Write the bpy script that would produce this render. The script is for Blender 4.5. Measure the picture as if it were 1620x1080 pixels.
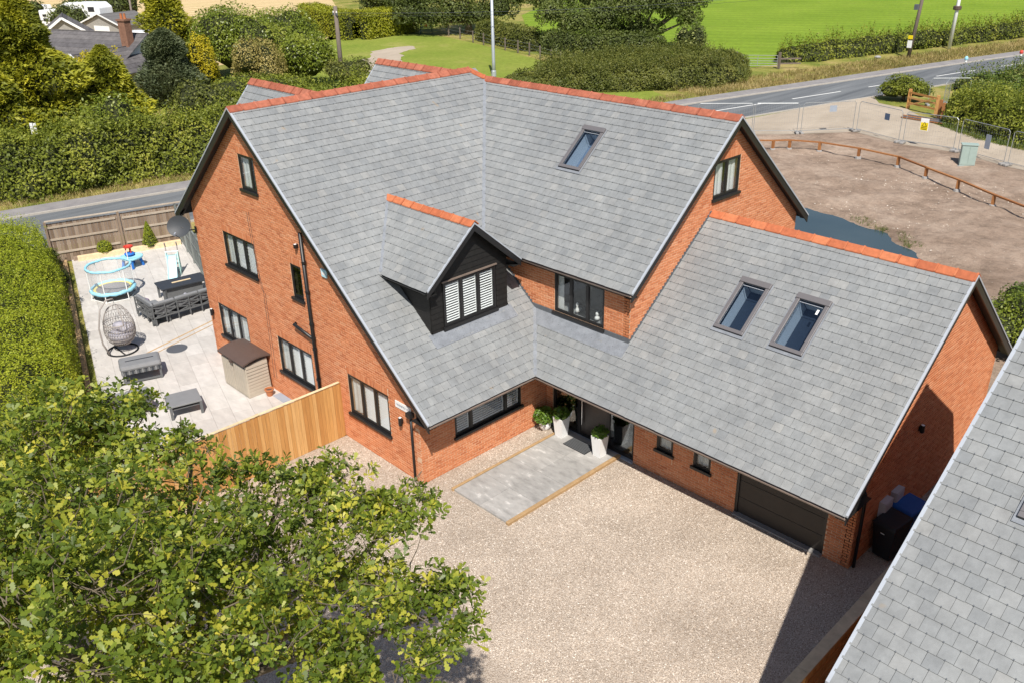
import bpy, bmesh, math, random
import numpy as np
from mathutils import Vector, Matrix
random.seed(7)
RNG = np.random.default_rng(11)
for o in list(bpy.data.objects):
    bpy.data.objects.remove(o)
SC = bpy.context.scene
COL = SC.collection
R = math.radians

# ------------------------------------------------------------------ camera
F_PX, YAW, PITCH, ROLL = 1411.56, R(46.576), R(-25.557), R(-1.271)
CAM = np.array([15.718, -15.745, 13.958])
fw = np.array([-math.sin(YAW) * math.cos(PITCH), math.cos(YAW) * math.cos(PITCH), math.sin(PITCH)])
rt0 = np.array([math.cos(YAW), math.sin(YAW), 0.0])
up0 = np.cross(rt0, fw)
rt = rt0 * math.cos(ROLL) + up0 * math.sin(ROLL)
up = -rt0 * math.sin(ROLL) + up0 * math.cos(ROLL)
cam_d = bpy.data.cameras.new('camera')
cam_d.sensor_width = 36.0
cam_d.lens = 36.0 * F_PX / 1620.0
cam_d.clip_start = 0.1
cam_d.clip_end = 2000
cam = bpy.data.objects.new('camera', cam_d)
COL.objects.link(cam)
m = Matrix(((rt[0], up[0], -fw[0], CAM[0]), (rt[1], up[1], -fw[1], CAM[1]), (rt[2], up[2], -fw[2], CAM[2]), (0, 0, 0, 1)))
cam.matrix_world = m
SC.camera = cam

# ------------------------------------------------------------------ sky and sun
SUN = Vector((-0.74, 0.61, -1.25)).normalized()
EL = math.asin(-SUN.z)
AZ = math.atan2(-SUN.x, -SUN.y)
wd = bpy.data.worlds.new('World')
SC.world = wd
wd.use_nodes = True
nt = wd.node_tree
nt.nodes.clear()
sky = nt.nodes.new('ShaderNodeTexSky')
sky.sky_type = 'NISHITA'
sky.sun_disc = False
sky.sun_elevation = EL
sky.sun_rotation = AZ
sky.air_density = 1.0
sky.dust_density = 1.0
bg = nt.nodes.new('ShaderNodeBackground')
bg.inputs[1].default_value = 0.08
wo = nt.nodes.new('ShaderNodeOutputWorld')
nt.links.new(sky.outputs[0], bg.inputs[0])
nt.links.new(bg.outputs[0], wo.inputs[0])
sl = bpy.data.lights.new('sun', 'SUN')
sl.energy = 5.0
sl.angle = R(0.53)
sl.color = (1.0, 0.945, 0.86)
so = bpy.data.objects.new('sun', sl)
COL.objects.link(so)
so.location = (30, -30, 60)
so.rotation_euler = SUN.to_track_quat('-Z', 'Y').to_euler()
SC.view_settings.view_transform = 'Standard'
SC.view_settings.look = 'None'
SC.view_settings.exposure = 0.33
SC.view_settings.gamma = 1.0
SC.view_settings.use_curve_mapping = False
SC.render.engine = 'CYCLES'
SC.cycles.max_bounces = 6
SC.cycles.transparent_max_bounces = 12

# ------------------------------------------------------------------ helpers
def project(P):
    d = np.asarray(P, float) - CAM
    z = d @ fw
    return 810 + F_PX * (d @ rt) / z, 540 - F_PX * (d @ up) / z

def in_view(P, mrg=0):
    x, y = project(P)
    return -mrg < x < 1620 + mrg and -mrg < y < 1080 + mrg

def tag(o, label=None, cat=None, group=None, kind=None):
    if label: o['label'] = label
    if cat: o['category'] = cat
    if group: o['group'] = group
    if kind: o['kind'] = kind
    return o

ROOT = {}
def thing(name, loc, label, cat, group=None, rz=0.0):
    o = bpy.data.objects.new(name, None)
    o.empty_display_size = 0.2
    COL.objects.link(o)
    o.location = loc
    o.rotation_euler = (0, 0, rz)
    tag(o, label, cat, group)
    return o

def root_of(o):
    while o.parent: o = o.parent
    return o

class MB:
    def __init__(s):
        s.v = []; s.f = []
    def poly(s, pts):
        i = len(s.v)
        s.v += [tuple(p) for p in pts]
        s.f.append(tuple(range(i, i + len(pts))))
        return s
    def hexa(s, p):  # 8 points: bottom ccw 0-3, top 4-7
        i = len(s.v)
        s.v += [tuple(q) for q in p]
        s.f += [(i, i+3, i+2, i+1), (i+4, i+5, i+6, i+7), (i, i+1, i+5, i+4), (i+1, i+2, i+6, i+5), (i+2, i+3, i+7, i+6), (i+3, i, i+4, i+7)]
        return s
    def box(s, x0, x1, y0, y1, z0, z1):
        return s.hexa([(x0, y0, z0), (x1, y0, z0), (x1, y1, z0), (x0, y1, z0), (x0, y0, z1), (x1, y0, z1), (x1, y1, z1), (x0, y1, z1)])
    def obox(s, O, a, b, c):  # oriented box from corner O with edge vectors
        O, a, b, c = map(Vector, (O, a, b, c))
        if a.cross(b).dot(c) < 0: a, b = b, a
        return s.hexa([O, O+a, O+a+b, O+b, O+c, O+a+c, O+a+b+c, O+b+c])
    def beam(s, p, q, w, h, upv=(0, 0, 1)):  # rectangular bar centred on p-q
        p, q = Vector(p), Vector(q)
        d = (q - p).normalized()
        u = Vector(upv)
        sd = d.cross(u)
        if sd.length < 1e-4: sd = d.cross(Vector((1, 0, 0)))
        sd.normalize()
        u = sd.cross(d).normalized()
        return s.obox(p - sd * w / 2 - u * h / 2, q - p, sd * w, u * h)
    def prism(s, pts, vec):  # extrude planar polygon by vec
        pts = [Vector(p) for p in pts]; vec = Vector(vec)
        n = len(pts)
        nrm = Vector((0, 0, 0))
        for k in range(n): nrm += pts[k].cross(pts[(k + 1) % n])
        if nrm.dot(vec) > 0: pts = pts[::-1]
        i = len(s.v)
        s.v += [tuple(p) for p in pts] + [tuple(p + vec) for p in pts]
        s.f.append(tuple(range(i, i + n)))
        s.f.append(tuple(range(i + 2 * n - 1, i + n - 1, -1)))
        for k in range(n):
            j = (k + 1) % n
            s.f.append((i + j, i + k, i + n + k, i + n + j))
        return s
    def tube(s, path, r, n=8, cap=True):
        path = [Vector(p) for p in path]
        rr = r if isinstance(r, (list, tuple)) else [r] * len(path)
        i0 = len(s.v)
        prev = None
        for k, p in enumerate(path):
            d = (path[min(k + 1, len(path) - 1)] - path[max(k - 1, 0)])
            d.normalize()
            if prev is None:
                a = d.orthogonal().normalized()
            else:
                a = (prev - d * prev.dot(d))
                a = a.normalized() if a.length > 1e-6 else d.orthogonal().normalized()
            prev = a
            b = d.cross(a)
            for t in range(n):
                an = 2 * math.pi * t / n
                s.v.append(tuple(p + (a * math.cos(an) + b * math.sin(an)) * rr[k]))
        for k in range(len(path) - 1):
            for t in range(n):
                u = (t + 1) % n
                A = i0 + k * n
                s.f.append((A + t, A + u, A + n + u, A + n + t))
        if cap:
            s.f.append(tuple(range(i0 + n - 1, i0 - 1, -1)))
            e = i0 + (len(path) - 1) * n
            s.f.append(tuple(range(e, e + n)))
        return s
    def lathe(s, prof, c=(0, 0, 0), n=20, axis=None, sq=None, cap=True):
        i0 = len(s.v)
        for (r, z) in prof:
            for t in range(n):
                an = 2 * math.pi * t / n
                x, y = math.cos(an), math.sin(an)
                if sq:
                    k = (abs(x) ** sq + abs(y) ** sq) ** (-1 / sq); x *= k; y *= k
                s.v.append((c[0] + r * x, c[1] + r * y, c[2] + z))
        for k in range(len(prof) - 1):
            for t in range(n):
                u = (t + 1) % n
                A = i0 + k * n
                s.f.append((A + t, A + u, A + n + u, A + n + t))
        if cap:
            s.f.append(tuple(range(i0 + n - 1, i0 - 1, -1)))
            e = i0 + (len(prof) - 1) * n
            s.f.append(tuple(range(e, e + n)))
        return s
    def xf(s, mat):
        s.v = [tuple(mat @ Vector(p)) for p in s.v]
        return s
    def build(s, name, mat, parent=None, local=False, smooth=False, bevel=0, label=None, kind=None):
        me = bpy.data.meshes.new(name)
        v = s.v
        loc = Vector((0, 0, 0))
        if parent is not None and not local:
            L = root_of(parent).location
            v = [(p[0] - L.x, p[1] - L.y, p[2] - L.z) for p in v]
        elif parent is None and not local and v:
            a = np.array(v)
            loc = Vector(((a[:, 0].min() + a[:, 0].max()) / 2, (a[:, 1].min() + a[:, 1].max()) / 2, a[:, 2].min()))
            v = [(p[0] - loc.x, p[1] - loc.y, p[2] - loc.z) for p in v]
        me.from_pydata(v, [], s.f)
        me.materials.append(mat)
        if smooth:
            me.shade_smooth()
        me.update()
        o = bpy.data.objects.new(name, me)
        COL.objects.link(o)
        o.location = loc
        if parent is not None: o.parent = parent
        if bevel:
            b = o.modifiers.new('bevel', 'BEVEL'); b.width = bevel; b.segments = 2; b.limit_method = 'ANGLE'
        if label: o['label'] = label
        if kind: o['kind'] = kind
        return o

def copy_tree(o, parent=None):
    c = o.copy()
    COL.objects.link(c)
    c.parent = parent
    for ch in list(o.children): copy_tree(ch, c)
    return c

# ------------------------------------------------------------------ materials
MATS = {}
class NM:
    """tiny node helper"""
    def __init__(s, name, rough=0.6, spec=0.4, metal=0.0):
        s.m = bpy.data.materials.new(name); s.m.use_nodes = True
        s.t = s.m.node_tree; s.b = s.t.nodes['Principled BSDF']
        s.b.inputs['Roughness'].default_value = rough
        s.b.inputs['Specular IOR Level'].default_value = spec
        s.b.inputs['Metallic'].default_value = metal
        s.geo = None
    def n(s, ty, **kw):
        x = s.t.nodes.new(ty)
        for k, v in kw.items(): setattr(x, k, v)
        return x
    def l(s, a, b): s.t.links.new(a, b)
    def pos(s, scale=(1, 1, 1), rot=(0, 0, 0)):
        if s.geo is None: s.geo = s.n('ShaderNodeNewGeometry')
        mp = s.n('ShaderNodeMapping')
        mp.inputs['Scale'].default_value = scale
        mp.inputs['Rotation'].default_value = rot
        s.l(s.geo.outputs['Position'], mp.inputs['Vector'])
        return mp.outputs[0]
    def noise(s, scale, detail=3, rough=0.55, vec=None):
        x = s.n('ShaderNodeTexNoise')
        x.inputs['Scale'].default_value = scale; x.inputs['Detail'].default_value = detail; x.inputs['Roughness'].default_value = rough
        s.l(vec if vec is not None else s.pos(), x.inputs['Vector'])
        return x.outputs[0]
    def voro(s, scale, vec=None, feature='F1'):
        x = s.n('ShaderNodeTexVoronoi'); x.feature = feature
        x.inputs['Scale'].default_value = scale
        s.l(vec if vec is not None else s.pos(), x.inputs['Vector'])
        return x
    def ramp(s, fac, stops, mode='LINEAR'):
        x = s.n('ShaderNodeValToRGB'); x.color_ramp.interpolation = mode
        e = x.color_ramp.elements
        while len(e) < len(stops): e.new(0.5)
        for k, (p, c) in enumerate(stops):
            e[k].position = p; e[k].color = (*c, 1) if len(c) == 3 else c
        s.l(fac, x.inputs[0])
        return x.outputs[0]
    def mix(s, fac, a, b, mode='MIX'):
        x = s.n('ShaderNodeMix'); x.data_type = 'RGBA'; x.blend_type = mode
        for sock, v in ((x.inputs[0], fac), (x.inputs[6], a), (x.inputs[7], b)):
            if isinstance(v, (int, float)): sock.default_value = v
            elif isinstance(v, tuple): sock.default_value = (*v, 1) if len(v) == 3 else v
            else: s.l(v, sock)
        return x.outputs[2]
    def math(s, op, a, b=None):
        x = s.n('ShaderNodeMath'); x.operation = op
        for k, v in enumerate((a, b)):
            if v is None: continue
            if isinstance(v, (int, float)): x.inputs[k].default_value = v
            else: s.l(v, x.inputs[k])
        return x.outputs[0]
    def rnd(s):
        """random per loose piece and per object"""
        if s.geo is None: s.geo = s.n('ShaderNodeNewGeometry')
        oi = s.n('ShaderNodeObjectInfo')
        return s.math('FRACT', s.math('ADD', s.geo.outputs['Random Per Island'], s.math('MULTIPLY', oi.outputs['Random'], 7.31)))
    def col(s, c):
        if isinstance(c, tuple): s.b.inputs['Base Color'].default_value = (*c, 1)
        else: s.l(c, s.b.inputs['Base Color'])
        return s
    def bump(s, h, strength=0.3, dist=0.01):
        x = s.n('ShaderNodeBump')
        x.inputs['Strength'].default_value = strength; x.inputs['Distance'].default_value = dist
        s.l(h, x.inputs['Height']); s.l(x.outputs[0], s.b.inputs['Normal'])
        return s

def simple(name, c, rough=0.6, spec=0.4, metal=0.0, var=0.12, sc=3.0, fine=60.0, bump=0.0):
    k = NM(name, rough, spec, metal)
    a = tuple(max(0, x * (1 - var)) for x in c); b = tuple(min(1, x * (1 + var)) for x in c)
    n = k.mix(0.4, k.ramp(k.noise(sc), [(0.3, a), (0.7, b)]), k.ramp(k.noise(fine, 2), [(0.3, a), (0.7, b)]))
    k.col(n)
    if bump: k.bump(k.noise(fine, 3), bump, 0.004)
    MATS[name] = k.m
    return k.m

def pieces(name, stops, rough=0.6, spec=0.4, var=0.18, sc=12.0, bump=0.15, bsc=90.0, vec_scale=(1, 1, 1), mode='LINEAR', bdist=0.004):
    k = NM(name, rough, spec)
    base = k.ramp(k.rnd(), stops, mode)
    nz = k.ramp(k.noise(sc, 4, 0.6, k.pos(vec_scale)), [(0.25, (1 - var,) * 3), (0.75, (1 + var,) * 3)])
    k.col(k.mix(1.0, base, nz, 'MULTIPLY'))
    if bump: k.bump(k.noise(bsc, 3, 0.6, k.pos(vec_scale)), bump, bdist)
    MATS[name] = k.m
    return k.m

# brick, mortar, slate, ridge
pieces('brick', [(0.0, (0.44, 0.150, 0.068)), (0.15, (0.505, 0.183, 0.083)), (0.55, (0.55, 0.21, 0.098)), (0.9, (0.59, 0.237, 0.114)), (1.0, (0.59, 0.27, 0.145))], 0.85, 0.2, 0.10, 14, 0.35, 120)
simple('mortar', (0.64, 0.43, 0.29), 0.95, 0.1, 0, 0.2, .8, 60, 0.3)
k = NM('slate', 0.5, 0.42)
base = k.ramp(k.rnd(), [(0.0, (0.216, 0.227, 0.236)), (0.15, (0.233, 0.243, 0.250)), (0.6, (0.246, 0.255, 0.260)), (0.93, (0.260, 0.267, 0.270)), (1.0, (0.282, 0.285, 0.282))])
nz = k.ramp(k.noise(7, 5, 0.65), [(0.25, (0.88,) * 3), (0.75, (1.12,) * 3)])
c = k.mix(1.0, base, nz, 'MULTIPLY')
big = k.ramp(k.noise(0.45, 4, 0.6), [(0.35, (0.9, 0.9, 0.9)), (0.65, (1.06, 1.06, 1.05))])
c = k.mix(1.0, c, big, 'MULTIPLY')
strk = k.ramp(k.noise(1.0, 4, 0.6, k.pos((3.2, 3.2, .45))), [(0.3, (0.88,) * 3), (0.7, (1.07,) * 3)])
c = k.mix(1.0, c, strk, 'MULTIPLY')
st = k.ramp(k.noise(1.7, 2, 0.5), [(0.735, (0, 0, 0)), (0.775, (1, 1, 1))])
c = k.mix(k.math('MULTIPLY', st, 0.4), c, (0.33, 0.23, 0.12))
k.col(c); k.bump(k.noise(26, 5, 0.65), 0.35, 0.006); MATS['slate'] = k.m
pieces('ridge_tile', [(0.0, (0.37, 0.108, 0.050)), (0.5, (0.44, 0.138, 0.062)), (1.0, (0.50, 0.175, 0.082))], 0.75, 0.25, 0.2, 9, 0.2, 60)
pieces('ridge_tile_aged', [(0.0, (0.26, 0.08, 0.048)), (0.5, (0.325, 0.102, 0.06)), (1.0, (0.38, 0.135, 0.085))], 0.8, 0.25, 0.28, 7, 0.25, 60)
simple('lead', (0.20, 0.215, 0.24), 0.5, 0.5, 0.0, 0.25, 5, 40, 0.2)
simple('lead_dark', (0.10, 0.11, 0.125), 0.55, 0.5, 0.0, 0.2, 5, 40, 0.2)
simple('verge_trim', (0.40, 0.43, 0.48), 0.4, 0.5, 0.1, 0.06)
simple('black_paint', (0.012, 0.012, 0.013), 0.42, 0.45, 0, 0.25, 4, 50, 0.1)
simple('black_board', (0.013, 0.0125, 0.012), 0.6, 0.35, 0, 0.3, 8, 40, 0.25)
simple('gutter', (0.20, 0.155, 0.13), 0.35, 0.5, 0, 0.2)  # gutter taken as black; reflected brick and caught sunlight put into the brown
simple('underlay', (0.03, 0.03, 0.032), 0.9, 0.1)
simple('frame_black', (0.014, 0.014, 0.015), 0.4, 0.5, 0, 0.1)
simple('velux_grey', (0.16, 0.15, 0.155), 0.42, 0.5, 0.2, 0.06)
simple('white_plastic', (0.78, 0.78, 0.77), 0.4, 0.4, 0, 0.03)
simple('blind_white', (0.86, 0.86, 0.86), 0.6, 0.3, 0, 0.03)
simple('curtain', (0.62, 0.63, 0.62), 0.9, 0.1, 0, 0.08, 6)
simple('room', (0.07, 0.068, 0.065), 0.9, 0.1)  # unlit interiors: their shade is put into this dark colour
simple('chrome', (0.6, 0.6, 0.62), 0.2, 0.5, 1.0, 0.02)
simple('galv', (0.42, 0.44, 0.45), 0.45, 0.5, 0.6, 0.1)
simple('steel_pole', (0.42, 0.45, 0.50), 0.5, 0.5, 0.3, 0.06)
def glass(name, tint, refl=0.12, tf=1.0):
    k = NM(name)
    t = k.t; out = t.nodes['Material Output']
    tr = k.n('ShaderNodeBsdfTransparent'); tr.inputs[0].default_value = (*tint, 1)
    gl = k.n('ShaderNodeBsdfGlossy'); gl.inputs['Roughness'].default_value = 0.02; gl.inputs[0].default_value = (0.9, 0.95, 1, 1)
    fr = k.n('ShaderNodeLayerWeight'); fr.inputs[0].default_value = 0.5
    mx = k.n('ShaderNodeMixShader')
    f = k.math('MINIMUM', k.math('ADD', k.math('MULTIPLY', k.math('POWER', fr.outputs['Facing'], 4.0), 0.7), refl), 1.0)
    k.l(f, mx.inputs[0]); k.l(tr.outputs[0], mx.inputs[1]); k.l(gl.outputs[0], mx.inputs[2]); k.l(mx.outputs[0], out.inputs[0])
    MATS[name] = k.m
glass('glass', (0.95, 0.965, 0.965), 0.05)
glass('glass_dark', (0.55, 0.60, 0.62), 0.16)
glass('velux_glass', (0.72, 0.78, 0.84), 0.07)
# wood
def wood(name, stops, sc=(30, 30, 1.6), rough=0.75, var=0.22):
    k = NM(name, rough, 0.25)
    base = k.ramp(k.rnd(), stops)
    g = k.ramp(k.noise(1.0, 5, 0.65, k.pos(sc)), [(0.25, (1 - var,) * 3), (0.75, (1 + var,) * 3)])
    k.col(k.mix(1.0, base, g, 'MULTIPLY')); k.bump(k.noise(1.0, 5, 0.65, k.pos(sc)), 0.3, 0.004)
    MATS[name] = k.m
wood('fence_new', [(0.0, (0.44, 0.21, 0.065)), (0.5, (0.53, 0.28, 0.095)), (1.0, (0.60, 0.35, 0.14))])
wood('fence_old', [(0.0, (0.17, 0.12, 0.085)), (0.5, (0.225, 0.165, 0.12)), (1.0, (0.29, 0.225, 0.17))])
wood('fence_old_rail', [(0.0, (0.32, 0.26, 0.20)), (1.0, (0.42, 0.36, 0.29))], (3, 3, 3))
wood('sleeper', [(0.0, (0.36, 0.235, 0.12)), (1.0, (0.46, 0.31, 0.165))], (6, 6, 6))
wood('sleeper_pale', [(0.0, (0.60, 0.47, 0.29)), (1.0, (0.68, 0.54, 0.34))], (6, 6, 6))
wood('gravel_board', [(0.0, (0.50, 0.41, 0.26)), (1.0, (0.56, 0.46, 0.30))], (4, 4, 4))
wood('rail_wood', [(0.0, (0.25, 0.10, 0.035)), (1.0, (0.36, 0.16, 0.06))], (8, 8, 8))
wood('pole_wood', [(0.0, (0.15, 0.12, 0.10)), (1.0, (0.2, 0.165, 0.14))], (20, 20, 1.2), 0.85, 0.35)
wood('grey_wood', [(0.0, (0.15, 0.165, 0.16)), (1.0, (0.22, 0.235, 0.225))])
wood('bark', [(0.0, (0.12, 0.095, 0.07)), (1.0, (0.17, 0.14, 0.10))], (14, 14, 3), 0.9, 0.4)
# plastics, cloth
for nm, c in dict(grey_frame=(0.115, 0.12, 0.125), grey_cushion=(0.20, 0.205, 0.215), dark_top=(0.035, 0.04, 0.05), sky_blue=(0.30, 0.62, 0.78),
                  pale_blue=(0.45, 0.70, 0.80), mat_grey=(0.20, 0.19, 0.20), yellow_pad=(0.72, 0.62, 0.20), red=(0.55, 0.05, 0.03), blue=(0.02, 0.16, 0.55),
                  mint=(0.48, 0.72, 0.69), rope=(0.33, 0.30, 0.28), lilac=(0.36, 0.35, 0.40), purple=(0.17, 0.13, 0.2), box_beige=(0.44, 0.39, 0.32),
                  box_brown=(0.095, 0.065, 0.055), terracotta=(0.42, 0.15, 0.06), bin_black=(0.012, 0.013, 0.016), bin_blue=(0.012, 0.09, 0.33), meter_white=(0.5, 0.5, 0.52),
                  dish_grey=(0.045, 0.05, 0.058), cabinet_green=(0.30, 0.38, 0.35), sign_yellow=(0.80, 0.62, 0.01), sign_white=(0.8, 0.8, 0.8), sign_blue=(0.08, 0.12, 0.2),
                  ink=(0.01, 0.01, 0.012), navy=(0.02, 0.05, 0.14), shade_blind=(0.035, 0.045, 0.062), concrete_block=(0.3, 0.29, 0.28), plate_grey=(0.3, 0.34, 0.4), green_tank=(0.01, 0.035, 0.03), manhole=(0.09, 0.095, 0.11), sign_red=(0.6, 0.06, 0.04)).items():
    simple(nm, c, 0.55, 0.4, 0, 0.08, 5, 60, 0.05)
# ------------------------------------------------------------------ ground materials
k = NM('verge_grass', 0.95, 0.1)
c = k.ramp(k.noise(0.22, 5, 0.65), [(0.35, (0.13, 0.17, 0.03)), (0.5, (0.25, 0.24, 0.06)), (0.65, (0.40, 0.31, 0.13))])
c = k.mix(1.0, c, k.ramp(k.noise(6, 4, 0.7), [(0.25, (0.7,) * 3), (0.75, (1.25,) * 3)]), 'MULTIPLY')
k.col(c); k.bump(k.noise(9, 4, 0.7), 0.8, 0.08); MATS['verge_grass'] = k.m
k = NM('straw', 0.95, 0.1)
wv = k.n('ShaderNodeTexWave'); wv.bands_direction = 'Y'
wv.inputs['Scale'].default_value = 0.16; wv.inputs['Distortion'].default_value = 5.0; wv.inputs['Detail'].default_value = 3; wv.inputs['Detail Scale'].default_value = 0.6
k.l(k.pos((0.35, 1, 1), (0, 0, R(-35))), wv.inputs['Vector'])
c = k.ramp(wv.outputs['Fac'], [(0.1, (0.50, 0.37, 0.19)), (0.6, (0.62, 0.48, 0.27))])
c = k.mix(1.0, c, k.ramp(k.noise(0.8, 6, 0.75, k.pos((1, 5, 1), (0, 0, R(-35)))), [(0.25, (0.72,) * 3), (0.75, (1.2,) * 3)]), 'MULTIPLY')
c = k.mix(k.ramp(k.noise(0.05, 3), [(0.5, (0, 0, 0)), (0.7, (0.35,) * 3)]), c, (0.40, 0.36, 0.13))
k.col(c); k.bump(k.noise(3, 4, 0.7), 0.6, 0.1); MATS['straw'] = k.m
k = NM('meadow', 0.9, 0.15)
c = k.ramp(k.noise(0.09, 5, 0.6), [(0.3, (0.15, 0.235, 0.018)), (0.7, (0.205, 0.295, 0.028))])
c = k.mix(1.0, c, k.ramp(k.noise(2.5, 6, 0.75, k.pos((1, 0.45, 1))), [(0.2, (0.62,) * 3), (0.5, (1.0,) * 3), (0.8, (1.3,) * 3)]), 'MULTIPLY')
wm = k.n('ShaderNodeTexWave'); wm.inputs['Scale'].default_value = .11; wm.inputs['Distortion'].default_value = 2.5; wm.inputs['Detail'].default_value = 3
k.l(k.pos((1, 1, 1), (0, 0, R(62))), wm.inputs['Vector'])
c = k.mix(1.0, c, k.ramp(wm.outputs['Fac'], [(0, (.90, .92, .9)), (1, (1.06, 1.05, 1.06))]), 'MULTIPLY')
c = k.mix(k.ramp(k.noise(.35, 5, .7), [(.58, (0, 0, 0)), (.72, (.45,) * 3)]), c, (.26, .28, .06))
k.col(c); k.bump(k.noise(4, 5, 0.75), 0.8, 0.12); MATS['meadow'] = k.m
k = NM('lawn', 0.9, 0.15)
c = k.ramp(k.noise(0.16, 5, 0.6), [(0.3, (0.165, 0.225, 0.03)), (0.55, (0.22, 0.26, 0.045)), (0.75, (0.34, 0.31, 0.10))])
c = k.mix(1.0, c, k.ramp(k.noise(3, 5, 0.75, k.pos((1, 0.5, 1))), [(0.2, (0.66,) * 3), (0.8, (1.28,) * 3)]), 'MULTIPLY')
k.col(c); k.bump(k.noise(5, 5, 0.75), 0.7, 0.08); MATS['lawn'] = k.m
k = NM('earth', 0.95, 0.08)
c = k.ramp(k.noise(0.35, 6, 0.65), [(0.3, (0.215, 0.155, 0.115)), (0.5, (0.33, 0.247, 0.19)), (0.7, (0.43, 0.335, 0.265))])
c = k.mix(1.0, c, k.ramp(k.noise(2.2, 8, 0.85), [(0.28, (0.5,) * 3), (0.5, (1.0,) * 3), (0.75, (1.35,) * 3)]), 'MULTIPLY')
sp = k.ramp(k.voro(3.0).outputs['Distance'], [(0.05, (1,) * 3), (0.13, (0,) * 3)])
c = k.mix(k.math('MULTIPLY', sp, 0.55), c, (0.58, 0.52, 0.44))
k.col(c); k.bump(k.noise(4, 6, 0.8), 1.0, 0.12); MATS['earth'] = k.m
k = NM('track', 0.95, 0.1)
c = k.ramp(k.noise(0.5, 6, 0.7, k.pos((1, 0.4, 1), (0, 0, R(50)))), [(0.3, (0.34, 0.285, 0.225)), (0.7, (0.45, 0.385, 0.31))])
k.col(c); k.bump(k.noise(6, 5, 0.75), 0.6, 0.05); MATS['track'] = k.m
k = NM('asphalt', 0.9, 0.2)
c = k.ramp(k.noise(0.5, 5, 0.65, k.pos((2.2, 0.12, 1), (0, 0, R(12)))), [(0.3, (0.092, 0.10, 0.11)), (0.7, (0.185, 0.195, 0.205))])
c = k.mix(1.0, c, k.ramp(k.noise(14, 4, 0.8), [(0.2, (0.8,) * 3), (0.8, (1.2,) * 3)]), 'MULTIPLY')
k.col(c); k.bump(k.noise(30, 3, 0.8), 0.3, 0.01); MATS['asphalt'] = k.m
k = NM('footpath', 0.92, 0.15)
c = k.ramp(k.noise(0.9, 5, 0.7), [(0.3, (0.20, 0.19, 0.195)), (0.7, (0.29, 0.275, 0.27))])
k.col(c); k.bump(k.noise(30, 3, 0.8), 0.3, 0.01); MATS['footpath'] = k.m
simple('kerb', (0.40, 0.37, 0.33), 0.9, 0.1, 0, 0.15)
simple('road_paint', (0.70, 0.70, 0.68), 0.8, 0.2, 0, 0.15, 3, 30)
k = NM('gravel_bed', 0.95, 0.1)
v = k.voro(62)
c = k.ramp(v.outputs['Color'], [(0.12, (0.27, 0.208, 0.158)), (0.35, (0.44, 0.36, 0.288)), (0.55, (0.515, 0.43, 0.35)), (0.75, (0.585, 0.50, 0.415)), (0.95, (0.69, 0.62, 0.545))])
c = k.mix(1.0, c, k.ramp(k.noise(0.42, 5, 0.62), [(0.3, (0.78, 0.77, 0.76)), (0.7, (1.10,) * 3)]), 'MULTIPLY')
k.col(c); k.bump(v.outputs['Distance'], 0.9, -0.02); MATS['gravel_bed'] = k.m
pieces('gravel_stone', [(0.0, (0.24, 0.178, 0.13)), (0.18, (0.41, 0.33, 0.26)), (0.5, (0.525, 0.44, 0.358)), (0.82, (0.61, 0.53, 0.445)), (1.0, (0.78, 0.72, 0.65))], 0.85, 0.2, 0.14, .42, 0)
k = NM('water', 0.04, 0.5)
c = k.ramp(k.noise(0.3, 3), [(0.3, (0.035, 0.055, 0.062)), (0.7, (0.05, 0.072, 0.078))])
k.col(c); k.bump(k.noise(4, 3), 0.06, 0.02); MATS['water'] = k.m
k = NM('patio_slab', 0.55, 0.35)
c = k.ramp(k.rnd(), [(0, (0.475, 0.45, 0.425)), (0.5, (0.52, 0.495, 0.47)), (1, (0.565, 0.54, 0.515))])
c = k.mix(1.0, c, k.ramp(k.noise(1.8, 5, 0.65, k.pos((1, 2.4, 1), (0, 0, R(30)))), [(0.25, (0.84,) * 3), (0.75, (1.12,) * 3)]), 'MULTIPLY')
k.col(c); MATS['patio_slab'] = k.m
k = NM('path_slab', 0.5, 0.4)
c = k.ramp(k.rnd(), [(0, (0.325, 0.315, 0.302)), (1, (0.385, 0.372, 0.355))])
c = k.mix(1.0, c, k.ramp(k.noise(2.2, 6, 0.7, k.pos((1, 2.2, 1), (0, 0, R(35)))), [(0.32, (0.72,) * 3), (0.5, (1.0,) * 3), (0.58, (1.05,) * 3), (0.66, (1.55,) * 3), (0.74, (1.15,) * 3)]), 'MULTIPLY')
k.col(c); MATS['path_slab'] = k.m
simple('grout', (0.36, 0.32, 0.28), 0.95, 0.1)

def sheet(name, pts, z, mat):
    o = MB().poly([(x, y, z) for x, y in pts]).build(name, MATS[mat])
    if o.data.polygons[0].normal.z < 0: o.data.flip_normals()
    return tag(o, kind='structure')

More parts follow.
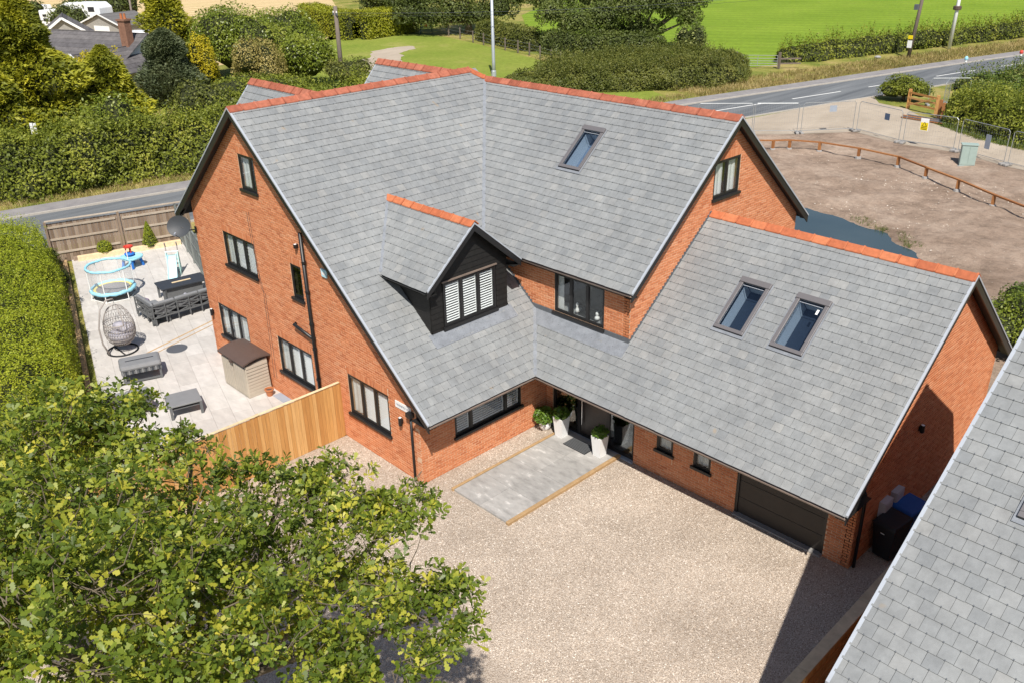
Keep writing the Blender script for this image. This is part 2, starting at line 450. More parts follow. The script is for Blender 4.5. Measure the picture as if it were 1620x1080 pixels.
# ------------------------------------------------------------------ ground sheets
sheet('ground', [(-420, -260), (260, -260), (260, 420), (-420, 420)], -0.04, 'verge_grass')
sheet('stubble_field', [(-76, 12), (-78, 36), (-86, 50), (-89, 56), (-102, 64), (-120, 74), (-150, 92), (-400, 200), (-400, -100), (-150, -60), (-110, -10)], -0.03, 'straw')
sheet('meadow', [(-33.5, 63), (-26.5, 85), (-21, 104), (-12, 140), (20, 220), (60, 300), (-260, 400), (-110, 122), (-88, 86), (-66, 66), (-52, 58), (-45, 63), (-38, 62)], -0.03, 'meadow')
sheet('lawn', [(-36, 10), (-30.5, 34), (-28.5, 45), (-42, 53), (-51, 53.5), (-58, 56), (-68, 59), (-81, 62), (-90, 53), (-79, 40), (-72, 28), (-58, 18)], -0.03, 'lawn')
_wp = []
for t_ in np.linspace(0, 2 * math.pi, 90, endpoint=False):
    f_ = 1 + .22 * math.sin(5 * t_ + 1) + .12 * math.sin(11 * t_) + .09 * math.sin(23 * t_ + 2) + .06 * math.sin(37 * t_)
    a_, b_ = 12.5 * math.cos(t_), 2.3 * math.sin(t_) * f_
    _wp.append((-65.8 + .6 * a_ + .8 * b_ + 1.2 * math.sin(a_ * .25), 42.8 - .8 * a_ + .6 * b_))
sheet('worn_path', _wp, -0.022, 'track')

def ribbon(pts, a, b, z):
    """mesh strip along a polyline between lateral offsets a and b (positive = right)"""
    P = [Vector((x, y, 0)) for x, y in pts]
    L = []; Rr = []
    for i, p in enumerate(P):
        d = (P[min(i + 1, len(P) - 1)] - P[max(i - 1, 0)]).normalized()
        n = Vector((d.y, -d.x, 0))
        L.append(p + n * a + Vector((0, 0, z))); Rr.append(p + n * b + Vector((0, 0, z)))
    return L, Rr
def smooth_line(pts, n=8):
    out = []
    P = [np.array(p, float) for p in pts]
    for i in range(len(P) - 1):
        p0, p1, p2, p3 = P[max(i - 1, 0)], P[i], P[i + 1], P[min(i + 2, len(P) - 1)]
        for t in np.linspace(0, 1, n, endpoint=False):
            out.append(tuple(0.5 * ((2 * p1) + (-p0 + p2) * t + (2 * p0 - 5 * p1 + 4 * p2 - p3) * t * t + (-p0 + 3 * p1 - 3 * p2 + p3) * t ** 3)))
    out.append(tuple(P[-1]))
    return out
ROADC = smooth_line([(-52, -110), (-43, -60), (-36, -25), (-31.9, -2), (-30.4, 6), (-27.3, 24), (-23.8, 42.8), (-22.4, 49), (-20.3, 57.6), (-17.2, 70.9), (-13.9, 84), (-8, 105), (5, 140), (30, 200)])
def strip(name, a, b, z, mat, thick=0.0, kind='structure', pts=None):
    L, Rr = ribbon(pts or ROADC, a, b, z)
    mb = MB()
    for i in range(len(L) - 1):
        if thick:
            dn = Vector((0, 0, -thick))
            mb.hexa([L[i] + dn, Rr[i] + dn, Rr[i + 1] + dn, L[i + 1] + dn, L[i], Rr[i], Rr[i + 1], L[i + 1]])
        else:
            mb.poly([L[i], Rr[i], Rr[i + 1], L[i + 1]])
    o = mb.build(name, MATS[mat])
    if kind: tag(o, kind=kind)
    return o
road = strip('road', -3.05, 3.05, 0.0, 'asphalt')
strip('footpath', -4.75, -3.2, 0.09, 'footpath', 0.15)
strip('kerb', -3.2, -3.05, 0.10, 'kerb', 0.15)
strip('kerb', 3.05, 3.2, 0.05, 'kerb', 0.1)
# bell-mouth and track to the building plot
sheet('track', [(-21.5, 36.5), (-16.6, 38.9), (-14.9, 40.8), (-12.4, 43.8), (-8.6, 42.4), (-5.1, 42.5), (-1.6, 41.0), (8, 38.5), (8, 42), (-2.2, 45.7), (-4.7, 46.6), (-9.8, 49.9), (-13.2, 53.6), (-15.8, 54.4), (-17.6, 57.0)], -0.012, 'track')
# lane dashes: each a painted mark lying on the road
def arc_points(pts):
    P = np.array(pts); d = np.r_[0, np.cumsum(np.hypot(*np.diff(P, axis=0).T))]
    return P, d
P_, D_ = arc_points(ROADC)
i0 = int(np.argmin(np.hypot(P_[:, 0] + 23.9, P_[:, 1] - 42.4)))
def at_s(s): return (float(np.interp(s, D_, P_[:, 0])), float(np.interp(s, D_, P_[:, 1])))
for s0 in [D_[i0] + 9.05 * j for j in range(-9, 6)]:
    pts = [at_s(s0 + t) for t in np.linspace(0, 5.6, 6)]
    L, Rr = ribbon(pts, -0.08, 0.08, 0.005)
    mb = MB()
    for i in range(len(L) - 1): mb.poly([L[i], Rr[i], Rr[i + 1], L[i + 1]])
    mb.build('lane_marking', MATS['road_paint'], road)

# ------------------------------------------------------------------ numpy value noise
def _hash(ix, iy, iz, s):
    n = (ix * 374761393 + iy * 668265263 + iz * 2147483647 + s * 1274126177) & 0xFFFFFFFF
    n = ((n ^ (n >> 13)) * 1274126177) & 0xFFFFFFFF
    return ((n ^ (n >> 16)) & 0xFFFF) / 65535.0
def vnoise(P, scale=1.0, seed=0):
    q = np.asarray(P, float) * scale
    i = np.floor(q).astype(np.int64); f = q - i; f = f * f * (3 - 2 * f)
    r = 0
    for dx in (0, 1):
        for dy in (0, 1):
            for dz in (0, 1):
                w = (f[:, 0] if dx else 1 - f[:, 0]) * (f[:, 1] if dy else 1 - f[:, 1]) * (f[:, 2] if dz else 1 - f[:, 2])
                r = r + w * _hash(i[:, 0] + dx, i[:, 1] + dy, i[:, 2] + dz, seed)
    return r
def fbm(P, scale=1.0, oct=3, seed=0):
    r = 0; a = 0.5; t = 0
    for o in range(oct):
        r = r + a * vnoise(P, scale * 2 ** o, seed + o); t += a; a *= 0.5
    return r / t

# ------------------------------------------------------------------ bare earth with pond
POND = [(-9.5, 11.5), (-10.5, 19), (-8.4, 24.2), (-6.0, 25.8), (-3.6, 25.5), (-1.2, 24.6), (0.7, 23.2), (2.2, 22.0), (3.2, 19.5), (2.6, 15), (0.5, 11.8)]
def seg_dist(P, poly):
    A = np.array(poly); B = np.roll(A, -1, axis=0)
    best = np.full(len(P), 1e9); inside = np.zeros(len(P), bool)
    for a, b in zip(A, B):
        ab = b - a; t = np.clip(((P - a) @ ab) / (ab @ ab), 0, 1)
        d = np.hypot(*(P - a - t[:, None] * ab).T); best = np.minimum(best, d)
        c = ((a[1] > P[:, 1]) != (b[1] > P[:, 1])) & (P[:, 0] < (b[0] - a[0]) * (P[:, 1] - a[1]) / (b[1] - a[1] + 1e-12) + a[0])
        inside ^= c
    return np.where(inside, -best, best)
gx = np.arange(-20, 16.01, 0.3); gy = np.arange(10.4, 44.5, 0.3)
X_, Y_ = np.meshgrid(gx, gy); Q = np.c_[X_.ravel(), Y_.ravel()]
d = seg_dist(Q, POND)
Q3 = np.c_[Q, np.zeros(len(Q))]
h = np.clip(d * 0.09, -0.12, 0.16) - 0.035 + (fbm(Q3, 0.7, 4, 3) - 0.5) * 0.34 * np.clip(d * 0.5 + 0.4, 0, 1)
# fade down at the track side
HERAS = [(-17.3, 38.7), (-15.0, 40.7), (-12.5, 43.9), (-8.66, 42.53), (-5.15, 42.64), (-1.69, 41.14), (1.8, 40.0), (8, 38.0), (20, 34.0)]
lim = np.interp(Q[:, 0], [-25] + [p[0] for p in HERAS], [34.0] + [p[1] for p in HERAS])
h = np.where(Q[:, 1] > lim - 1.5, np.minimum(h, -0.06 + (lim - Q[:, 1] + 0.2) * 0.12), h)
h = np.maximum(h, -0.16)
W_ = len(gx); Hh = len(gy)
vv = [(Q[i, 0], Q[i, 1], h[i]) for i in range(len(Q))]
mb = MB(); mb.v = vv
mb.f = [(r * W_ + c, r * W_ + c + 1, (r + 1) * W_ + c + 1, (r + 1) * W_ + c) for r in range(Hh - 1) for c in range(W_ - 1)]
tag(mb.build('bare_earth', MATS['earth'], smooth=True), kind='structure')
sheet('pond_water', [(-14, 9.5), (5, 9.5), (5, 28), (-14, 28)], -0.02, 'water')

# ------------------------------------------------------------------ gravel drive
sheet('gravel_drive', [(-4.4, -30), (11.7, -30), (11.7, 9.6), (-4.4, 9.6)], 0.0, 'gravel_bed')
def leaf_like(name, P, A, B, N, tmpl, mat, parent=None, rnd=None, tone=None, smooth=False, kind=None):
    """many small flat pieces: one n-gon per piece; tmpl (k,3) in axes A,B,N"""
    n = len(P); kk = len(tmpl)
    V = P[:, None, :] + tmpl[None, :, 0, None] * A[:, None, :] + tmpl[None, :, 1, None] * B[:, None, :] + tmpl[None, :, 2, None] * N[:, None, :]
    V = V.reshape(-1, 3)
    loc = np.zeros(3)
    if parent is not None: loc = np.array(root_of(parent).location)
    else: loc = np.array([V[:, 0].mean(), V[:, 1].mean(), max(0, V[:, 2].min())])
    V = V - loc
    me = bpy.data.meshes.new(name)
    me.vertices.add(n * kk); me.vertices.foreach_set('co', V.astype(np.float32).ravel())
    me.loops.add(n * kk); me.loops.foreach_set('vertex_index', np.arange(n * kk, dtype=np.int32))
    me.polygons.add(n); me.polygons.foreach_set('loop_start', np.arange(0, n * kk, kk, dtype=np.int32))
    if rnd is not None:
        a = me.attributes.new('rnd', 'FLOAT', 'FACE'); a.data.foreach_set('value', rnd.astype(np.float32))
    me.update(calc_edges=True)
    me.materials.append(mat)
    o = bpy.data.objects.new(name, me); COL.objects.link(o)
    if parent is not None: o.parent = parent
    else: o.location = loc
    if kind: o['kind'] = kind
    return o
# loose stones lying on the drive (octahedral pebbles)
def pebbles(name, n, x0, x1, y0, y1, z, s0, s1, mat, keep=None, rng=RNG):
    P = np.c_[rng.uniform(x0, x1, n), rng.uniform(y0, y1, n)]
    if keep is not None: P = P[keep(P)]
    n = len(P)
    s = rng.uniform(s0, s1, n)
    base = np.array([(1, 0, 0), (0, 1, 0), (-1, 0, 0), (0, -1, 0), (0, 0, .62)], float)
    ang = rng.uniform(0, 6.283, n); ex = rng.uniform(0.65, 1.0, n)
    V = np.repeat(base[None], n, 0) * (1 + rng.uniform(-.3, .3, (n, 5, 1)))
    V[:, :, 1] *= ex[:, None]
    ca, sa = np.cos(ang)[:, None], np.sin(ang)[:, None]
    x = V[:, :, 0] * ca - V[:, :, 1] * sa; y = V[:, :, 0] * sa + V[:, :, 1] * ca
    tl = rng.uniform(-.5, .5, n)[:, None]
    zz = V[:, :, 2] + x * tl
    W = np.stack([x * s[:, None] + P[:, 0:1], y * s[:, None] + P[:, 1:2], zz * s[:, None] + z], 2).reshape(-1, 3)
    tri = np.array([(0, 1, 4), (1, 2, 4), (2, 3, 4), (3, 0, 4)])
    T = (tri[None] + (np.arange(n) * 5)[:, None, None]).reshape(-1)
    loc = np.array([(x0 + x1) / 2, (y0 + y1) / 2, 0.0])
    me = bpy.data.meshes.new(name)
    me.vertices.add(len(W)); me.vertices.foreach_set('co', (W - loc).astype(np.float32).ravel())
    me.loops.add(len(T)); me.loops.foreach_set('vertex_index', T.astype(np.int32))
    me.polygons.add(n * 4); me.polygons.foreach_set('loop_start', np.arange(0, n * 12, 3, dtype=np.int32))
    me.update(calc_edges=True); me.materials.append(MATS[mat])
    o = bpy.data.objects.new(name, me); COL.objects.link(o); o.location = loc
    return o
def drive_keep(P):
    x, y = P[:, 0], P[:, 1]
    ok = ~((x < -0.74) & (y > -3.6)) & ~((x > 0.1) & (x < 2.2) & (y > -3.35)) & (y < 1.18)
    return ok
o = pebbles('loose_gravel', 68000, -4.2, 10.0, -6.6, 1.2, 0.0, 0.009, 0.019, 'gravel_stone', drive_keep)
tag(o, 'pale beige and brown loose gravel spread over the drive', 'gravel', kind='stuff')
o = pebbles('loose_rubble', 2600, -14, 12, 22, 42, 0.09, 0.02, 0.055, 'gravel_stone', lambda P: (seg_dist(P, POND) > 0.6) & (P[:, 1] < 36 + 0 * P[:, 0]))
tag(o, 'small pale stones scattered over the bare brown earth', 'stones', kind='stuff')

# ------------------------------------------------------------------ patio paving
def clip_poly(pts, half):
    """clip 2-D polygon by half planes (a,b,c): a*x+b*y<=c"""
    for a, b, c in half:
        out = []
        for i in range(len(pts)):
            p, q = pts[i], pts[(i + 1) % len(pts)]
            dp, dq = a * p[0] + b * p[1] - c, a * q[0] + b * q[1] - c
            if dp <= 1e-9: out.append(p)
            if (dp < -1e-9 and dq > 1e-9) or (dp > 1e-9 and dq < -1e-9):
                t = dp / (dp - dq); out.append((p[0] + (q[0] - p[0]) * t, p[1] + (q[1] - p[1]) * t))
        pts = out
        if len(pts) < 3: return []
    return pts
def halfplanes(poly):
    a = sum(poly[i][0] * poly[(i + 1) % len(poly)][1] - poly[(i + 1) % len(poly)][0] * poly[i][1] for i in range(len(poly)))
    if a < 0: poly = poly[::-1]
    H = []
    for i in range(len(poly)):
        (x0, y0), (x1, y1) = poly[i], poly[(i + 1) % len(poly)]
        nx, ny = (y1 - y0), -(x1 - x0); l = math.hypot(nx, ny); nx /= l; ny /= l
        H.append((nx, ny, nx * x0 + ny * y0))
    return H
def area2(p): return 0.5 * abs(sum(p[i][0] * p[(i + 1) % len(p)][1] - p[(i + 1) % len(p)][0] * p[i][1] for i in range(len(p))))
PATIO = [(-26.35, -3.7), (-25.0, 1.05), (-4.5, -3.55), (-4.5, -10.2)]
patio = sheet('patio', PATIO, 0.0, 'grout')
pa, pb = Vector((0.9587, -0.2845, 0)), Vector((0.2845, 0.9587, 0))
HP = halfplanes(PATIO)
P0 = Vector((-26.35, -3.7, 0))
sm = None
for i in range(-1, 26):
    for j in range(-2, 10):
        off = 0.45 if j % 2 else 0
        u0, v0 = i * 0.9 + off, j * 0.6
        g = 0.003
        q = [P0 + pa * u + pb * v for u, v in ((u0 + g, v0 + g), (u0 + 0.9 - g, v0 + g), (u0 + 0.9 - g, v0 + 0.6 - g), (u0 + g, v0 + 0.6 - g))]
        full = [(p.x, p.y) for p in q]
        cl = clip_poly(full, HP)
        if len(cl) < 3 or area2(cl) < 0.02: continue
        ctr = sum((Vector((*p, 0)) for p in cl), Vector()) / len(cl)
        if ctr.x > -12.2 and ctr.y > -3.3: continue
        whole = abs(area2(cl) - area2(full)) < 1e-4
        if whole:
            if sm is None:
                mb = MB(); mb.hexa([*( (pa * a + pb * b + Vector((0, 0, -0.01))) for a, b in ((-.447, -.297), (.447, -.297), (.447, .297), (-.447, .297))),
                                    *( (pa * a + pb * b + Vector((0, 0, 0.02))) for a, b in ((-.447, -.297), (.447, -.297), (.447, .297), (-.447, .297)))])
                o = mb.build('paving_slab', MATS['patio_slab'], patio, local=True); sm = o.data
            else:
                o = bpy.data.objects.new('paving_slab', sm); COL.objects.link(o); o.parent = patio
            c_ = P0 + pa * (u0 + 0.45) + pb * (v0 + 0.3)
            o.location = c_ - patio.location + Vector((0, 0, random.uniform(-0.001, 0.001)))
        else:
            MB().prism([(x, y, -0.01) for x, y in cl], (0, 0, 0.03)).build('paving_slab', MATS['patio_slab'], patio)
# front path
path = sheet('front_path', [(0.1, -3.22), (2.12, -3.22), (2.12, 1.16), (0.1, 1.16)], 0.006, 'grout')
for i in range(2):
    for j in range(4):
        x0, y0 = 0.1 + i * 1.01, -3.22 + j * 1.095
        MB().box(x0 + .003, x0 + 1.007, y0 + .003, y0 + 1.092, 0.0, 0.06 + random.uniform(-.001, .001)).build('paving_slab', MATS['path_slab'], path)
for x0, w in ((0.01, 0.08), (2.13, 0.11)):
    e = MB().box(x0, x0 + w, -3.25, 1.17 if x0 > 1 else 0.9, -0.02, 0.085).build('timber_edging', MATS['sleeper'], bevel=0.012)
    tag(e, 'tan timber sleeper edging the %s side of the grey front path' % ('left' if x0 < 1 else 'right'), 'edging', 'timber edgings of the front path')
# ------------------------------------------------------------------ house
ZE = 2.29
SLL = 0.832; SLR = 0.8195; SLM = 0.865
house = thing('house', (-2, 2, 0), 'large red brick house with grey slate roofs and black window frames', 'house')
SLATE_W, GAUGE = 0.25, 0.235
def make_slate_mesh(w, L, t0=0.022, t1=0.005):
    mb = MB()
    mb.v = [(0, 0, t0 - .009), (w, 0, t0 - .009), (w, L, t1 - .009), (0, L, t1 - .009), (0, 0, t0), (w, 0, t0), (w, L, t1), (0, L, t1)]
    mb.f = [(4, 5, 6, 7), (0, 1, 5, 4), (1, 2, 6, 5), (2, 3, 7, 6), (3, 0, 4, 7)]
    me = bpy.data.meshes.new('slate'); me.from_pydata(mb.v, [], mb.f); me.materials.append(MATS['slate']); return me
SLATE_ME = make_slate_mesh(SLATE_W - .005, GAUGE + .03)
class SlateSet:
    def __init__(s): s.whole = []; s.rest = MB(); s.hooks = MB()
    def plane(s, O, u, v, smin, smax, tmax, half, hide=None, hooks=True, w=SLATE_W, g=GAUGE, holes=()):
        O, u, v = Vector(O), Vector(u).normalized(), Vector(v).normalized()
        n = u.cross(v)
        if n.z < 0:
            raise ValueError('flip')
        for kx in range(int(tmax / g) + 1):
            t0 = kx * g - 0.05
            off = (w / 2 if kx % 2 else 0)
            i = math.floor((smin - off) / w)
            while i * w + off < smax:
                s0 = i * w + off; i += 1
                j = random.uniform(-.004, .004)
                q = [(s0 + .0025, t0 + j), (s0 + w - .0025, t0 + j), (s0 + w - .0025, t0 + g + .03), (s0 + .0025, t0 + g + .03)]
                cl = clip_poly(q, half)
                if len(cl) < 3 or area2(cl) < .004: continue
                hit = [H for H in holes if q[1][0] > H[0] and q[0][0] < H[1] and q[2][1] > H[2] and q[0][1] < H[3]]
                if hit:
                    a0, a1, b0, b1 = hit[0]
                    for hp_ in ([(1, 0, a0)], [(-1, 0, -a1)], [(-1, 0, -a0), (1, 0, a1), (0, 1, b0)], [(-1, 0, -a0), (1, 0, a1), (0, -1, -b1)]):
                        pc = clip_poly(cl, hp_)
                        if len(pc) >= 3 and area2(pc) > .0005: s.piece(pc, O, u, v, n, t0, g)
                    continue
                cs = sum(p[0] for p in cl) / len(cl); ct = sum(p[1] for p in cl) / len(cl)
                c = O + u * cs + v * ct
                if hide and hide(c): continue
                whole = abs(area2(cl) - area2(q)) < 1e-5
                if whole:
                    s.whole.append((O + u * q[0][0] + v * q[0][1], u, v, n, c))
                else:
                    s.piece(cl, O, u, v, n, t0, g)
                if hooks and kx > 0 and in_view(c, 30) and all(a_ * (s0 + w / 2) + b_ * t0 < c_ - .03 for a_, b_, c_ in half):
                    hp = O + u * (s0 + w / 2 - .009) + v * (t0 - .006) + n * .014
                    s.hooks.obox(hp, u * .018, v * .024, n * .012)
    def piece(s, cl, O, u, v, n, t0, g):
        hh = lambda t: 0.022 - (t - t0) / (g + .03) * 0.017
        top = [O + u * p[0] + v * p[1] + n * hh(p[1]) for p in cl]
        b = len(s.rest.v); m_ = len(top)
        s.rest.v += [tuple(p) for p in top] + [tuple(p - n * .009) for p in top]
        s.rest.f.append(tuple(range(b, b + m_)))
        for a in range(m_):
            d_ = (a + 1) % m_
            s.rest.f.append((b + d_, b + a, b + m_ + a, b + m_ + d_))
    def emit(s, roof, nmax=300, pref=None):
        sc = []
        for i, (p, u, v, n, c) in enumerate(s.whole):
            d = np.array(c) - CAM; dist = np.linalg.norm(d)
            vis = in_view(c, -6) and (pref is None or pref(c))
            sc.append((dist if vis else 1e6 + dist, i))
        sc.sort()
        ind = set(i for dd, i in sc[:nmax] if dd < 1e6)
        base = root_of(roof).location
        for i, (p, u, v, n, c) in enumerate(s.whole):
            tw = random.uniform(-.006, .006)
            if i in ind:
                o = bpy.data.objects.new('slate', SLATE_ME); COL.objects.link(o); o.parent = roof
                uu = (u + v * tw).normalized(); v2 = n.cross(uu)
                o.matrix_local = Matrix(((uu.x, v2.x, n.x, p.x - base.x), (uu.y, v2.y, n.y, p.y - base.y), (uu.z, v2.z, n.z, p.z - base.z), (0, 0, 0, 1)))
            else:
                b = len(s.rest.v); L = GAUGE + .03; W = SLATE_W - .005; lf = max(0, random.gauss(0, .002)); lf2 = max(0, lf + random.gauss(0, .002))
                for (a, t, h_) in ((0, 0, .011 + lf), (W, 0, .011 + lf2), (W, L, -.004), (0, L, -.004), (0, 0, .022 + lf), (W, 0, .022 + lf2), (W, L, .005), (0, L, .005)):
                    s.rest.v.append(tuple(p + (u + v * tw) * a + v * t + n * h_))
                s.rest.f += [(b + 4, b + 5, b + 6, b + 7), (b, b + 1, b + 5, b + 4), (b + 1, b + 2, b + 6, b + 5), (b + 2, b + 3, b + 7, b + 6), (b + 3, b, b + 4, b + 7)]
        s.rest.build('slate_courses', MATS['slate'], roof, kind='stuff')
        if s.hooks.v: s.hooks.build('slate_hooks', MATS['lead_dark'], roof, kind='stuff')

VELUX_R = [(4.14, 2.385, .86, 1.59), (5.76, 2.395, .88, 1.58)]; VELUX_M = (-2.42, 3.52, .84, 1.56)
zL = lambda x: ZE - SLL * x
zM = lambda y: 5.05 + SLM * (y - 1.18)
zR = lambda y: ZE + SLR * y
zBk = lambda x: 9.19 + SLL * (x + 8.29)
deck = MB()
def deck_poly(pts, th=0.11): deck.prism([(p[0], p[1], p[2] - 0.012) for p in pts], (0, 0, -th))
deck_poly([(x, y, zL(x)) for x, y in ((-.02, -3.84), (-.02, 0), (-1.41, 1.43), (-3.4, 1.43), (-7.93, 5.62), (-8.29, 5.2), (-8.29, -3.84))])
deck_poly([(-8.29, -3.84, 9.19), (-8.29, 5.2, 9.19), (-13.19, 9.98, zBk(-13.19)), (-13.19, -3.84, zBk(-13.19))])
deck_poly([(-8.29, 5.2, 9.17), (-7.93, 5.62, 8.88), (-13.19, 9.98, 5.11)])
def deck_holes(pts, zf, holes):
    todo = [pts]
    for (a0, a1, b0, b1) in holes:
        nxt = []
        for pl_ in todo:
            for hp_ in ([(1, 0, a0)], [(-1, 0, -a1)], [(-1, 0, -a0), (1, 0, a1), (0, 1, b0)], [(-1, 0, -a0), (1, 0, a1), (0, -1, -b1)]):
                pc = clip_poly(pl_, hp_)
                if len(pc) >= 3 and area2(pc) > .001: nxt.append(pc)
        todo = nxt
    for pl_ in todo: deck_poly([(x, y, zf(y)) for x, y in pl_])
def vhole(V, k_): return (V[0] + .09, V[0] + V[2] - .09, V[1] + .09 / k_, V[1] + (V[3] - .09) / k_)
deck_holes([(-7.93, 5.62), (2.38, 5.62), (2.38, 1.2), (-3.32, 1.2)], zM, [vhole(VELUX_M, math.hypot(1, SLM))])
deck_poly([(-7.93, 5.62, 8.89), (2.38, 5.62, 8.89), (2.38, 9.98, 5.12), (-13.19, 9.98, 5.12)])
deck_holes([(2.14, 0.02), (9.31, 0.02), (9.31, 4.93), (2.14, 4.93)], zR, [vhole(V, math.hypot(1, SLR)) for V in VELUX_R])
deck_poly([(x, y, zR(y)) for x, y in ((0, 0.02), (2.14, 0.02), (2.14, 1.43), (-1.41, 1.43))])
deck_poly([(2.14, 4.93, 6.33), (9.31, 4.93, 6.33), (9.31, 9.0, 3.0), (2.14, 9.0, 3.0)])
RG = [(-0.45, 9.05), (4.9, 9.1)]
for y0, z0 in RG:
    for sgn in (-1, 1):
        xe = -8.29 + (z0 - 9.19) / SLL
        deck_poly([(-13.08, y0, z0), (xe, y0, z0), (-13.08, y0 + sgn * 3.4, z0 - 1.13 * 3.4)])
roof = deck.build('roof', MATS['underlay'], house)
S = SlateSet()
vL = Vector((-1, 0, SLL)).normalized(); kL = math.hypot(1, SLL)
vR = Vector((0, 1, SLR)).normalized(); kR = math.hypot(1, SLR)
vM = Vector((0, 1, SLM)).normalized(); kM = math.hypot(1, SLM)
DOR = dict(x=-1.7, xf=-1.4, y0=-2.24, y1=0.57, yc=-0.83, ye0=-2.54, ye1=0.88, za=6.6, ze=5.14)
def hideL(c):
    if c.y > 1.75 and zL(c.x) < zM(c.y) - .35: return True
    if DOR['y0'] + .3 < c.y < DOR['y1'] - .3 and -4.3 < c.x < -1.95 and c.z < 5.0: return True
    return False
# plane facing +X : s along +Y, t = up-slope.  plan x=-t/kL
lowv = (kL * 0 + 1.0, -1.0 / (kL * 0.985), 0.0)   # y <= -x/.985  -> s - t/(kL*.985) <= 0
S.plane((0, 0, ZE), (0, 1, 0), vL, -3.86, 5.5, 8.29 * kL - .02, [(-1, 0, 3.86), (0, 1, 8.29 * kL - .02), lowv, (1, 0, 5.5)], hideL)
# right main plane: s along +X, valley x >= (ZE - zM(y))/SLL
# x = s, y = 1.18 + t/kM ; x >= (ZE-5.05)/SLL - (SLM/SLL)*(t/kM)
S.plane((0, 1.18, 5.05), (1, 0, 0), vM, -8.1, 2.39, 4.44 * kM - .02, [(1, 0, 2.39), (0, 1, 4.44 * kM - .02), (-1, -(SLM / SLL) / kM, -(ZE - 5.05) / SLL)], holes=[(VELUX_M[0] + .08, VELUX_M[0] + VELUX_M[2] - .08, (VELUX_M[1] - 1.18) * kM + .08, (VELUX_M[1] - 1.18) * kM + VELUX_M[3] - .08)])
# garage plane
def hideR(c): return c.x < 1.95 and c.y > 1.7
S.plane((0, 0, ZE), (1, 0, 0), vR, -1.6, 9.32, 4.93 * kR - .02, [(1, 0, 9.32), (0, 1, 4.93 * kR - .02), (-1, -0.985 / kR, 0)], hideR, holes=[(V[0] + .08, V[0] + V[2] - .08, V[1] * kR + .08, V[1] * kR + V[3] - .08) for V in VELUX_R])
# back planes
vB = Vector((1, 0, SLL)).normalized()
S.plane((-13.21, 0, zBk(-13.21)), (0, -1, 0), vB, -9.98, 3.86, 4.92 * kL, [(1, 0, 3.86), (0, 1, 4.92 * kL), (-1, 0.97 / kL, 9.98)], None, False)
S.plane((0, 9.98, 5.12), (-1, 0, 0), Vector((0, -1, SLM)), -2.39, 13.2, 4.36 * kM, [(-1, 0, 2.39), (0, 1, 4.36 * kM), (1, 1.2 / kM, 13.2)], None, False)
S.plane((0, 9.0, 3.0), (-1, 0, 0), Vector((0, -1, SLR)), -9.32, -2.14, 4.07 * kR, [(-1, 0, 9.32), (1, 0, -2.14), (0, 1, 4.07 * kR)], None, False)
for y0, z0 in RG:
    kg = math.hypot(1, 1.13); xe = -8.29 + (z0 - 9.19) / SLL
    ln = (xe + 13.08) / (3.4 * kg)
    S.plane((-13.1, y0 - 3.4, z0 - 3.842), (1, 0, 0), Vector((0, 1, 1.13)), 0, 5, 3.4 * kg, [(-1, 0, 0), (0, 1, 3.4 * kg - .02), (1, -ln, 0)])
    S.plane((-13.1, y0 + 3.4, z0 - 3.842), (-1, 0, 0), Vector((0, -1, 1.13)), -5, 0, 3.4 * kg, [(1, 0, 0), (0, 1, 3.4 * kg - .02), (-1, -ln, 0)], None, False)
S.emit(roof, 300)

# ridge tiles
def ridge_mesh(name, sl1, sl2, mat, leg=0.17, L=0.447):
    def prof(d):
        o = [(-leg, -leg * sl1 + d), (0, d), (leg, -leg * sl2 + d)]
        return o
    mb = MB()
    for x0, x1, d, dd in ((0, L - .045, 0.055, 0), (L - .045, L, 0.072, .01)):
        a = prof(d); b = prof(d - .028)
        for k_ in range(2):
            y0, z0 = a[k_]; y1, z1 = a[k_ + 1]; y2, z2 = b[k_ + 1]; y3, z3 = b[k_]
            mb.obox  # quads
            i = len(mb.v)
            mb.v += [(x0, y3, z3), (x0, y2, z2), (x1, y2, z2), (x1, y3, z3), (x0, y0, z0), (x0, y1, z1), (x1, y1, z1), (x1, y0, z0)]
            mb.f += [(i, i+3, i+2, i+1)[::-1], (i+4, i+5, i+6, i+7)[::-1], (i, i+1, i+5, i+4)[::-1], (i+2, i+3, i+7, i+6)[::-1], (i+3, i, i+4, i+7)[::-1], (i+1, i+2, i+6, i+5)[::-1]]
    me = bpy.data.meshes.new(name); me.from_pydata(mb.v, [], mb.f); me.materials.append(MATS[mat])
    bm = bmesh.new(); bm.from_mesh(me); bmesh.ops.recalc_face_normals(bm, faces=bm.faces); bm.to_mesh(me); bm.free()
    return me
def ridge(parent, p, q, sl, mat='ridge_tile', L=0.45, leg=0.17):
    p, q = Vector(p), Vector(q)
    d = (q - p); n = max(1, round(d.length / L)); st = d.length / n
    me = ridge_mesh('ridge_tile', sl, sl, mat, leg, st - .004)
    u = d.normalized(); sd = Vector((0, 0, 1)).cross(u).normalized(); w = u.cross(sd)
    base = root_of(parent).location
    for i in range(n):
        o = bpy.data.objects.new('ridge_tile', me); COL.objects.link(o); o.parent = parent
        c = p + d * (i / n) - base + Vector((0, 0, random.uniform(-.004, .004)))
        ww = random.uniform(-.012, .012); u2 = (u + sd * ww).normalized(); s2 = w.cross(u2).normalized()
        o.matrix_local = Matrix(((u2.x, s2.x, w.x, c.x), (u2.y, s2.y, w.y, c.y), (u2.z, s2.z, w.z, c.z), (0, 0, 0, 1)))
ridge(roof, (-8.29, -3.90, 9.19), (-8.29, 5.2, 9.19), SLL, 'ridge_tile_aged')
ridge(roof, (-8.29, 5.2, 9.18), (-7.93, 5.62, 8.9), 0.6, 'ridge_tile')
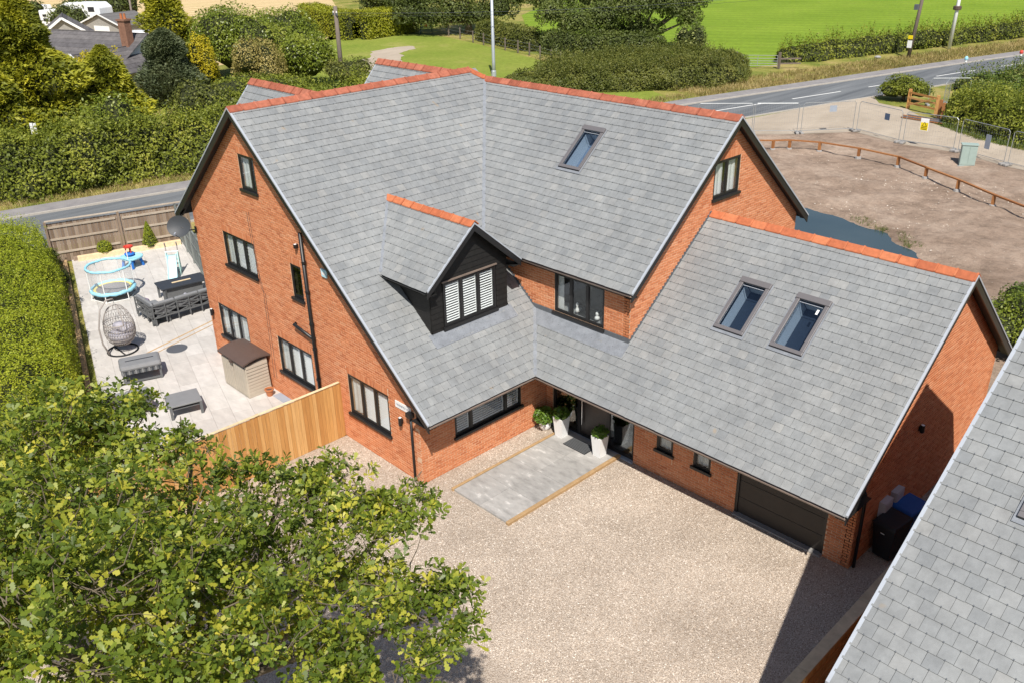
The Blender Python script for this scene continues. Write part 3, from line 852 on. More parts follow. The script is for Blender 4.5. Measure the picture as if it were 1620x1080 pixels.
ridge(roof, (-7.93, 5.62, 8.89), (2.42, 5.62, 8.89), SLM, 'ridge_tile_aged')
ridge(roof, (2.15, 4.93, 6.33), (9.36, 4.93, 6.33), SLR, 'ridge_tile')
for y0, z0 in RG: ridge(roof, (-13.12, y0, z0), (-8.4, y0, z0), 1.0, 'ridge_tile_aged')
# lead valleys
def valley(parent, p, q, w, lift=0.028, name='lead_valley', mat='lead'):
    p, q = Vector(p), Vector(q)
    d = (q - p).normalized(); sd = d.cross(Vector((0, 0, 1))).normalized(); n = sd.cross(d)
    return MB().obox(p - sd * w / 2 + n * (lift - .004), q - p, sd * w, n * .006).build(name, MATS[mat], parent)
valley(roof, (0.02, -0.02, ZE - .02), (-1.41, 1.43, zL(-1.41)), 0.14, 0.04)
valley(roof, (-3.317, 1.18, 5.05), (-7.93, 5.62, 8.89), 0.12, 0.04)
# verges: barge board, metal trim
def rake(parent, lo, hi, out, soff=0.26, hgt=0.22):
    lo, hi, out = Vector(lo), Vector(hi), Vector(out)
    d = hi - lo
    dn = Vector((0, 0, -1))
    MB().obox(lo - out * .03 + dn * .02, d, out * .035, dn * hgt).build('barge_board', MATS['black_paint'], parent)
    MB().obox(lo - out * .035 + Vector((0, 0, .025)), d, out * .06, dn * .05).build('verge_trim', MATS['verge_trim'], parent)
    MB().obox(lo - out * soff + dn * .13, d, out * (soff - .03), dn * .02).build('soffit', MATS['black_board'], parent)
mY, pX = (0, -1, 0), (1, 0, 0)
rake(roof, (0.02, -3.88, ZE - .01), (-8.29, -3.88, 9.19), mY)
rake(roof, (-13.23, -3.88, zBk(-13.23)), (-8.29, -3.88, 9.19), mY)
rake(roof, (9.34, -0.02, ZE - .01), (9.34, 4.93, 6.33), pX)
rake(roof, (9.34, 9.02, 2.99), (9.34, 4.93, 6.33), pX)
rake(roof, (2.41, 1.16, 5.03), (2.41, 5.62, 8.89), pX)
rake(roof, (2.41, 9.99, 5.11), (2.41, 5.62, 8.89), pX)
for y0, z0 in RG:
    for sgn in (-1, 1): rake(roof, (-13.1, y0 + sgn * 3.4, z0 - 3.842), (-13.1, y0, z0), (-1, 0, 0))
# eaves: fascia, soffit, gutter
def gutter_mesh(p, q, r=0.06):
    p, q = Vector(p), Vector(q); d = (q - p).normalized(); sd = Vector((0, 0, 1)).cross(d)
    mb = MB()
    an = [math.pi + math.pi * i / 6 for i in range(7)]
    for (ra, rb) in ((r, r - .006),):
        A = [p + sd * math.cos(a) * ra + Vector((0, 0, math.sin(a) * ra)) for a in an]
        for i in range(6):
            a0, a1 = an[i], an[i + 1]
            o = lambda P, a, rr: P + sd * math.cos(a) * rr + Vector((0, 0, math.sin(a) * rr))
            mb.hexa([o(p, a0, ra), o(p, a1, ra), o(p, a1, rb), o(p, a0, rb), o(q, a0, ra), o(q, a1, ra), o(q, a1, rb), o(q, a0, rb)])
    return mb
def eave(p, q, out, wall_back, zt):
    p, q, out = Vector(p), Vector(q), Vector(out)
    p.z = q.z = zt
    MB().obox(p - out * .05 + Vector((0, 0, -.17)), q - p, out * .025, Vector((0, 0, .16))).build('fascia', MATS['black_paint'], house)
    MB().obox(p - out * .055 + Vector((0, 0, -.165)), q - p, -out * (wall_back - .06), Vector((0, 0, .015))).build('soffit', MATS['black_board'], house)
    gutter_mesh(p + out * .045 + Vector((0, 0, -.035)), q + out * .045 + Vector((0, 0, -.035))).build('gutter', MATS['gutter'], house)
eave((0, -3.86, 0), (0, 0.0, 0), (1, 0, 0), 0.74, ZE - .01)
eave((0.0, 0, 0), (9.32, 0, 0), (0, -1, 0), 1.2, ZE - .01)
eave((-3.4, 1.18, 0), (2.40, 1.18, 0), (0, -1, 0), 0.25, 5.04)
# eave end cheeks (black boarded triangles) at the gable ends
MB().prism([(0.0, -3.62, ZE - .18), (-.76, -3.62, ZE - .18), (-.76, -3.62, zL(-.76) - .14), (0.0, -3.62, ZE - .12)], (0, -.05, 0)).build('eave_cheek', MATS['black_board'], house)
MB().prism([(9.09, 0.0, ZE - .18), (9.09, 1.22, ZE - .18), (9.09, 1.22, zR(1.22) - .14), (9.09, 0.0, ZE - .12)], (.05, 0, 0)).build('eave_cheek', MATS['black_board'], house)
for i in range(6):
    yy = 0.12 + i * .19
    MB().box(9.145, 9.16, yy, yy + .16, ZE - .16, max(ZE - .12, zR(yy) - .16)).build('cladding_board', MATS['black_board'], house)

# ------------------------------------------------------------------ brick walls
BR = []
k = NM('plain_brick', .85, .2)   # walls turned away from view
bt = k.n('ShaderNodeTexBrick'); bt.inputs['Scale'].default_value = 1.0; bt.inputs['Brick Width'].default_value = .225; bt.inputs['Row Height'].default_value = .075; bt.inputs['Mortar Size'].default_value = .006
bt.inputs['Color1'].default_value = (.585, .205, .082, 1); bt.inputs['Color2'].default_value = (.5, .16, .065, 1); bt.inputs['Mortar'].default_value = (.64, .41, .255, 1)
sx_ = k.n('ShaderNodeSeparateXYZ'); cx_ = k.n('ShaderNodeCombineXYZ'); k.l(k.pos(), sx_.inputs[0]); k.l(k.math('ADD', sx_.outputs[0], sx_.outputs[1]), cx_.inputs[0]); k.l(sx_.outputs[2], cx_.inputs[1]); k.l(cx_.outputs[0], bt.inputs['Vector'])
k.col(bt.outputs['Color']); MATS['plain_brick'] = k.m
class Wall:
    def __init__(s, O, u, n, z0, z1, span, opens=(), soldiers=(), name='wall', bricks=True):
        O, u, n = Vector(O), Vector(u), Vector(n)
        s.mb = MB(); s.list = []; s.n = n; s.u = u
        z = z0; r = 0
        def cut(iv, a, b):
            out = []
            for (p, q) in iv:
                if b <= p or a >= q: out.append((p, q)); continue
                if a > p: out.append((p, a))
                if b < q: out.append((b, q))
            return out
        while z < z1 - 1e-6:
            h = min(.075, z1 - z)
            iv = span(z + h / 2)
            iv = [(a, b) for a, b in iv if b - a > .02]
            for (a, b, c, d) in opens:
                if c < z + h - .01 and d > z + .01: iv = cut(iv, a, b)
            for (a, b) in iv:
                s.mb.obox(O + u * a + Vector((0, 0, z)) - n * .20, u * (b - a), n * .20, Vector((0, 0, h)))
            iv2 = iv
            for (a, b, c, d) in soldiers:
                if c < z + h - .01 and d > z + .01: iv2 = cut(iv2, a, b)
            if bricks:
                for (a, b) in iv2:
                    off = 0.1125 if r % 2 else 0
                    i = math.floor((a - off) / .225)
                    while i * .225 + off < b:
                        p = max(a, i * .225 + off + .007); q = min(b, i * .225 + off + .218); i += 1
                        if q - p < .03: continue
                        s.list.append((O + u * p + Vector((0, 0, z + .007)), u, n, q - p, h - .014))
            z += .075; r += 1
        for (a, b, c, d) in soldiers:
            x = a
            while x < b - .04:
                w = min(.065, b - x - .01)
                s.list.append((O + u * x + Vector((0, 0, c + .005)), u, n, w, d - c - .01)); x += .075
        s.part = s.mb.build(name, MATS['mortar' if bricks else 'plain_brick'], house)
        for t in s.list: BR.append((s.part, *t))
def gable_span(z):
    a = max(-12.47, (z + .14 - 9.19) / SLL - 8.29); b = min(-.74, (ZE - .14 - z) / SLL)
    return [(a, b)] if b > a else []
W1 = (-10.5, -8.5, 3.9, 5.025); W2 = (-11.75, -9.75, 0.975, 2.175); W3 = (-6.45, -5.87, 3.9, 4.95); W4 = (-7.85, -5.87, 0.975, 2.175); W5 = (-4.0, -2.06, 0.975, 2.25); WA = (-8.68, -7.75, 6.75, 7.8)
GW = [W1, W2, W3, W4, W5, WA]
sold = [(a - .02, b + .02, d, d + .225) for a, b, c, d in GW] + [(a, b, c - .3, c - .075) for a, b, c, d in (W2, W4, W5)]
Wall((0, -3.6, 0), (1, 0, 0), (0, -1, 0), 0, 9.05, gable_span, GW, sold)
WF = (-2.4, 0.15, 0.975, 2.10)
Wall((-.74, 0, 0), (0, 1, 0), (1, 0, 0), 0, 2.25, lambda z: [(-3.605, 1.2)], [WF], [(-2.4, .15, 0.675, 0.9)])
DO = (-0.46, 2.65, 0.04, 2.12); WB = (3.42, 3.97, 0.825, 1.95); WC = (4.62, 5.16, 0.825, 1.95); GD = (5.95, 8.41, -.1, 2.1)
Wall((0, 1.2, 0), (1, 0, 0), (0, -1, 0), 0, 2.25, lambda z: [(-.74, 9.07)], [DO, WB, WC, GD], [(3.42, 3.97, .525, .75), (4.62, 5.16, .525, .75)])
def ggable(z):
    a = max(1.2, (z + .14 - ZE) / SLR); b = min(8.62, 4.93 + (6.33 - .14 - z) / SLR)
    return [(a, b)] if b > a else []
Wall((9.07, 0, 0), (0, 1, 0), (1, 0, 0), 0, 6.2, ggable)
WU = (-.61, 1.26, 3.6, 4.80)
Wall((0, 1.43, 0), (1, 0, 0), (0, -1, 0), 2.925, 5.05, lambda z: [(max(-3.5, (ZE - z) / SLL - .1), 2.14)], [WU])
WR = (4.9, 6.18, 6.675, 7.725)
def rgable(z):
    a = max(1.43, 1.18 + (z + .14 - 5.05) / SLM); b = min(9.72, 5.62 + (8.89 - .14 - z) / SLM)
    return [(a, b)] if b > a else []
Wall((2.14, 0, 0), (0, 1, 0), (1, 0, 0), 2.925, 8.7, rgable, [WR], [(4.88, 6.2, 7.725, 7.95), (4.9, 6.18, 6.375, 6.6)])
# rear walls
Wall((-12.47, 0, 0), (0, 1, 0), (-1, 0, 0), 0, 8.9, lambda z: [(-3.6, 9.72)] if z < 5.1 else [(max(-3.6, y0 - (z0 - z - .2) / 1.13), y0 + (z0 - z - .2) / 1.13) for y0, z0 in RG if z0 - z > .3], bricks=False)
Wall((0, 9.72, 0), (1, 0, 0), (0, 1, 0), 0, 5.1, lambda z: [(-12.47, 2.14)], bricks=False)
Wall((0, 8.62, 0), (1, 0, 0), (0, 1, 0), 0, 3.1, lambda z: [(2.14, 9.07)], bricks=False)
# bricks: the 300 that show largest are parts, the rest joined
def brick_box(mb, P, u, n, w, h, t=.007):
    c = P - n * .002
    mb.v += [tuple(c), tuple(c + u * w), tuple(c + u * w + Vector((0, 0, h))), tuple(c + Vector((0, 0, h)))]
    e = .0025
    f = P + n * t
    mb.v += [tuple(f + u * e + Vector((0, 0, e))), tuple(f + u * (w - e) + Vector((0, 0, e))), tuple(f + u * (w - e) + Vector((0, 0, h - e))), tuple(f + u * e + Vector((0, 0, h - e)))]
    i = len(mb.v) - 8
    fs = [(i+4, i+5, i+6, i+7), (i, i+1, i+5, i+4), (i+1, i+2, i+6, i+5), (i+2, i+3, i+7, i+6), (i+3, i, i+4, i+7)]
    if u.cross(Vector((0, 0, 1))).dot(n) < 0: fs = [q[::-1] for q in fs]
    mb.f += fs
sc = []
for i, (part, P, u, n, w, h) in enumerate(BR):
    d = CAM - np.array(P); ds = np.linalg.norm(d); fc = float(np.array(n) @ d) / ds
    hidden = (abs(P.y - 1.2) < .01 and n.y < -.5 and P.z > 1.2) or (abs(P.x - 9.07) < .01) or P.x < -.8 and P.y < -3.5
    ok = w > .205 and fc > 0 and in_view(P, -5) and not hidden
    sc.append((-(fc / ds ** 2) if ok else 1.0, i))
sc.sort()
ind = set(i for s_, i in sc[:300] if s_ < 0)
bme = {}
base = house.location
joined = {}
for i, (part, P, u, n, w, h) in enumerate(BR):
    if i in ind:
        key = (tuple(u), tuple(n), round(w, 3), round(h, 3))
        if key not in bme:
            mb = MB(); brick_box(mb, Vector((0, 0, 0)), u, n, w, h)
            me = bpy.data.meshes.new('brick'); me.from_pydata(mb.v, [], mb.f); me.materials.append(MATS['brick']); bme[key] = me
        o = bpy.data.objects.new('brick', bme[key]); COL.objects.link(o); o.parent = part; o.location = P - base + n * random.uniform(-.002, .003)
    else:
        brick_box(joined.setdefault(part.name, (part, MB()))[1], P, u, n, w, h, .007 + random.uniform(-.003, .003))
for nm, (part, mb) in joined.items(): mb.build('brickwork', MATS['brick'], part, kind='stuff')

# ------------------------------------------------------------------ windows
def window(parent, O, u, n, w, h, lights, sill=True, blind='venetian', rec=0.012, fr=0.055, glassm='glass', name='window', cover=None, label=None):
    O, u, n = Vector(O), Vector(u), Vector(n)
    Z = Vector((0, 0, 1))
    mb = MB()
    B = O - n * (rec + .06)
    D = n * .06
    mb.obox(B, u * w, D, Z * fr); mb.obox(B + Z * (h - fr), u * w, D, Z * fr)
    mb.obox(B + Z * fr, u * fr, D, Z * (h - 2 * fr)); mb.obox(B + u * (w - fr) + Z * fr, u * fr, D, Z * (h - 2 * fr))
    nl = len(lights); tot = sum(lights); mw = .075
    inner = w - 2 * fr - mw * (nl - 1)
    x = fr; cells = []
    for i, l in enumerate(lights):
        cw = inner * l / tot
        cells.append((x, cw)); x += cw
        if i < nl - 1:
            mb.obox(B + u * x + Z * fr + n * .001, u * mw, D, Z * (h - 2 * fr)); x += mw
    # casement rims
    for (cx, cw) in cells:
        q = B + u * cx + Z * fr + n * .012; rw = .028; hh = h - 2 * fr; E = n * .04
        mb.obox(q, u * cw, E, Z * rw); mb.obox(q + Z * (hh - rw), u * cw, E, Z * rw); mb.obox(q + Z * rw, u * rw, E, Z * (hh - 2 * rw)); mb.obox(q + u * (cw - rw) + Z * rw, u * rw, E, Z * (hh - 2 * rw))
    o = mb.build(name, MATS['frame_black'], parent, label=label)
    for i, (cx, cw) in enumerate(cells):
        q = B + u * (cx + .02) + Z * (fr + .02) + n * .03
        MB().obox(q, u * (cw - .04), n * .008, Z * (h - 2 * fr - .04)).build('pane', MATS[glassm], o)
        bl = blind[i] if isinstance(blind, (list, tuple)) else blind
        q = B + u * (cx + .0) + Z * fr - n * .05
        hh = h - 2 * fr
        if bl == 'venetian':
            mb = MB(); z = 0.01
            while z < hh - .02:
                c0 = q + Z * z
                mb.obox(c0, u * cw, n * .028 + Z * -.022, Z * .004 + n * .003); z += .047
            for f_ in (.18, .82): mb.obox(q + u * (cw * f_) + n * .03, u * .012, n * .003, Z * hh)
            mb.build('blind', MATS['blind_white'], o)
        elif bl == 'shutter':
            mb = MB(); z = 0.05; st = .045
            q2 = q + n * .03
            mb.obox(q2, u * st, n * .03, Z * hh); mb.obox(q2 + u * (cw - st), u * st, n * .03, Z * hh)
            mb.obox(q2 + u * st, u * (cw - 2 * st), n * .03, Z * .05); mb.obox(q2 + u * st + Z * (hh - .05), u * (cw - 2 * st), n * .03, Z * .05)
            while z < hh - .07:
                mb.obox(q2 + u * st + Z * z, u * (cw - 2 * st), n * .040 - Z * .016, Z * .010 + n * .004); z += .075
            mb.build('shutter', MATS['blind_white'], o)
        elif bl == 'curtain':
            mb = MB(); ns = 9
            for a in range(ns):
                x0 = cw * a / ns; x1 = cw * (a + 1) / ns
                d0 = .02 * math.sin(a * 1.9); d1 = .02 * math.sin((a + 1) * 1.9)
                mb.poly([q + u * x0 + n * d0, q + u * x1 + n * d1, q + u * x1 + n * d1 + Z * hh, q + u * x0 + n * d0 + Z * hh])
            mb.build('curtain', MATS['curtain'], o)
        elif bl == 'half':
            mb = MB(); mb.obox(q, u * (cw * .4), n * .01, Z * hh); mb.build('curtain', MATS['curtain'], o)
    # room box behind; its shade is put into the dark colour
    mb = MB(); t = .02; dp = .9
    q = B - n * dp - u * .1 - Z * .1; ww, hh = w + .2, h + .2
    mb.obox(q, u * ww, -n * t, Z * hh); mb.obox(q, u * ww, n * (dp - .12), -Z * t); mb.obox(q + Z * hh, u * ww, n * (dp - .12), Z * t)
    mb.obox(q, -u * t, n * (dp - .12), Z * hh); mb.obox(q + u * ww, u * t, n * (dp - .12), Z * hh)
    mb.build('reveal', MATS['room'], o)
    if sill:
        MB().obox(O - u * .05 - n * .05 - Z * .075, u * (w + .1), n * .12, Z * .075).build('sill', MATS['frame_black'], o)
    return o
nY = (0, -1, 0)
def gwin(W, lights, **kw): return window(house, (W[0], -3.6, W[2]), (1, 0, 0), nY, W[1] - W[0], W[3] - W[2], lights, **kw)
gwin(W1, [1, 1, 1], blind=['curtain', 'venetian', 'venetian'])
gwin(W2, [1, 1, 1], blind=['curtain', 'curtain', 'curtain'])
gwin(W3, [1], blind=None, glassm='glass_dark')
gwin(W4, [1, 1, 1], blind=['curtain', 'venetian', 'venetian'])
gwin(W5, [1, 1, 1], blind=['curtain', 'venetian', 'venetian'])
gwin(WA, [1, .28], blind=['curtain', 'venetian'])
window(house, (-.74, WF[0], WF[2]), (0, 1, 0), pX, WF[1] - WF[0], WF[3] - WF[2], [.62, 1.5, .62], blind='shutter')
for W in (WB, WC): window(house, (W[0], 1.2, W[2]), (1, 0, 0), nY, W[1] - W[0], W[3] - W[2], [1], blind='curtain')
window(house, (WU[0], 1.43, WU[2]), (1, 0, 0), nY, WU[1] - WU[0], WU[3] - WU[2], [1, 1, 1], blind=['half', None, None], glassm='glass')
window(house, (2.14, WR[0], WR[2]), (0, 1, 0), pX, WR[1] - WR[0], WR[3] - WR[2], [1, 1], blind='curtain')
# ornaments on the upper window ledge
led = thing('window_ornament', (0.1, 1.62, 3.70), 'white ornament standing on the ledge inside the upper window', 'ornament', 'ornaments behind the upper window')
MB().lathe([(0.03, 0), (.07, .02), (.05, .1), (.02, .16), (.045, .2), (.03, .27), (.005, .3)], n=12).build('figure', MATS['white_plastic'], led, local=True, smooth=True)
l2 = copy_tree(led); l2.location = (0.85, 1.62, 3.70); l2.scale = (1.3, 1.3, .8); l2['label'] = 'squat white ornament on the ledge behind the right pane of the upper window'
led['label'] = 'slim white ornament on the ledge behind the middle pane of the upper window'
# front door set
fd = MB()
x0, x1, z0, z1 = DO
for a, b in ((x0, x0 + .08), (0.50, 0.62), (1.62, 1.74), (x1 - .08, x1)): fd.box(a, b, 1.235, 1.30, z0, z1)
for c, d in ((z0, z0 + .09), (z1 - .08, z1)):
    for a, b in ((x0 + .08, .5), (.62, 1.62), (1.74, x1 - .08)): fd.box(a, b, 1.236, 1.299, c, d)
door = fd.build('front_door', MATS['frame_black'], house)
MB().box(.63, 1.61, 1.255, 1.295, z0 + .095, z1 - .085).build('door_leaf', pieces('door_dark', [(0, (.028, .022, .02)), (1, (.034, .027, .024))], .35, .5, .3, 6, .1), door)
for a, b in ((x0 + .08, .5), (1.74, x1 - .08)): MB().box(a, b, 1.26, 1.272, z0 + .09, z1 - .08).build('pane', MATS['glass_dark'], door)
MB().tube([(.72, 1.19, .45), (.72, 1.19, 1.75)], .016, 10).tube([(.72, 1.19, .6), (.72, 1.26, .6)], .01, 6).tube([(.72, 1.19, 1.6), (.72, 1.26, 1.6)], .01, 6).build('handle', MATS['chrome'], door)
MB().box(x0 - .02, x1 + .02, 1.12, 1.24, 0.0, 0.04).build('threshold', MATS['plate_grey'], door)
mb = MB(); mb.box(x0, x1, 3.2, 3.25, 0, 2.3).box(x0, x1, 1.32, 3.2, 0.0, .035)
mb.build('hall', MATS['room'], door)
mb = MB()
for i in range(4): mb.box(1.8 + i * .01, 2.6, 2.0 + i * .28, 2.28 + i * .28, .04, .2 + i * .18)
mb.build('stair', MATS['white_plastic'], door)
# garage door
gd = MB().box(5.95, 6.02, 1.22, 1.3, 0, 2.1).box(8.34, 8.41, 1.22, 1.3, 0, 2.1).box(6.02, 8.34, 1.221, 1.3, 2.03, 2.1).build('garage_door', MATS['frame_black'], house)
for i in range(4):
    MB().box(6.02, 8.34, 1.25, 1.29, .02 + i * .503, .02 + i * .503 + .495).build('panel', pieces('garage_panel', [(0, (.024, .02, .018)), (1, (.028, .023, .02))], .5, .45, .15, 4, .1) if i == 0 else MATS['garage_panel'], gd, bevel=.006)
MB().box(5.95, 8.41, 1.1, 1.25, -.02, .045).build('threshold', MATS['concrete_block'], gd)
# lead flashings: under the upper window, up the gable wall, stepped
MB().hexa([(-1.45, 1.05, zR(1.05) + .02), (2.2, 1.05, zR(1.05) + .02), (2.2, 1.42, zR(1.42) + .02), (-1.42, 1.42, zR(1.42) + .02),
           (-1.45, 1.05, zR(1.05) + .032), (2.2, 1.05, zR(1.05) + .032), (2.2, 1.42, zR(1.42) + .032), (-1.42, 1.42, zR(1.42) + .032)]).build('lead_apron', MATS['lead'], roof)
MB().box(-1.42, 2.16, 1.40, 1.425, zR(1.4), zR(1.4) + .16).build('flashing', MATS['lead_dark'], roof)
y = 1.42
while y < 4.85:
    MB().hexa([(2.145, y, zR(y)), (2.17, y, zR(y)), (2.17, y + .0915, zR(y + .0915)), (2.145, y + .0915, zR(y + .0915)),
               (2.145, y, zR(y) + .13), (2.17, y, zR(y) + .13), (2.17, y + .0915, zR(y) + .13), (2.145, y + .0915, zR(y) + .13)]).build('step_flashing', MATS['lead_dark'], roof)
    y += .0915
x = -1.42
while x > -3.3:
    MB().hexa([(x, 1.405, zL(x)), (x - .0902, 1.405, zL(x - .0902)), (x - .0902, 1.425, zL(x - .0902)), (x, 1.425, zL(x)),
               (x, 1.405, zL(x) + .13), (x - .0902, 1.405, zL(x) + .13), (x - .0902, 1.425, zL(x) + .13), (x, 1.425, zL(x) + .13)]).build('step_flashing', MATS['lead_dark'], roof)
    x -= .0902

# ------------------------------------------------------------------ dormer
D_x, D_f = DOR['x'], DOR['xf']; y0, y1, yc = DOR['y0'], DOR['y1'], DOR['yc']; sD = (DOR['za'] - DOR['ze']) / (yc - DOR['ye0'])
core = MB()
core.prism([(D_x + .01, y0, 3.55), (D_x + .01, y1, 3.55), (D_x + .01, y1, 5.3), (D_x + .01, yc, 6.5), (D_x + .01, y0, 5.3)], (-.02, 0, 0))
DW = (-1.80, 0.11, 3.80, 5.10)
core = MB()
def dspan(z): return max(y0, yc - (DOR['za'] - .1 - z) / sD), min(y1, yc + (DOR['za'] - .1 - z) / sD)
z = 3.6
while z < 6.4:
    a, b = dspan(z + .05)
    segs = [(a, b)] if not (z + .1 > DW[2] and z < DW[3]) else [(a, DW[0]), (DW[1], b)]
    for p, q in segs: core.box(D_x - .08, D_x, p, q, z, z + .1)
    z += .1
for yy in (y0, y1 - .06):
    core.prism([(D_x - .08, yy, 3.6), (D_x - .08, yy, 5.35), (-3.9, yy, 5.35)], (0, .06, 0))
dorm = core.build('dormer', MATS['black_board'], house, label='black boarded dormer with white shutters in its window')
z = 3.66
while z < 6.35:
    a, b = dspan(z + .15)
    if z + .15 > DW[2] and z < DW[3]: segs = [(a, DW[0] - .04), (DW[1] + .04, b)]
    else: segs = [(a, b)]
    for p, q in segs:
        if q - p > .05: MB().hexa([(D_x, p, z), (D_x + .03, p, z), (D_x + .03, q, z), (D_x, q, z), (D_x, p, z + .158), (D_x + .012, p, z + .158), (D_x + .012, q, z + .158), (D_x, q, z + .158)]).build('cladding_board', MATS['black_board'], dorm)
    xb = -(z - ZE) / SLL
    if z < 5.1:
        for yy, sg in ((y0, -1), (y1, 1)):
            MB().prism([(D_x, yy, z), (xb + .02, yy, z), (xb - .19, yy, z + .158), (D_x, yy, z + .158)], (0, sg * .02, 0)).build('cladding_board', MATS['black_board'], dorm)
    z += .16
window(dorm, (D_x + .05, DW[0], DW[2]), (0, 1, 0), pX, DW[1] - DW[0], DW[3] - DW[2], [1, 1, 1], sill=False, blind='shutter', name='window_frame')
for ch in list(bpy.data.objects):
    if ch.parent and ch.parent.name.startswith('window_frame') and ch.parent.parent is dorm:
        ch.parent = dorm
MB().box(D_x, D_x + .09, DW[0] - .06, DW[1] + .06, DW[2] - .09, DW[2] - .005).build('sill', MATS['frame_black'], dorm)
MB().box(D_x + .02, D_x + .07, DW[0] - .05, DW[1] + .05, DW[3] + .003, DW[3] + .04).build('head_drip', MATS['gutter'], dorm)
# dormer roof
dd = MB()
for ye in (DOR['ye0'], DOR['ye1']):
    ze_ = DOR['ze']
    pts = [(D_f - .02, ye, ze_), (D_f - .02, yc, DOR['za']), (-(DOR['za'] - ZE) / SLL - .02, yc, DOR['za']), (-(ze_ - ZE) / SLL - .02, ye, ze_)]
    dd.prism([(a, b, c - .012) for a, b, c in pts], (0, 0, -.09))
dd.build('dormer_roof', MATS['underlay'], dorm)
S2 = SlateSet(); kD = math.hypot(1, sD)
Lr = (yc - DOR['ye0']) * kD; xa = -(DOR['ze'] - ZE) / SLL; xbk = -(DOR['za'] - ZE) / SLL
S2.plane((D_f, DOR['ye0'], DOR['ze']), (1, 0, 0), Vector((0, 1, sD)), -4.2, 0, Lr, [(1, 0, -.01), (0, 1, Lr - .02), (-1, (xbk - xa) / Lr, -(xa - D_f))])
S2.plane((D_f, DOR['ye1'], DOR['ze']), (-1, 0, 0), Vector((0, -1, sD)), 0, 4.2, Lr, [(-1, 0, -.01), (0, 1, Lr - .02), (1, (xbk - xa) / Lr, -(xa - D_f))])
S2.emit(dorm, 120, lambda c: c.y < yc)
ridge(dorm, (xbk - .02, yc, DOR['za'] + .01), (D_f + .03, yc, DOR['za'] + .01), sD, 'ridge_tile', 0.45, .15)
for ye, sg in ((DOR['ye0'], -1), (DOR['ye1'], 1)):
    lo, hi = Vector((D_f, ye, DOR['ze'] - .005)), Vector((D_f, yc, DOR['za']))
    MB().obox(lo - Vector((.03, 0, .02)), hi - lo, Vector((.035, 0, 0)), Vector((0, 0, -.2))).build('barge_board', MATS['black_paint'], dorm)
    MB().obox(lo + Vector((-.03, 0, .022)), hi - lo, Vector((.055, 0, 0)), Vector((0, 0, -.045))).build('verge_trim', MATS['verge_trim'], dorm)
    MB().obox(lo + Vector((-.28, 0, -.115)), hi - lo, Vector((.25, 0, 0)), Vector((0, 0, -.02))).build('soffit', MATS['black_board'], dorm)
    gutter_mesh((D_f, ye + sg * .045, DOR['ze'] - .03), (xa + .05, ye + sg * .045, DOR['ze'] - .03), .05).build('gutter', MATS['black_paint'], dorm)
    MB().obox((D_f, ye + sg * -.01, DOR['ze'] - .17), (xa - D_f + .12, 0, 0), (0, -sg * .30, 0), (0, 0, .02)).build('soffit', MATS['black_board'], dorm)
    valley(dorm, (xa - .0, ye, DOR['ze']), (xbk, yc, DOR['za']), .09, .035, mat='lead')
# apron and soakers
MB().hexa([(-1.36, y0 - .12, zL(-1.36) + .018), (-1.36, y1 + .12, zL(-1.36) + .018), (-1.69, y1 + .12, zL(-1.69) + .018), (-1.69, y0 - .12, zL(-1.69) + .018),
           (-1.36, y0 - .12, zL(-1.36) + .03), (-1.36, y1 + .12, zL(-1.36) + .03), (-1.69, y1 + .12, zL(-1.69) + .03), (-1.69, y0 - .12, zL(-1.69) + .03)]).build('lead_apron', MATS['lead'], dorm)

# ------------------------------------------------------------------ roof windows
def rooflight(parent, O, u, v, w, h, blind=True, sticker=False, label=None):
    O, u, v = Vector(O), Vector(u).normalized(), Vector(v).normalized(); n = u.cross(v)
    f = .10; T = .075
    mb = MB()
    mb.obox(O, u * w, v * f, n * T); mb.obox(O + v * f, u * f, v * (h - 2 * f - .04), n * T); mb.obox(O + u * (w - f) + v * f, u * f, v * (h - 2 * f - .04), n * T)
    mb.obox(O - u * .01 + v * (h - f - .06), u * (w + .02), v * (f + .06), n * (T + .025))
    o = mb.build('roof_window', MATS['velux_grey'], parent, bevel=.008, label=label)
    MB().obox(O + u * f + v * f + n * .03, u * (w - 2 * f), v * (h - 2 * f - .05), n * .008).build('pane', MATS['velux_glass'], o)
    MB().obox(O - u * .05 + v * -.10 + n * .022, u * (w + .1), v * .11, n * .006).obox(O - u * .05 + n * .021, u * .05, v * h, n * .008).obox(O + u * w + n * .021, u * .05, v * h, n * .008).build('flashing', MATS['lead'], o)
    MB().obox(O + n * (T - .02) - v * .012, u * w, v * .012, -n * .055).build('black_edge_strip', MATS['black_paint'], o)  # black strip along the lower frame edge
    # white reveal and dark shaft
    dn = -n * .55
    mb = MB()
    mb.obox(O + u * (f - .01) + v * f + n * .02, -u * .02, v * (h - 2 * f), dn); mb.obox(O + u * (w - f + .01) + v * f + n * .02, u * .02, v * (h - 2 * f), dn)
    mb.obox(O + u * f + v * (f - .01) + n * .02, u * (w - 2 * f), -v * .02, dn); mb.obox(O + u * f + v * (h - f + .01) + n * .02, u * (w - 2 * f), v * .02, dn)
    mb.build('reveal', MATS['white_plastic'], o)
    MB().obox(O + u * f + v * f - n * .5, u * (w - 2 * f), v * (h - 2 * f), -n * .02).build('blind', MATS['shade_blind'] if blind else MATS['plate_grey'], o)
    MB().tube([O + u * (f + .03) + v * (h - f - .13) + n * .05, O + u * (w - f - .03) + v * (h - f - .13) + n * .05], .009, 6).build('vent_bar', MATS['verge_trim'], o)
    if sticker: MB().obox(O + u * (w - f - .14) + v * (h - f - .34) + n * .039, u * .06, v * .14, n * .002).build('sticker', MATS['sign_white'], o)
    return o
rooflight(roof, Vector((4.14, 2.385, zR(2.385))) + Vector((0, 0, .012)), (1, 0, 0), vR, .86, 1.59)
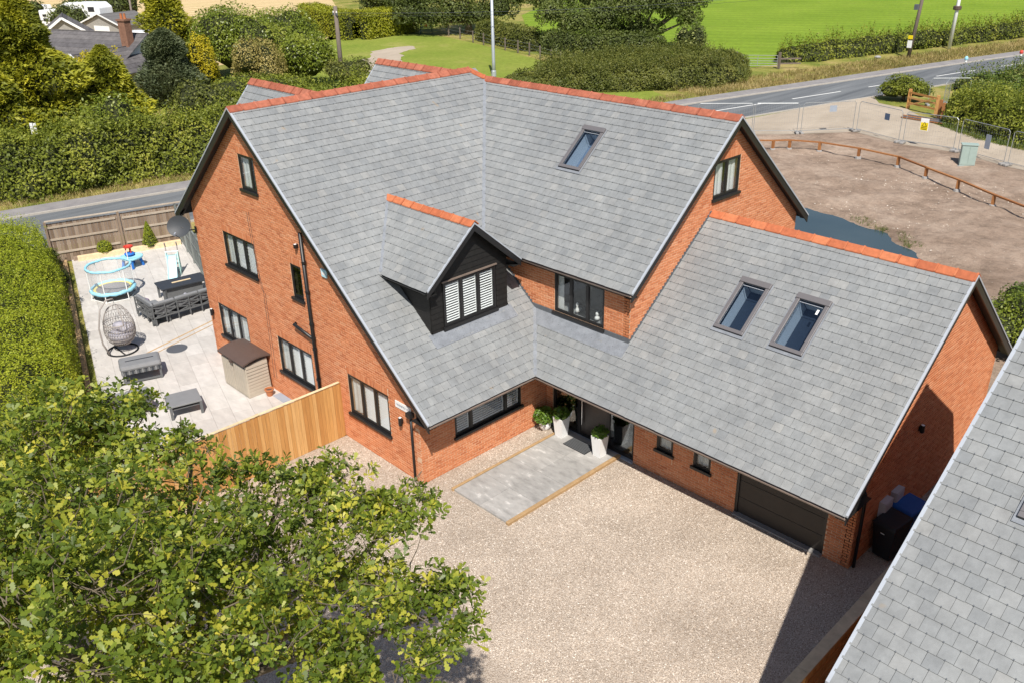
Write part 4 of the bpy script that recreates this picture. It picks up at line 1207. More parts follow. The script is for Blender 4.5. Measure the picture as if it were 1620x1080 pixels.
rooflight(roof, Vector((5.76, 2.395, zR(2.395))) + Vector((0, 0, .012)), (1, 0, 0), vR, .88, 1.58, sticker=True)
rooflight(roof, Vector((-2.42, 3.52, zM(3.52))) + Vector((0, 0, .012)), (1, 0, 0), vM, .84, 1.56, blind=False)
# ------------------------------------------------------------------ pipes on the house
MB().tube([(-5.50, -3.69, 6.1), (-5.47, -3.69, 0.0)], .055, 12).build('soil_pipe', MATS['black_paint'], house, smooth=True)
MB().tube([(-6.5, -3.62, 3.02), (-6.5, -3.70, 3.0), (-5.5, -3.70, 2.86)], .05, 10).build('soil_pipe', MATS['black_paint'], house, smooth=True)
for zz in (5.2, 4.3, 3.3, 2.85, 2.5, 1.5): MB().lathe([(.07, 0), (.07, .06)], (-5.48, -3.69, zz), 12).build('pipe_collar', MATS['black_paint'], house)
MB().tube([(-1.02, -3.66, 2.05), (-1.02, -3.66, 0.02)], .038, 10).build('downpipe', MATS['black_paint'], house, smooth=True)
MB().box(-1.12, -.92, -3.76, -3.6, 2.03, 2.17).build('hopper', MATS['black_paint'], house, bevel=.01)
MB().tube([(9.10, 1.33, 2.1), (9.14, 1.33, 2.0), (9.14, 1.33, 0.02)], .038, 10).build('downpipe', MATS['black_paint'], house, smooth=True)
# cables on the gable wall
for pts in ([(-8.62, -3.612, 6.0), (-8.58, -3.612, 5.0), (-8.3, -3.612, 3.6), (-8.42, -3.612, 0.5)], [(-8.5, -3.612, 6.05), (-8.4, -3.612, 3.6), (-8.2, -3.612, 3.5), (-8.26, -3.612, 0.5)]):
    MB().tube(pts, .007, 5).build('cable', MATS['box_brown'], house)
# ------------------------------------------------------------------ fittings on the house
def wall_lamp(loc, n, label, h=.24):
    t = thing('wall_lamp', loc, label, 'lamp', 'black lamps on the brick walls')
    n = Vector(n); u = Vector((-n.y, n.x, 0))
    MB().obox(-u * .04 - Vector((0, 0, .06)), u * .08, n * .03, (0, 0, .12)).build('bracket', MATS['black_paint'], t, local=True)
    c = n * .075
    MB().lathe([(.05, -h / 2), (.055, -h / 2 + .01), (.055, h / 2 - .01), (.05, h / 2)], c, 14).build('body', MATS['black_paint'], t, local=True, smooth=True)
    for zz in (-h / 2 - .004, h / 2): MB().lathe([(.04, 0), (.04, .004)], (c.x, c.y, zz), 12).build('lens', MATS['blind_white'], t, local=True)
wall_lamp((-12.2, -3.607, 1.68), (0, -1, 0), 'black cylinder wall lamp near the patio corner of the gable')
wall_lamp((-1.47, -3.607, 1.72), (0, -1, 0), 'black cylinder wall lamp below the white house name sign')
wall_lamp((-5.85, -3.607, 5.62), (0, -1, 0), 'small black lamp high on the gable left of the soil pipe', .12)
wall_lamp((9.077, 3.95, 2.65), (1, 0, 0), 'black lamp on the shaded garage gable wall', .2)
sg = thing('house_sign', (-1.38, -3.607, 2.17), 'white house name plate with blue lettering beside the eaves', 'sign')
MB().box(-.34, .34, -.018, 0, -.10, .10).build('plate', MATS['sign_white'], sg, local=True)
def text(body, size, loc, rot, mat, parent, name='lettering', align='CENTER', ext=.001):
    cu = bpy.data.curves.new(name, 'FONT'); cu.body = body; cu.size = size; cu.align_x = align; cu.align_y = 'CENTER'; cu.extrude = ext
    cu.materials.append(MATS[mat])
    o = bpy.data.objects.new(name, cu); COL.objects.link(o); o.location = loc; o.rotation_euler = rot; o.parent = parent
    dg = bpy.context.evaluated_depsgraph_get()
    me = bpy.data.meshes.new_from_object(o.evaluated_get(dg))
    p = bpy.data.objects.new(name, me); COL.objects.link(p); p.location = loc; p.rotation_euler = rot; p.parent = parent
    bpy.data.objects.remove(o); bpy.data.curves.remove(cu)
    p.name = name
    return p
mb = MB()
for i in range(15):   # small blue strokes: the name is too blurred to read
    if i == 10: continue
    x_ = -.27 + i * .039
    mb.box(x_, x_ + .009, -.0205, -.018, -.03, .03)
    mb.box(x_ + .009, x_ + .026, -.0205, -.018, *((.021, .03), (-.005, .004), (-.03, -.021))[i % 3])
    if i % 2: mb.box(x_ + .019, x_ + .026, -.0206, -.0181, -.02, .02)
mb.build('lettering', MATS['sign_blue'], sg, local=True)
ab = thing('alarm_box', (-4.55, -3.607, 5.15), 'pale alarm box under the verge of the left gable', 'alarm')
MB().prism([(-.13, -.05, -.14), (.13, -.05, -.14), (.16, -.05, .1), (-.16, -.05, .1)], (0, .05, 0)).build('case', MATS['pale_blue'], ab, local=True, bevel=.02)
MB().box(-.08, .08, -.055, -.05, -.06, .02).build('badge', MATS['sign_white'], ab, local=True)
# satellite dish
sd = thing('satellite_dish', (-12.42, -3.62, 4.62), 'dark grey satellite dish on the corner of the brick gable', 'satellite dish')
MB().tube([(0, 0, 0), (-.05, -.25, .02), (-.24, -.38, .12)], .022, 8).box(-.06, .06, -.02, .01, -.1, .1).build('bracket', MATS['black_paint'], sd, local=True)
nr, na = 6, 22
mb = MB(); ax = Vector((.66, -.66, .40)).normalized(); e1 = ax.cross(Vector((0, 0, 1))).normalized(); e2 = e1.cross(ax); ctr = Vector((-.28, -.42, .14))
for side in (0, 1):
    i0_ = len(mb.v)
    for a in range(nr + 1):
        for b in range(na):
            rr = a / nr; t_ = 2 * math.pi * b / na
            p = ctr + e1 * math.cos(t_) * rr * .40 + e2 * math.sin(t_) * rr * .36 + ax * (rr * rr * .09 - side * .012)
            mb.v.append(tuple(p))
    for a in range(nr):
        for b in range(na):
            q = (i0_ + a * na + b, i0_ + a * na + (b + 1) % na, i0_ + (a + 1) * na + (b + 1) % na, i0_ + (a + 1) * na + b)
            mb.f.append(q if side == 0 else q[::-1])
mb.build('reflector', MATS['dish_grey'], sd, local=True, smooth=True)
MB().tube([ctr - e2 * .38, ctr - e2 * .3 + ax * .45], .012, 6).build('arm', MATS['black_paint'], sd, local=True)
MB().tube([ctr - e2 * .3 + ax * .45, ctr - e2 * .24 + ax * .36], .03, 8).build('receiver', MATS['plate_grey'], sd, local=True)
# meter boxes, bins
for yy, lab in ((2.55, 'nearer'), (3.15, 'farther')):
    t = thing('meter_box', (9.077, yy, .75), 'white utility meter box on the garage gable, the one %s the drive' % ('nearer' if lab == 'nearer' else 'farther from'), 'meter box', 'meter boxes on the garage gable')
    MB().box(0, .16, -.2, .2, 0, .56).build('case', MATS['meter_white'], t, local=True)
    MB().box(.16, .172, -.17, .17, .04, .52).build('door', MATS['meter_white'], t, local=True, bevel=.004)
    MB().tube([(.08, -.1, 0), (.08, -.1, -.73)], .02, 8).build('conduit', MATS['meter_white'], t, local=True)
def wheelie_bin(loc, rz, lidm, label):
    t = thing('wheelie_bin', loc, label, 'bin', 'wheelie bins beside the garage', rz)
    MB().hexa([(-.22, -.26, .06), (.22, -.26, .06), (.22, .26, .06), (-.22, .26, .06), (-.29, -.34, .98), (.29, -.34, .98), (.29, .36, .98), (-.29, .36, .98)]).build('body', MATS['bin_black' if lidm != 'bin_blue' else 'bin_blue'], t, local=True, bevel=.03)
    MB().hexa([(-.31, -.36, .985), (.31, -.36, .985), (.31, .36, .985), (-.31, .36, .985), (-.27, -.30, 1.05), (.27, -.30, 1.05), (.29, .36, 1.09), (-.29, .36, 1.09)]).build('lid', MATS[lidm], t, local=True, bevel=.02)
    MB().tube([(-.27, .40, 1.0), (.27, .40, 1.0)], .018, 8).build('handle', MATS['bin_black'], t, local=True)
    for s_ in (-1, 1): MB().tube([(s_ * .2, .28, .1), (s_ * .26, .28, .1)], .1, 14).build('wheel', MATS['bin_black'], t, local=True)
    MB().box(-.05, .05, -.352, -.345, .78, .80).build('badge', MATS['sign_white'], t, local=True)
wheelie_bin((9.47, 2.3, 0), R(-8), 'bin_black', 'black wheelie bin beside the garage, nearest the drive')
wheelie_bin((9.5, 3.15, 0), R(-12), 'bin_blue', 'blue lidded wheelie bin behind the black one beside the garage')
# ------------------------------------------------------------------ neighbouring house
nb = thing('neighbour_house', (15.5, -1.5, 0), 'neighbouring house with pale grey slate roof cutting in from the right', 'house')
NX0, NX1, NYE, NZE, NSL, NYR = 11.72, 20.0, -5.55, 3.42, 0.672, 1.68
zN = lambda y: NZE + NSL * (y - NYE)
NZR = zN(NYR); NYB, NZB = 3.99, 6.55
dk = MB()
dk.prism([(NX0 + .02, NYE + .02, zN(NYE) - .012), (NX1, NYE + .02, zN(NYE) - .012), (NX1, NYR, NZR - .012), (NX0 + .02, NYR, NZR - .012)], (0, 0, -.11))
dk.prism([(NX0 + .02, NYR, NZR - .012), (NX1, NYR, NZR - .012), (NX1, NYB, NZB), (NX0 + .02, NYB, NZB)], (0, 0, -.11))
nroof = dk.build('roof', MATS['underlay'], nb)
kN = math.hypot(1, NSL)
S3 = SlateSet()
S3.plane((NX0, NYE, NZE), (1, 0, 0), Vector((0, 1, NSL)), 0, NX1 - NX0, (NYR - NYE) * kN, [(-1, 0, -.01), (1, 0, NX1 - NX0), (0, 1, (NYR - NYE) * kN - .02)])
kb = math.hypot(NYB - NYR, NZR - NZB)
S3.plane((NX0, NYB, NZB), (-1, 0, 0), Vector((0, NYR - NYB, NZR - NZB)), -(NX1 - NX0), 0, kb, [(1, 0, -.01), (-1, 0, NX1 - NX0), (0, 1, kb - .02)], None, False)
S3.emit(nroof, 300)
ridge(nroof, (NX0 - .02, NYR, NZR), (NX1, NYR, NZR), .65, 'ridge_tile')
mX = (-1, 0, 0)
for lo, hi in (((NX0, NYE - .02, NZE - .015), (NX0, NYR, NZR)), ((NX0, NYB + .02, NZB - .01), (NX0, NYR, NZR))): rake(nroof, lo, hi, mX)
gutter_mesh((NX0, NYE - .05, NZE - .045), (NX1, NYE - .05, NZE - .045)).build('gutter', MATS['gutter'], nb)
MB().box(NX0, NX1, NYE + .03, NYE + .06, NZE - .2, NZE - .02).build('fascia', MATS['black_paint'], nb)
_keep_house = house
house = nb; BR = []
def nspan(z):
    a = max(-5.1, NYE + (z + .14 - NZE) / NSL); b = 3.8 if z < NZB else min(3.8, NYR + (NZR - .14 - z) / .57)
    return [(a, b)] if b > a else []
Wall((NX0 + .28, 0, 0), (0, 1, 0), (-1, 0, 0), 0, NZR - .2, nspan, bricks=False)
Wall((0, -5.1, 0), (1, 0, 0), (0, -1, 0), 0, 3.45, lambda z: [(NX0 + .28, NX1 - .2)])
Wall((0, 3.8, 0), (1, 0, 0), (0, 1, 0), 0, 6.5, lambda z: [(NX0 + .28, NX1 - .2)], bricks=False)
joined = {}
for (part, P, u, n, w, h) in BR: brick_box(joined.setdefault(part.name, (part, MB()))[1], P, u, n, w, h, .007)
for nm, (part, mb) in joined.items(): mb.build('brickwork', MATS['brick'], part, kind='stuff')
house = _keep_house
# its rooflight at the picture edge
yq = -2.52
rooflight(nroof, Vector((12.93, yq, zN(yq))) + Vector((0, 0, .012)), (1, 0, 0), Vector((0, 1, NSL)), .78, 1.4)
# rear wing of the neighbour (casts the second shadow on the gable)
MB().prism([(12.6, 4.3, 0), (12.6, 8.4, 0), (12.6, 8.4, 4.0), (12.6, 6.35, 5.6), (12.6, 4.3, 4.0)], (5, 0, 0)).build('rear_wing', MATS['plain_brick'], nb)

# ------------------------------------------------------------------ boundary fence on the right of the drive
def board_fence(name, p, q, h, board, mat, label, side, rails=True, posts=2.4, cap=None, capw=.1, rail_mat=None, gap=.004, top=None, post_mat=None, lap=False):
    """boards on one face; side = +1/-1 : which side the rails show"""
    p, q = Vector(p), Vector(q); d = q - p; L = d.length; u = d.normalized(); n = Vector((-u.y, u.x, 0)) * side
    t = thing(name, (p + q) / 2 - Vector((0, 0, 0)), label, 'fence')
    m_ = int(L / board); bw = L / m_
    me = None
    base = t.location
    for i in range(m_):
        o_ = p + u * (i * bw)
        hh = h - random.uniform(0, .012)
        MB().obox(o_ + u * gap - n * (.012 if i % 2 and lap else 0), u * (bw - 2 * gap if not lap else bw + .01), -n * .016, (0, 0, hh)).build('board', MATS[mat], t)
    if rails:
        for zz in (.3, h * .5, h - .25): MB().obox(p + Vector((0, 0, zz)) + n * .001, u * L, n * .04, (0, 0, .09)).build('rail', MATS[rail_mat or mat], t)
    npo = max(1, round(L / posts))
    for i in range(npo + 1):
        c = p + u * (L * i / npo)
        MB().obox(c - u * .05 + n * .002, u * .1, n * .1, (0, 0, h + .02)).build('post', MATS[post_mat or mat], t)
    if cap:
        for i in range(npo):
            MB().obox(p + u * (L * i / npo + .003) - n * (capw / 2) + Vector((0, 0, h + .022)), u * (L / npo - .006), n * capw, (0, 0, .03)).build('capping', MATS[cap], t, bevel=.006)
    return t
board_fence('boundary_fence', (10.30, 1.6, 0), (10.52, -8.5, 0), 1.12, .125, 'fence_new', 'low timber fence with broad pale capping beside the neighbouring roof', 1, cap='gravel_board', capw=.24, rail_mat='fence_new')
# new tan fence from the gable to the left
board_fence('side_fence', (-4.42, -3.66, 0), (-4.42, -11.5, 0), 1.78, .115, 'fence_new', 'tall new tan timber fence running from the gable wall toward the hedge', -1, cap='sleeper_pale', capw=.08, rail_mat='fence_new', lap=False)
# old fence at the back of the patio
bf0, bf1 = Vector((-26.55, -4.4, 0)), Vector((-24.9, 1.5, 0))
u_ = (bf1 - bf0).normalized(); n_ = Vector((u_.y, -u_.x, 0))
t = thing('back_fence', (bf0 + bf1) / 2, 'weathered brown board fence along the far end of the patio', 'fence')
L_ = (bf1 - bf0).length; nb_ = int(L_ / .14)
for i in range(nb_):
    MB().obox(bf0 + u_ * (i * L_ / nb_ + .004), u_ * (L_ / nb_ - .008), -n_ * .018, (0, 0, 1.85 - random.uniform(0, .015))).build('board', MATS['fence_old'], t)
for zz, hh in ((.42, .09), (1.05, .09), (1.62, .09)):
    for a, b in ((0.0, .48), (.52, 1.0)):
        MB().obox(bf0 + u_ * (L_ * a + .02) + n_ * .002 + Vector((0, 0, zz - (.0 if a == 0 else .04))), u_ * (L_ * (b - a) - .04), n_ * .045, (0, 0, hh)).build('rail', MATS['fence_old_rail'], t)
for f_ in (0, .5, 1.0): MB().obox(bf0 + u_ * (L_ * f_ - .05) + n_ * .002, u_ * .1, n_ * .1, (0, 0, 1.95)).build('post', MATS['fence_old'], t)
for a, b in ((0.0, .5), (.5, 1.0)): MB().obox(bf0 + u_ * (L_ * a + .005) - n_ * .05 + Vector((0, 0, 1.952)), u_ * (L_ * (b - a) - .01), n_ * .16, (0, 0, .035)).build('capping', MATS['fence_old_rail'], t)
# grey side screen between old fence and house
t = thing('side_screen', (-22.5, .2, 0), 'grey weathered timber screen gates between back fence and house corner', 'gate')
s0, s1 = Vector((-25.0, 1.0, 0)), Vector((-18.4, -.85, 0)); u_ = (s1 - s0).normalized(); n_ = Vector((u_.y, -u_.x, 0))
L_ = (s1 - s0).length
for pn in range(4):
    a0 = L_ * pn / 4
    for i in range(11): MB().obox(s0 + u_ * (a0 + .06 + i * (L_ / 4 - .1) / 11) + Vector((0, 0, .06)), u_ * ((L_ / 4 - .1) / 11 - .006), -n_ * .018, (0, 0, 1.7)).build('board', MATS['grey_wood'], t)
    for zz in (.15, .95, 1.66): MB().obox(s0 + u_ * (a0 + .05) + n_ * .002 + Vector((0, 0, zz)), u_ * (L_ / 4 - .1), n_ * .035, (0, 0, .09)).build('rail', MATS['grey_wood'], t)
for i in range(5): MB().obox(s0 + u_ * (L_ * i / 4 - .05) - n_ * .03, u_ * .1, n_ * .1, (0, 0, 1.9)).build('post', MATS['grey_wood'], t)
# sleepers round the patio beds
e = MB().obox((-26.1, -3.5, 0), (1.28, 4.36, 0), (.21, -.06, 0), (0, 0, .24)).build('sleeper_edging', MATS['sleeper_pale'], bevel=.012)
tag(e, 'pale timber sleeper edging the planting bed below the old fence', 'edging')
e = MB().obox((-26.2, -3.95, 0), (13.4, -3.99, 0), (-.05, -.17, 0), (0, 0, .14)).build('sleeper_edging', MATS['sleeper'], bevel=.012)
tag(e, 'brown timber sleeper running between the long hedge and the patio', 'edging')
tag(MB().obox((-26.4, -3.6, -.01), (1.3, 4.4, 0), (.28, -.085, 0), (0, 0, .17)).build('planting_bed', MATS['earth']), kind='structure')
for pts, lab in ((((-15.25, -2.2), (-13.95, -6.45)), 'thin tan strip across the patio paving nearer the sofa'), (((-14.85, -2.5), (-13.72, -6.2)), 'thin tan strip across the patio paving nearer the manhole')):
    (ax_, ay_), (bx_, by_) = pts
    tag(MB().beam((ax_, ay_, .022), (bx_, by_, .022), .07 if 'sofa' in lab else .05, .006).build('paving_strip', MATS['sleeper']), lab, 'strip', 'tan strips in the patio paving')
t = thing('manhole_cover', (-13.82, -4.51, .021), 'round dark grey inspection cover set in the pale patio', 'manhole')
MB().lathe([(.33, 0), (.33, .008), (.30, .012), (0.0, .012)], n=28).build('plate', MATS['manhole'], t, local=True)
MB().lathe([(.37, 0), (.37, .006), (.335, .006), (.335, 0)], n=28).build('rim', MATS['lead_dark'], t, local=True)

# ------------------------------------------------------------------ patio things
# trampoline
t = thing('trampoline', (-20.55, -4.05, .02), 'small round toddler trampoline with pale blue rim pads and clear net', 'trampoline')
Rt = .86
MB().lathe([(Rt - .12, .33), (Rt - .12, .338)], n=32).build('jump_mat', MATS['mat_grey'], t, local=True)
MB().lathe([(Rt - .2, .345), (Rt - .12, .37), (Rt - .1, .35)], n=32, cap=False).build('inner_pad', MATS['yellow_pad'], t, local=True, smooth=True)
mb = MB(); pts = [(Rt * math.cos(a) * .97, Rt * math.sin(a) * .97, .35 + .012 * math.sin(9 * a)) for a in np.linspace(0, 2 * math.pi, 49)]
mb.tube(pts, [.075 + .012 * math.sin(k_ * 2.1) for k_ in range(49)], 8, False); mb.build('rim_pad', MATS['sky_blue'], t, local=True, smooth=True)
mb = MB(); pts = [(Rt * math.cos(a), Rt * math.sin(a), 1.33 + .01 * math.sin(7 * a)) for a in np.linspace(0, 2 * math.pi, 49)]
mb.tube(pts, [.05 + .012 * math.sin(k_ * 2.6) for k_ in range(49)], 8, False); mb.build('top_ring', MATS['sky_blue'], t, local=True, smooth=True)
for i in range(6):
    a = i * math.pi / 3 + .3; x, y = Rt * math.cos(a), Rt * math.sin(a)
    MB().tube([(x, y, .36), (x, y, 1.33)], .022, 8).build('net_pole', MATS['white_plastic'], t, local=True)
    MB().tube([(x, y, .33), (x * 1.02, y * 1.02, .0)], .02, 8).build('leg', MATS['white_plastic'], t, local=True)
    MB().tube([(x * 1.02, y * 1.02, .02), (Rt * 1.02 * math.cos(a + 1.047), Rt * 1.02 * math.sin(a + 1.047), .02)], .016, 6).build('foot_bar', MATS['white_plastic'], t, local=True)
k = NM('net_mesh'); tr = k.n('ShaderNodeBsdfTransparent'); mx = k.n('ShaderNodeMixShader'); mx.inputs[0].default_value = .2
df = k.n('ShaderNodeBsdfDiffuse'); df.inputs[0].default_value = (.7, .72, .74, 1)
k.l(tr.outputs[0], mx.inputs[1]); k.l(df.outputs[0], mx.inputs[2]); k.l(mx.outputs[0], k.t.nodes['Material Output'].inputs[0]); MATS['net_mesh'] = k.m
mb = MB()
for i in range(32):
    a0, a1 = 2 * math.pi * i / 32, 2 * math.pi * (i + 1) / 32; r_ = Rt * .97
    mb.poly([(r_ * math.cos(a0), r_ * math.sin(a0), .38), (r_ * math.cos(a1), r_ * math.sin(a1), .38), (r_ * math.cos(a1), r_ * math.sin(a1), 1.32), (r_ * math.cos(a0), r_ * math.sin(a0), 1.32)])
mb.build('net', MATS['net_mesh'], t, local=True)
MB().tube([(.0, .84, 1.3), (.0, .84, 1.75)], .02, 8).build('flag_pole', MATS['white_plastic'], t, local=True)
# water table toy
t = thing('water_table', (-23.4, -2.05, .02), 'blue plastic water play table with red tower on top', 'toy', None, R(20))
MB().lathe([(.28, .36), (.42, .40), (.44, .50), (.40, .50), (.38, .43), (0, .42)], n=20, sq=3).build('tray', MATS['sky_blue'], t, local=True, smooth=True)
for sx in (-1, 1):
    for sy in (-1, 1): MB().hexa([(sx * .3 - .05, sy * .3 - .05, 0), (sx * .3 + .05, sy * .3 - .05, 0), (sx * .3 + .05, sy * .3 + .05, 0), (sx * .3 - .05, sy * .3 + .05, 0), (sx * .24 - .05, sy * .24 - .05, .4), (sx * .24 + .05, sy * .24 - .05, .4), (sx * .24 + .05, sy * .24 + .05, .4), (sx * .24 - .05, sy * .24 + .05, .4)]).build('leg', MATS['blue'], t, local=True, bevel=.015)
MB().lathe([(.2, .5), (.22, .54), (.2, .58), (.1, .6), (.0, .6)], (-.22, .1, 0), 16).build('upper_tray', MATS['blue'], t, local=True)
for a in range(3): MB().tube([(-.22 + .12 * math.cos(a * 2.1), .1 + .12 * math.sin(a * 2.1), .58), (-.22 + .12 * math.cos(a * 2.1), .1 + .12 * math.sin(a * 2.1), .84)], .028, 8).build('column', MATS['red'], t, local=True)
MB().lathe([(.1, .82), (.2, .84), (.21, .9), (.17, .9), (.15, .86), (0, .86)], (-.22, .1, 0), 16).build('top_bowl', MATS['red'], t, local=True)
# toddler slide
t = thing('toddler_slide', (-21.0, -1.2, .02), 'mint green toddler slide with ladder sides by the grey screen', 'toy', None, R(-30))
for sy in (-.24, .24):
    MB().prism([(-.42, sy - .025, 0), (-.3, sy - .025, 0), (-.17, sy - .025, .62), (-.1, sy - .025, .62), (.02, sy - .025, 0), (.14, sy - .025, 0), (-.02, sy - .025, .98), (-.24, sy - .025, .98)], (0, .05, 0)).build('side_panel', MATS['mint'], t, local=True, bevel=.012)
    MB().tube([(-.2, sy, .95), (-.26, sy, 1.25), (-.18, sy, 1.42), (-.1, sy, 1.40)], .025, 8).build('handrail', MATS['rope'], t, local=True)
for zz in (.18, .4, .62, .8): MB().box(-.36 + zz * .12, -.26 + zz * .12, -.22, .22, zz, zz + .035).build('step', MATS['mint'], t, local=True)
mb = MB()
pr = [(-.05, .86), (.18, .78), (.5, .48), (.85, .16), (1.05, .07), (1.2, .06)]
for i in range(len(pr) - 1):
    (xa_, za_), (xb_, zb_) = pr[i], pr[i + 1]
    mb.hexa([(xa_, -.17, za_ - .02), (xb_, -.17, zb_ - .02), (xb_, .17, zb_ - .02), (xa_, .17, za_ - .02), (xa_, -.17, za_), (xb_, -.17, zb_), (xb_, .17, zb_), (xa_, .17, za_)])
    for s_ in (-.19, .17): mb.hexa([(xa_, s_, za_ - .02), (xb_, s_, zb_ - .02), (xb_, s_ + .02, zb_ - .02), (xa_, s_ + .02, za_ - .02), (xa_, s_, za_ + .09), (xb_, s_, zb_ + .09), (xb_, s_ + .02, zb_ + .09), (xa_, s_ + .02, za_ + .09)])
mb.build('chute', MATS['pale_blue'], t, local=True)
MB().tube([(-.12, -.28, 1.02), (-.12, .28, 1.02)], .03, 8).build('top_bar', MATS['white_plastic'], t, local=True)
# garden sofa (L-shaped) : long back toward the camera
def sofa_frame(t, L, D, H=.78, slat=8, back=True, rows=5):
    pass
t = thing('corner_sofa', (-16.75, -3.0, .02), 'dark grey slatted corner sofa with grey cushions and purple pillows', 'sofa')
def sofa_wing(t, O, u, n, L, Dp=.8):
    """back panel along u at O, seat extends along -n (n faces outward)"""
    O, u, n = Vector(O), Vector(u), Vector(n); Z = Vector((0, 0, 1))
    for z_ in (.30, .80): MB().obox(O + Z * z_ - n * .04, u * L, n * .045, Z * .05).build('frame_rail', MATS['grey_frame'], t, local=True)
    nseg = max(2, round(L / .5))
    for i in range(nseg + 1): MB().obox(O + u * (L * i / nseg - (.04 if i == nseg else 0)) + Z * .1 - n * .04, u * .04, n * .046, Z * .72).build('upright', MATS['grey_frame'], t, local=True)
    for i in range(nseg):
        for r_ in range(4):
            a, b = L * i / nseg + .04, L * (i + 1) / nseg; z0_ = .37 + r_ * .105
            tl = (.05 if (i + r_) % 2 else -.05)
            MB().hexa([O + u * a + Z * (z0_ + tl) - n * .02, O + u * b + Z * (z0_ - tl) - n * .02, O + u * b + Z * (z0_ - tl), O + u * a + Z * (z0_ + tl),
                       O + u * a + Z * (z0_ + tl + .035) - n * .02, O + u * b + Z * (z0_ - tl + .035) - n * .02, O + u * b + Z * (z0_ - tl + .035), O + u * a + Z * (z0_ + tl + .035)]).build('slat', MATS['grey_frame'], t, local=True)
    MB().obox(O + Z * .26 - n * (Dp), u * L, n * (Dp - .05), Z * .06).build('seat_base', MATS['grey_frame'], t, local=True)
    nc = max(1, round(L / .85))
    for i in range(nc):
        MB().obox(O + u * (L * i / nc + .01) + Z * .325 - n * Dp, u * (L / nc - .02), n * (Dp - .2), Z * .15).build('seat_cushion', MATS['grey_cushion'], t, local=True, bevel=.04)
        MB().obox(O + u * (L * i / nc + .01) + Z * .45 - n * .21, u * (L / nc - .02), n * .15, Z * .45).build('back_cushion', MATS['grey_cushion'], t, local=True, bevel=.05)
    for a in (.05, L - .11):
        for dd_ in (.06, Dp - .08): MB().obox(O + u * a - n * dd_, u * .06, n * .06, Z * .27).build('leg', MATS['grey_frame'], t, local=True)
sofa_wing(t, (.55, -1.25, 0), (0, 1, 0), (1, 0, 0), 2.9)
sofa_wing(t, (-1.0, -1.28, 0), (1, 0, 0), (0, -1, 0), 1.5)
for (x, y, m_, rz) in ((-.55, -.95, 'purple', .3), (-.3, -1.0, 'lilac', -.2), (.25, .4, 'lilac', .1)):
    MB().box(-.2, .2, -.06, .06, 0, .36).xf(Matrix.Translation((x, y, .48)) @ Matrix.Rotation(rz, 4, 'Z') @ Matrix.Rotation(.3, 4, 'X')).build('pillow', MATS[m_], t, local=True, bevel=.05)
# fire table
t = thing('fire_table', (-18.4, -2.05, .02), 'dark slate topped fire table with pale burner strip by the sofa', 'table', None, R(-8))
MB().box(-.5, .5, -.95, .95, .60, .66).build('top', MATS['dark_top'], t, local=True, bevel=.01)
MB().box(-.38, .38, -.72, .72, .18, .6).build('body', MATS['grey_frame'], t, local=True)
MB().box(-.05, .05, -.38, .38, .661, .675).build('burner', MATS['sleeper_pale'], t, local=True)
for sx in (-1, 1):
    for sy in (-1, 1): MB().box(sx * .42 - .04, sx * .42 + .04, sy * .85 - .04, sy * .85 + .04, 0, .6).build('leg', MATS['grey_frame'], t, local=True)
# hanging egg chair
t = thing('egg_chair', (-15.1, -5.95, .02), 'woven hanging egg chair with lilac cushion on a curved stand', 'egg chair')
mb = MB(); a_ = np.linspace(0, 2 * math.pi, 25)
mb.tube([(.52 * math.cos(a) , .52 * math.sin(a) , .03) for a in a_], .03, 8, False); mb.tube([(-.5, -.1, .03), (.5, -.1, .03)], .025, 8)
mb.build('stand_base', MATS['bin_black'], t, local=True, smooth=True)
MB().tube([(.1, -.5, .03), (.12, -.66, .5), (.12, -.68, 1.1), (.08, -.5, 1.75), (.04, -.22, 2.02), (0, .05, 2.0)], .03, 8).build('stand_arm', MATS['rope'], t, local=True, smooth=True)
MB().tube([(0, .05, 2.0), (0, .05, 1.82)], .012, 6).build('chain', MATS['galv'], t, local=True)
# woven shell: crossing strands on an egg, open to the front (+x,-y side up)
mb = MB()
def egg(th, ph):
    rr = .52 * math.sin(th) ** .85 * (1.0 - .18 * math.cos(th)); return Vector((rr * math.cos(ph), .05 + rr * math.sin(ph), 1.08 - .78 * -math.cos(th) * -1 if False else 1.0 + .76 * math.cos(th)))
open_dir = R(-60)
for i in range(34):
    ph = 2 * math.pi * i / 34
    dph = abs((ph - open_dir + math.pi) % (2 * math.pi) - math.pi)
    t0_ = 1.35 if dph < 1.05 else (.12 if i % 3 == 0 else 1.15)
    for sg_ in (-1, 1):
        pts = [egg(th, ph + sg_ * (th - 1.5) * .35) for th in np.linspace(t0_, 2.95, 9)]
        mb.tube(pts, .006, 4, False)
for th in np.linspace(1.5, 2.9, 7): mb.tube([egg(th, ph) for ph in np.linspace(0, 2 * math.pi, 29)], .009, 4, False)
for th in np.linspace(.5, 1.4, 3): mb.tube([egg(th, ph) for ph in np.linspace(open_dir + 1.05, open_dir + 2 * math.pi - 1.05, 22)], .009, 4, False)
mb.tube([egg(th, open_dir + 1.05) for th in np.linspace(.05, 1.4, 9)] + [egg(1.42, ph) for ph in np.linspace(open_dir + 1.05, open_dir - 1.05, 12)] + [egg(th, open_dir - 1.05) for th in np.linspace(1.4, .05, 9)], .022, 6, False)
mb.build('woven_shell', MATS['rope'], t, local=True, smooth=True)
MB().lathe([(.05, -.58), (.28, -.52), (.42, -.34), (.44, -.2), (.3, -.16), (.0, -.2)], (0, .05, .9), 20).build('seat_cushion', MATS['lilac'], t, local=True, smooth=True)
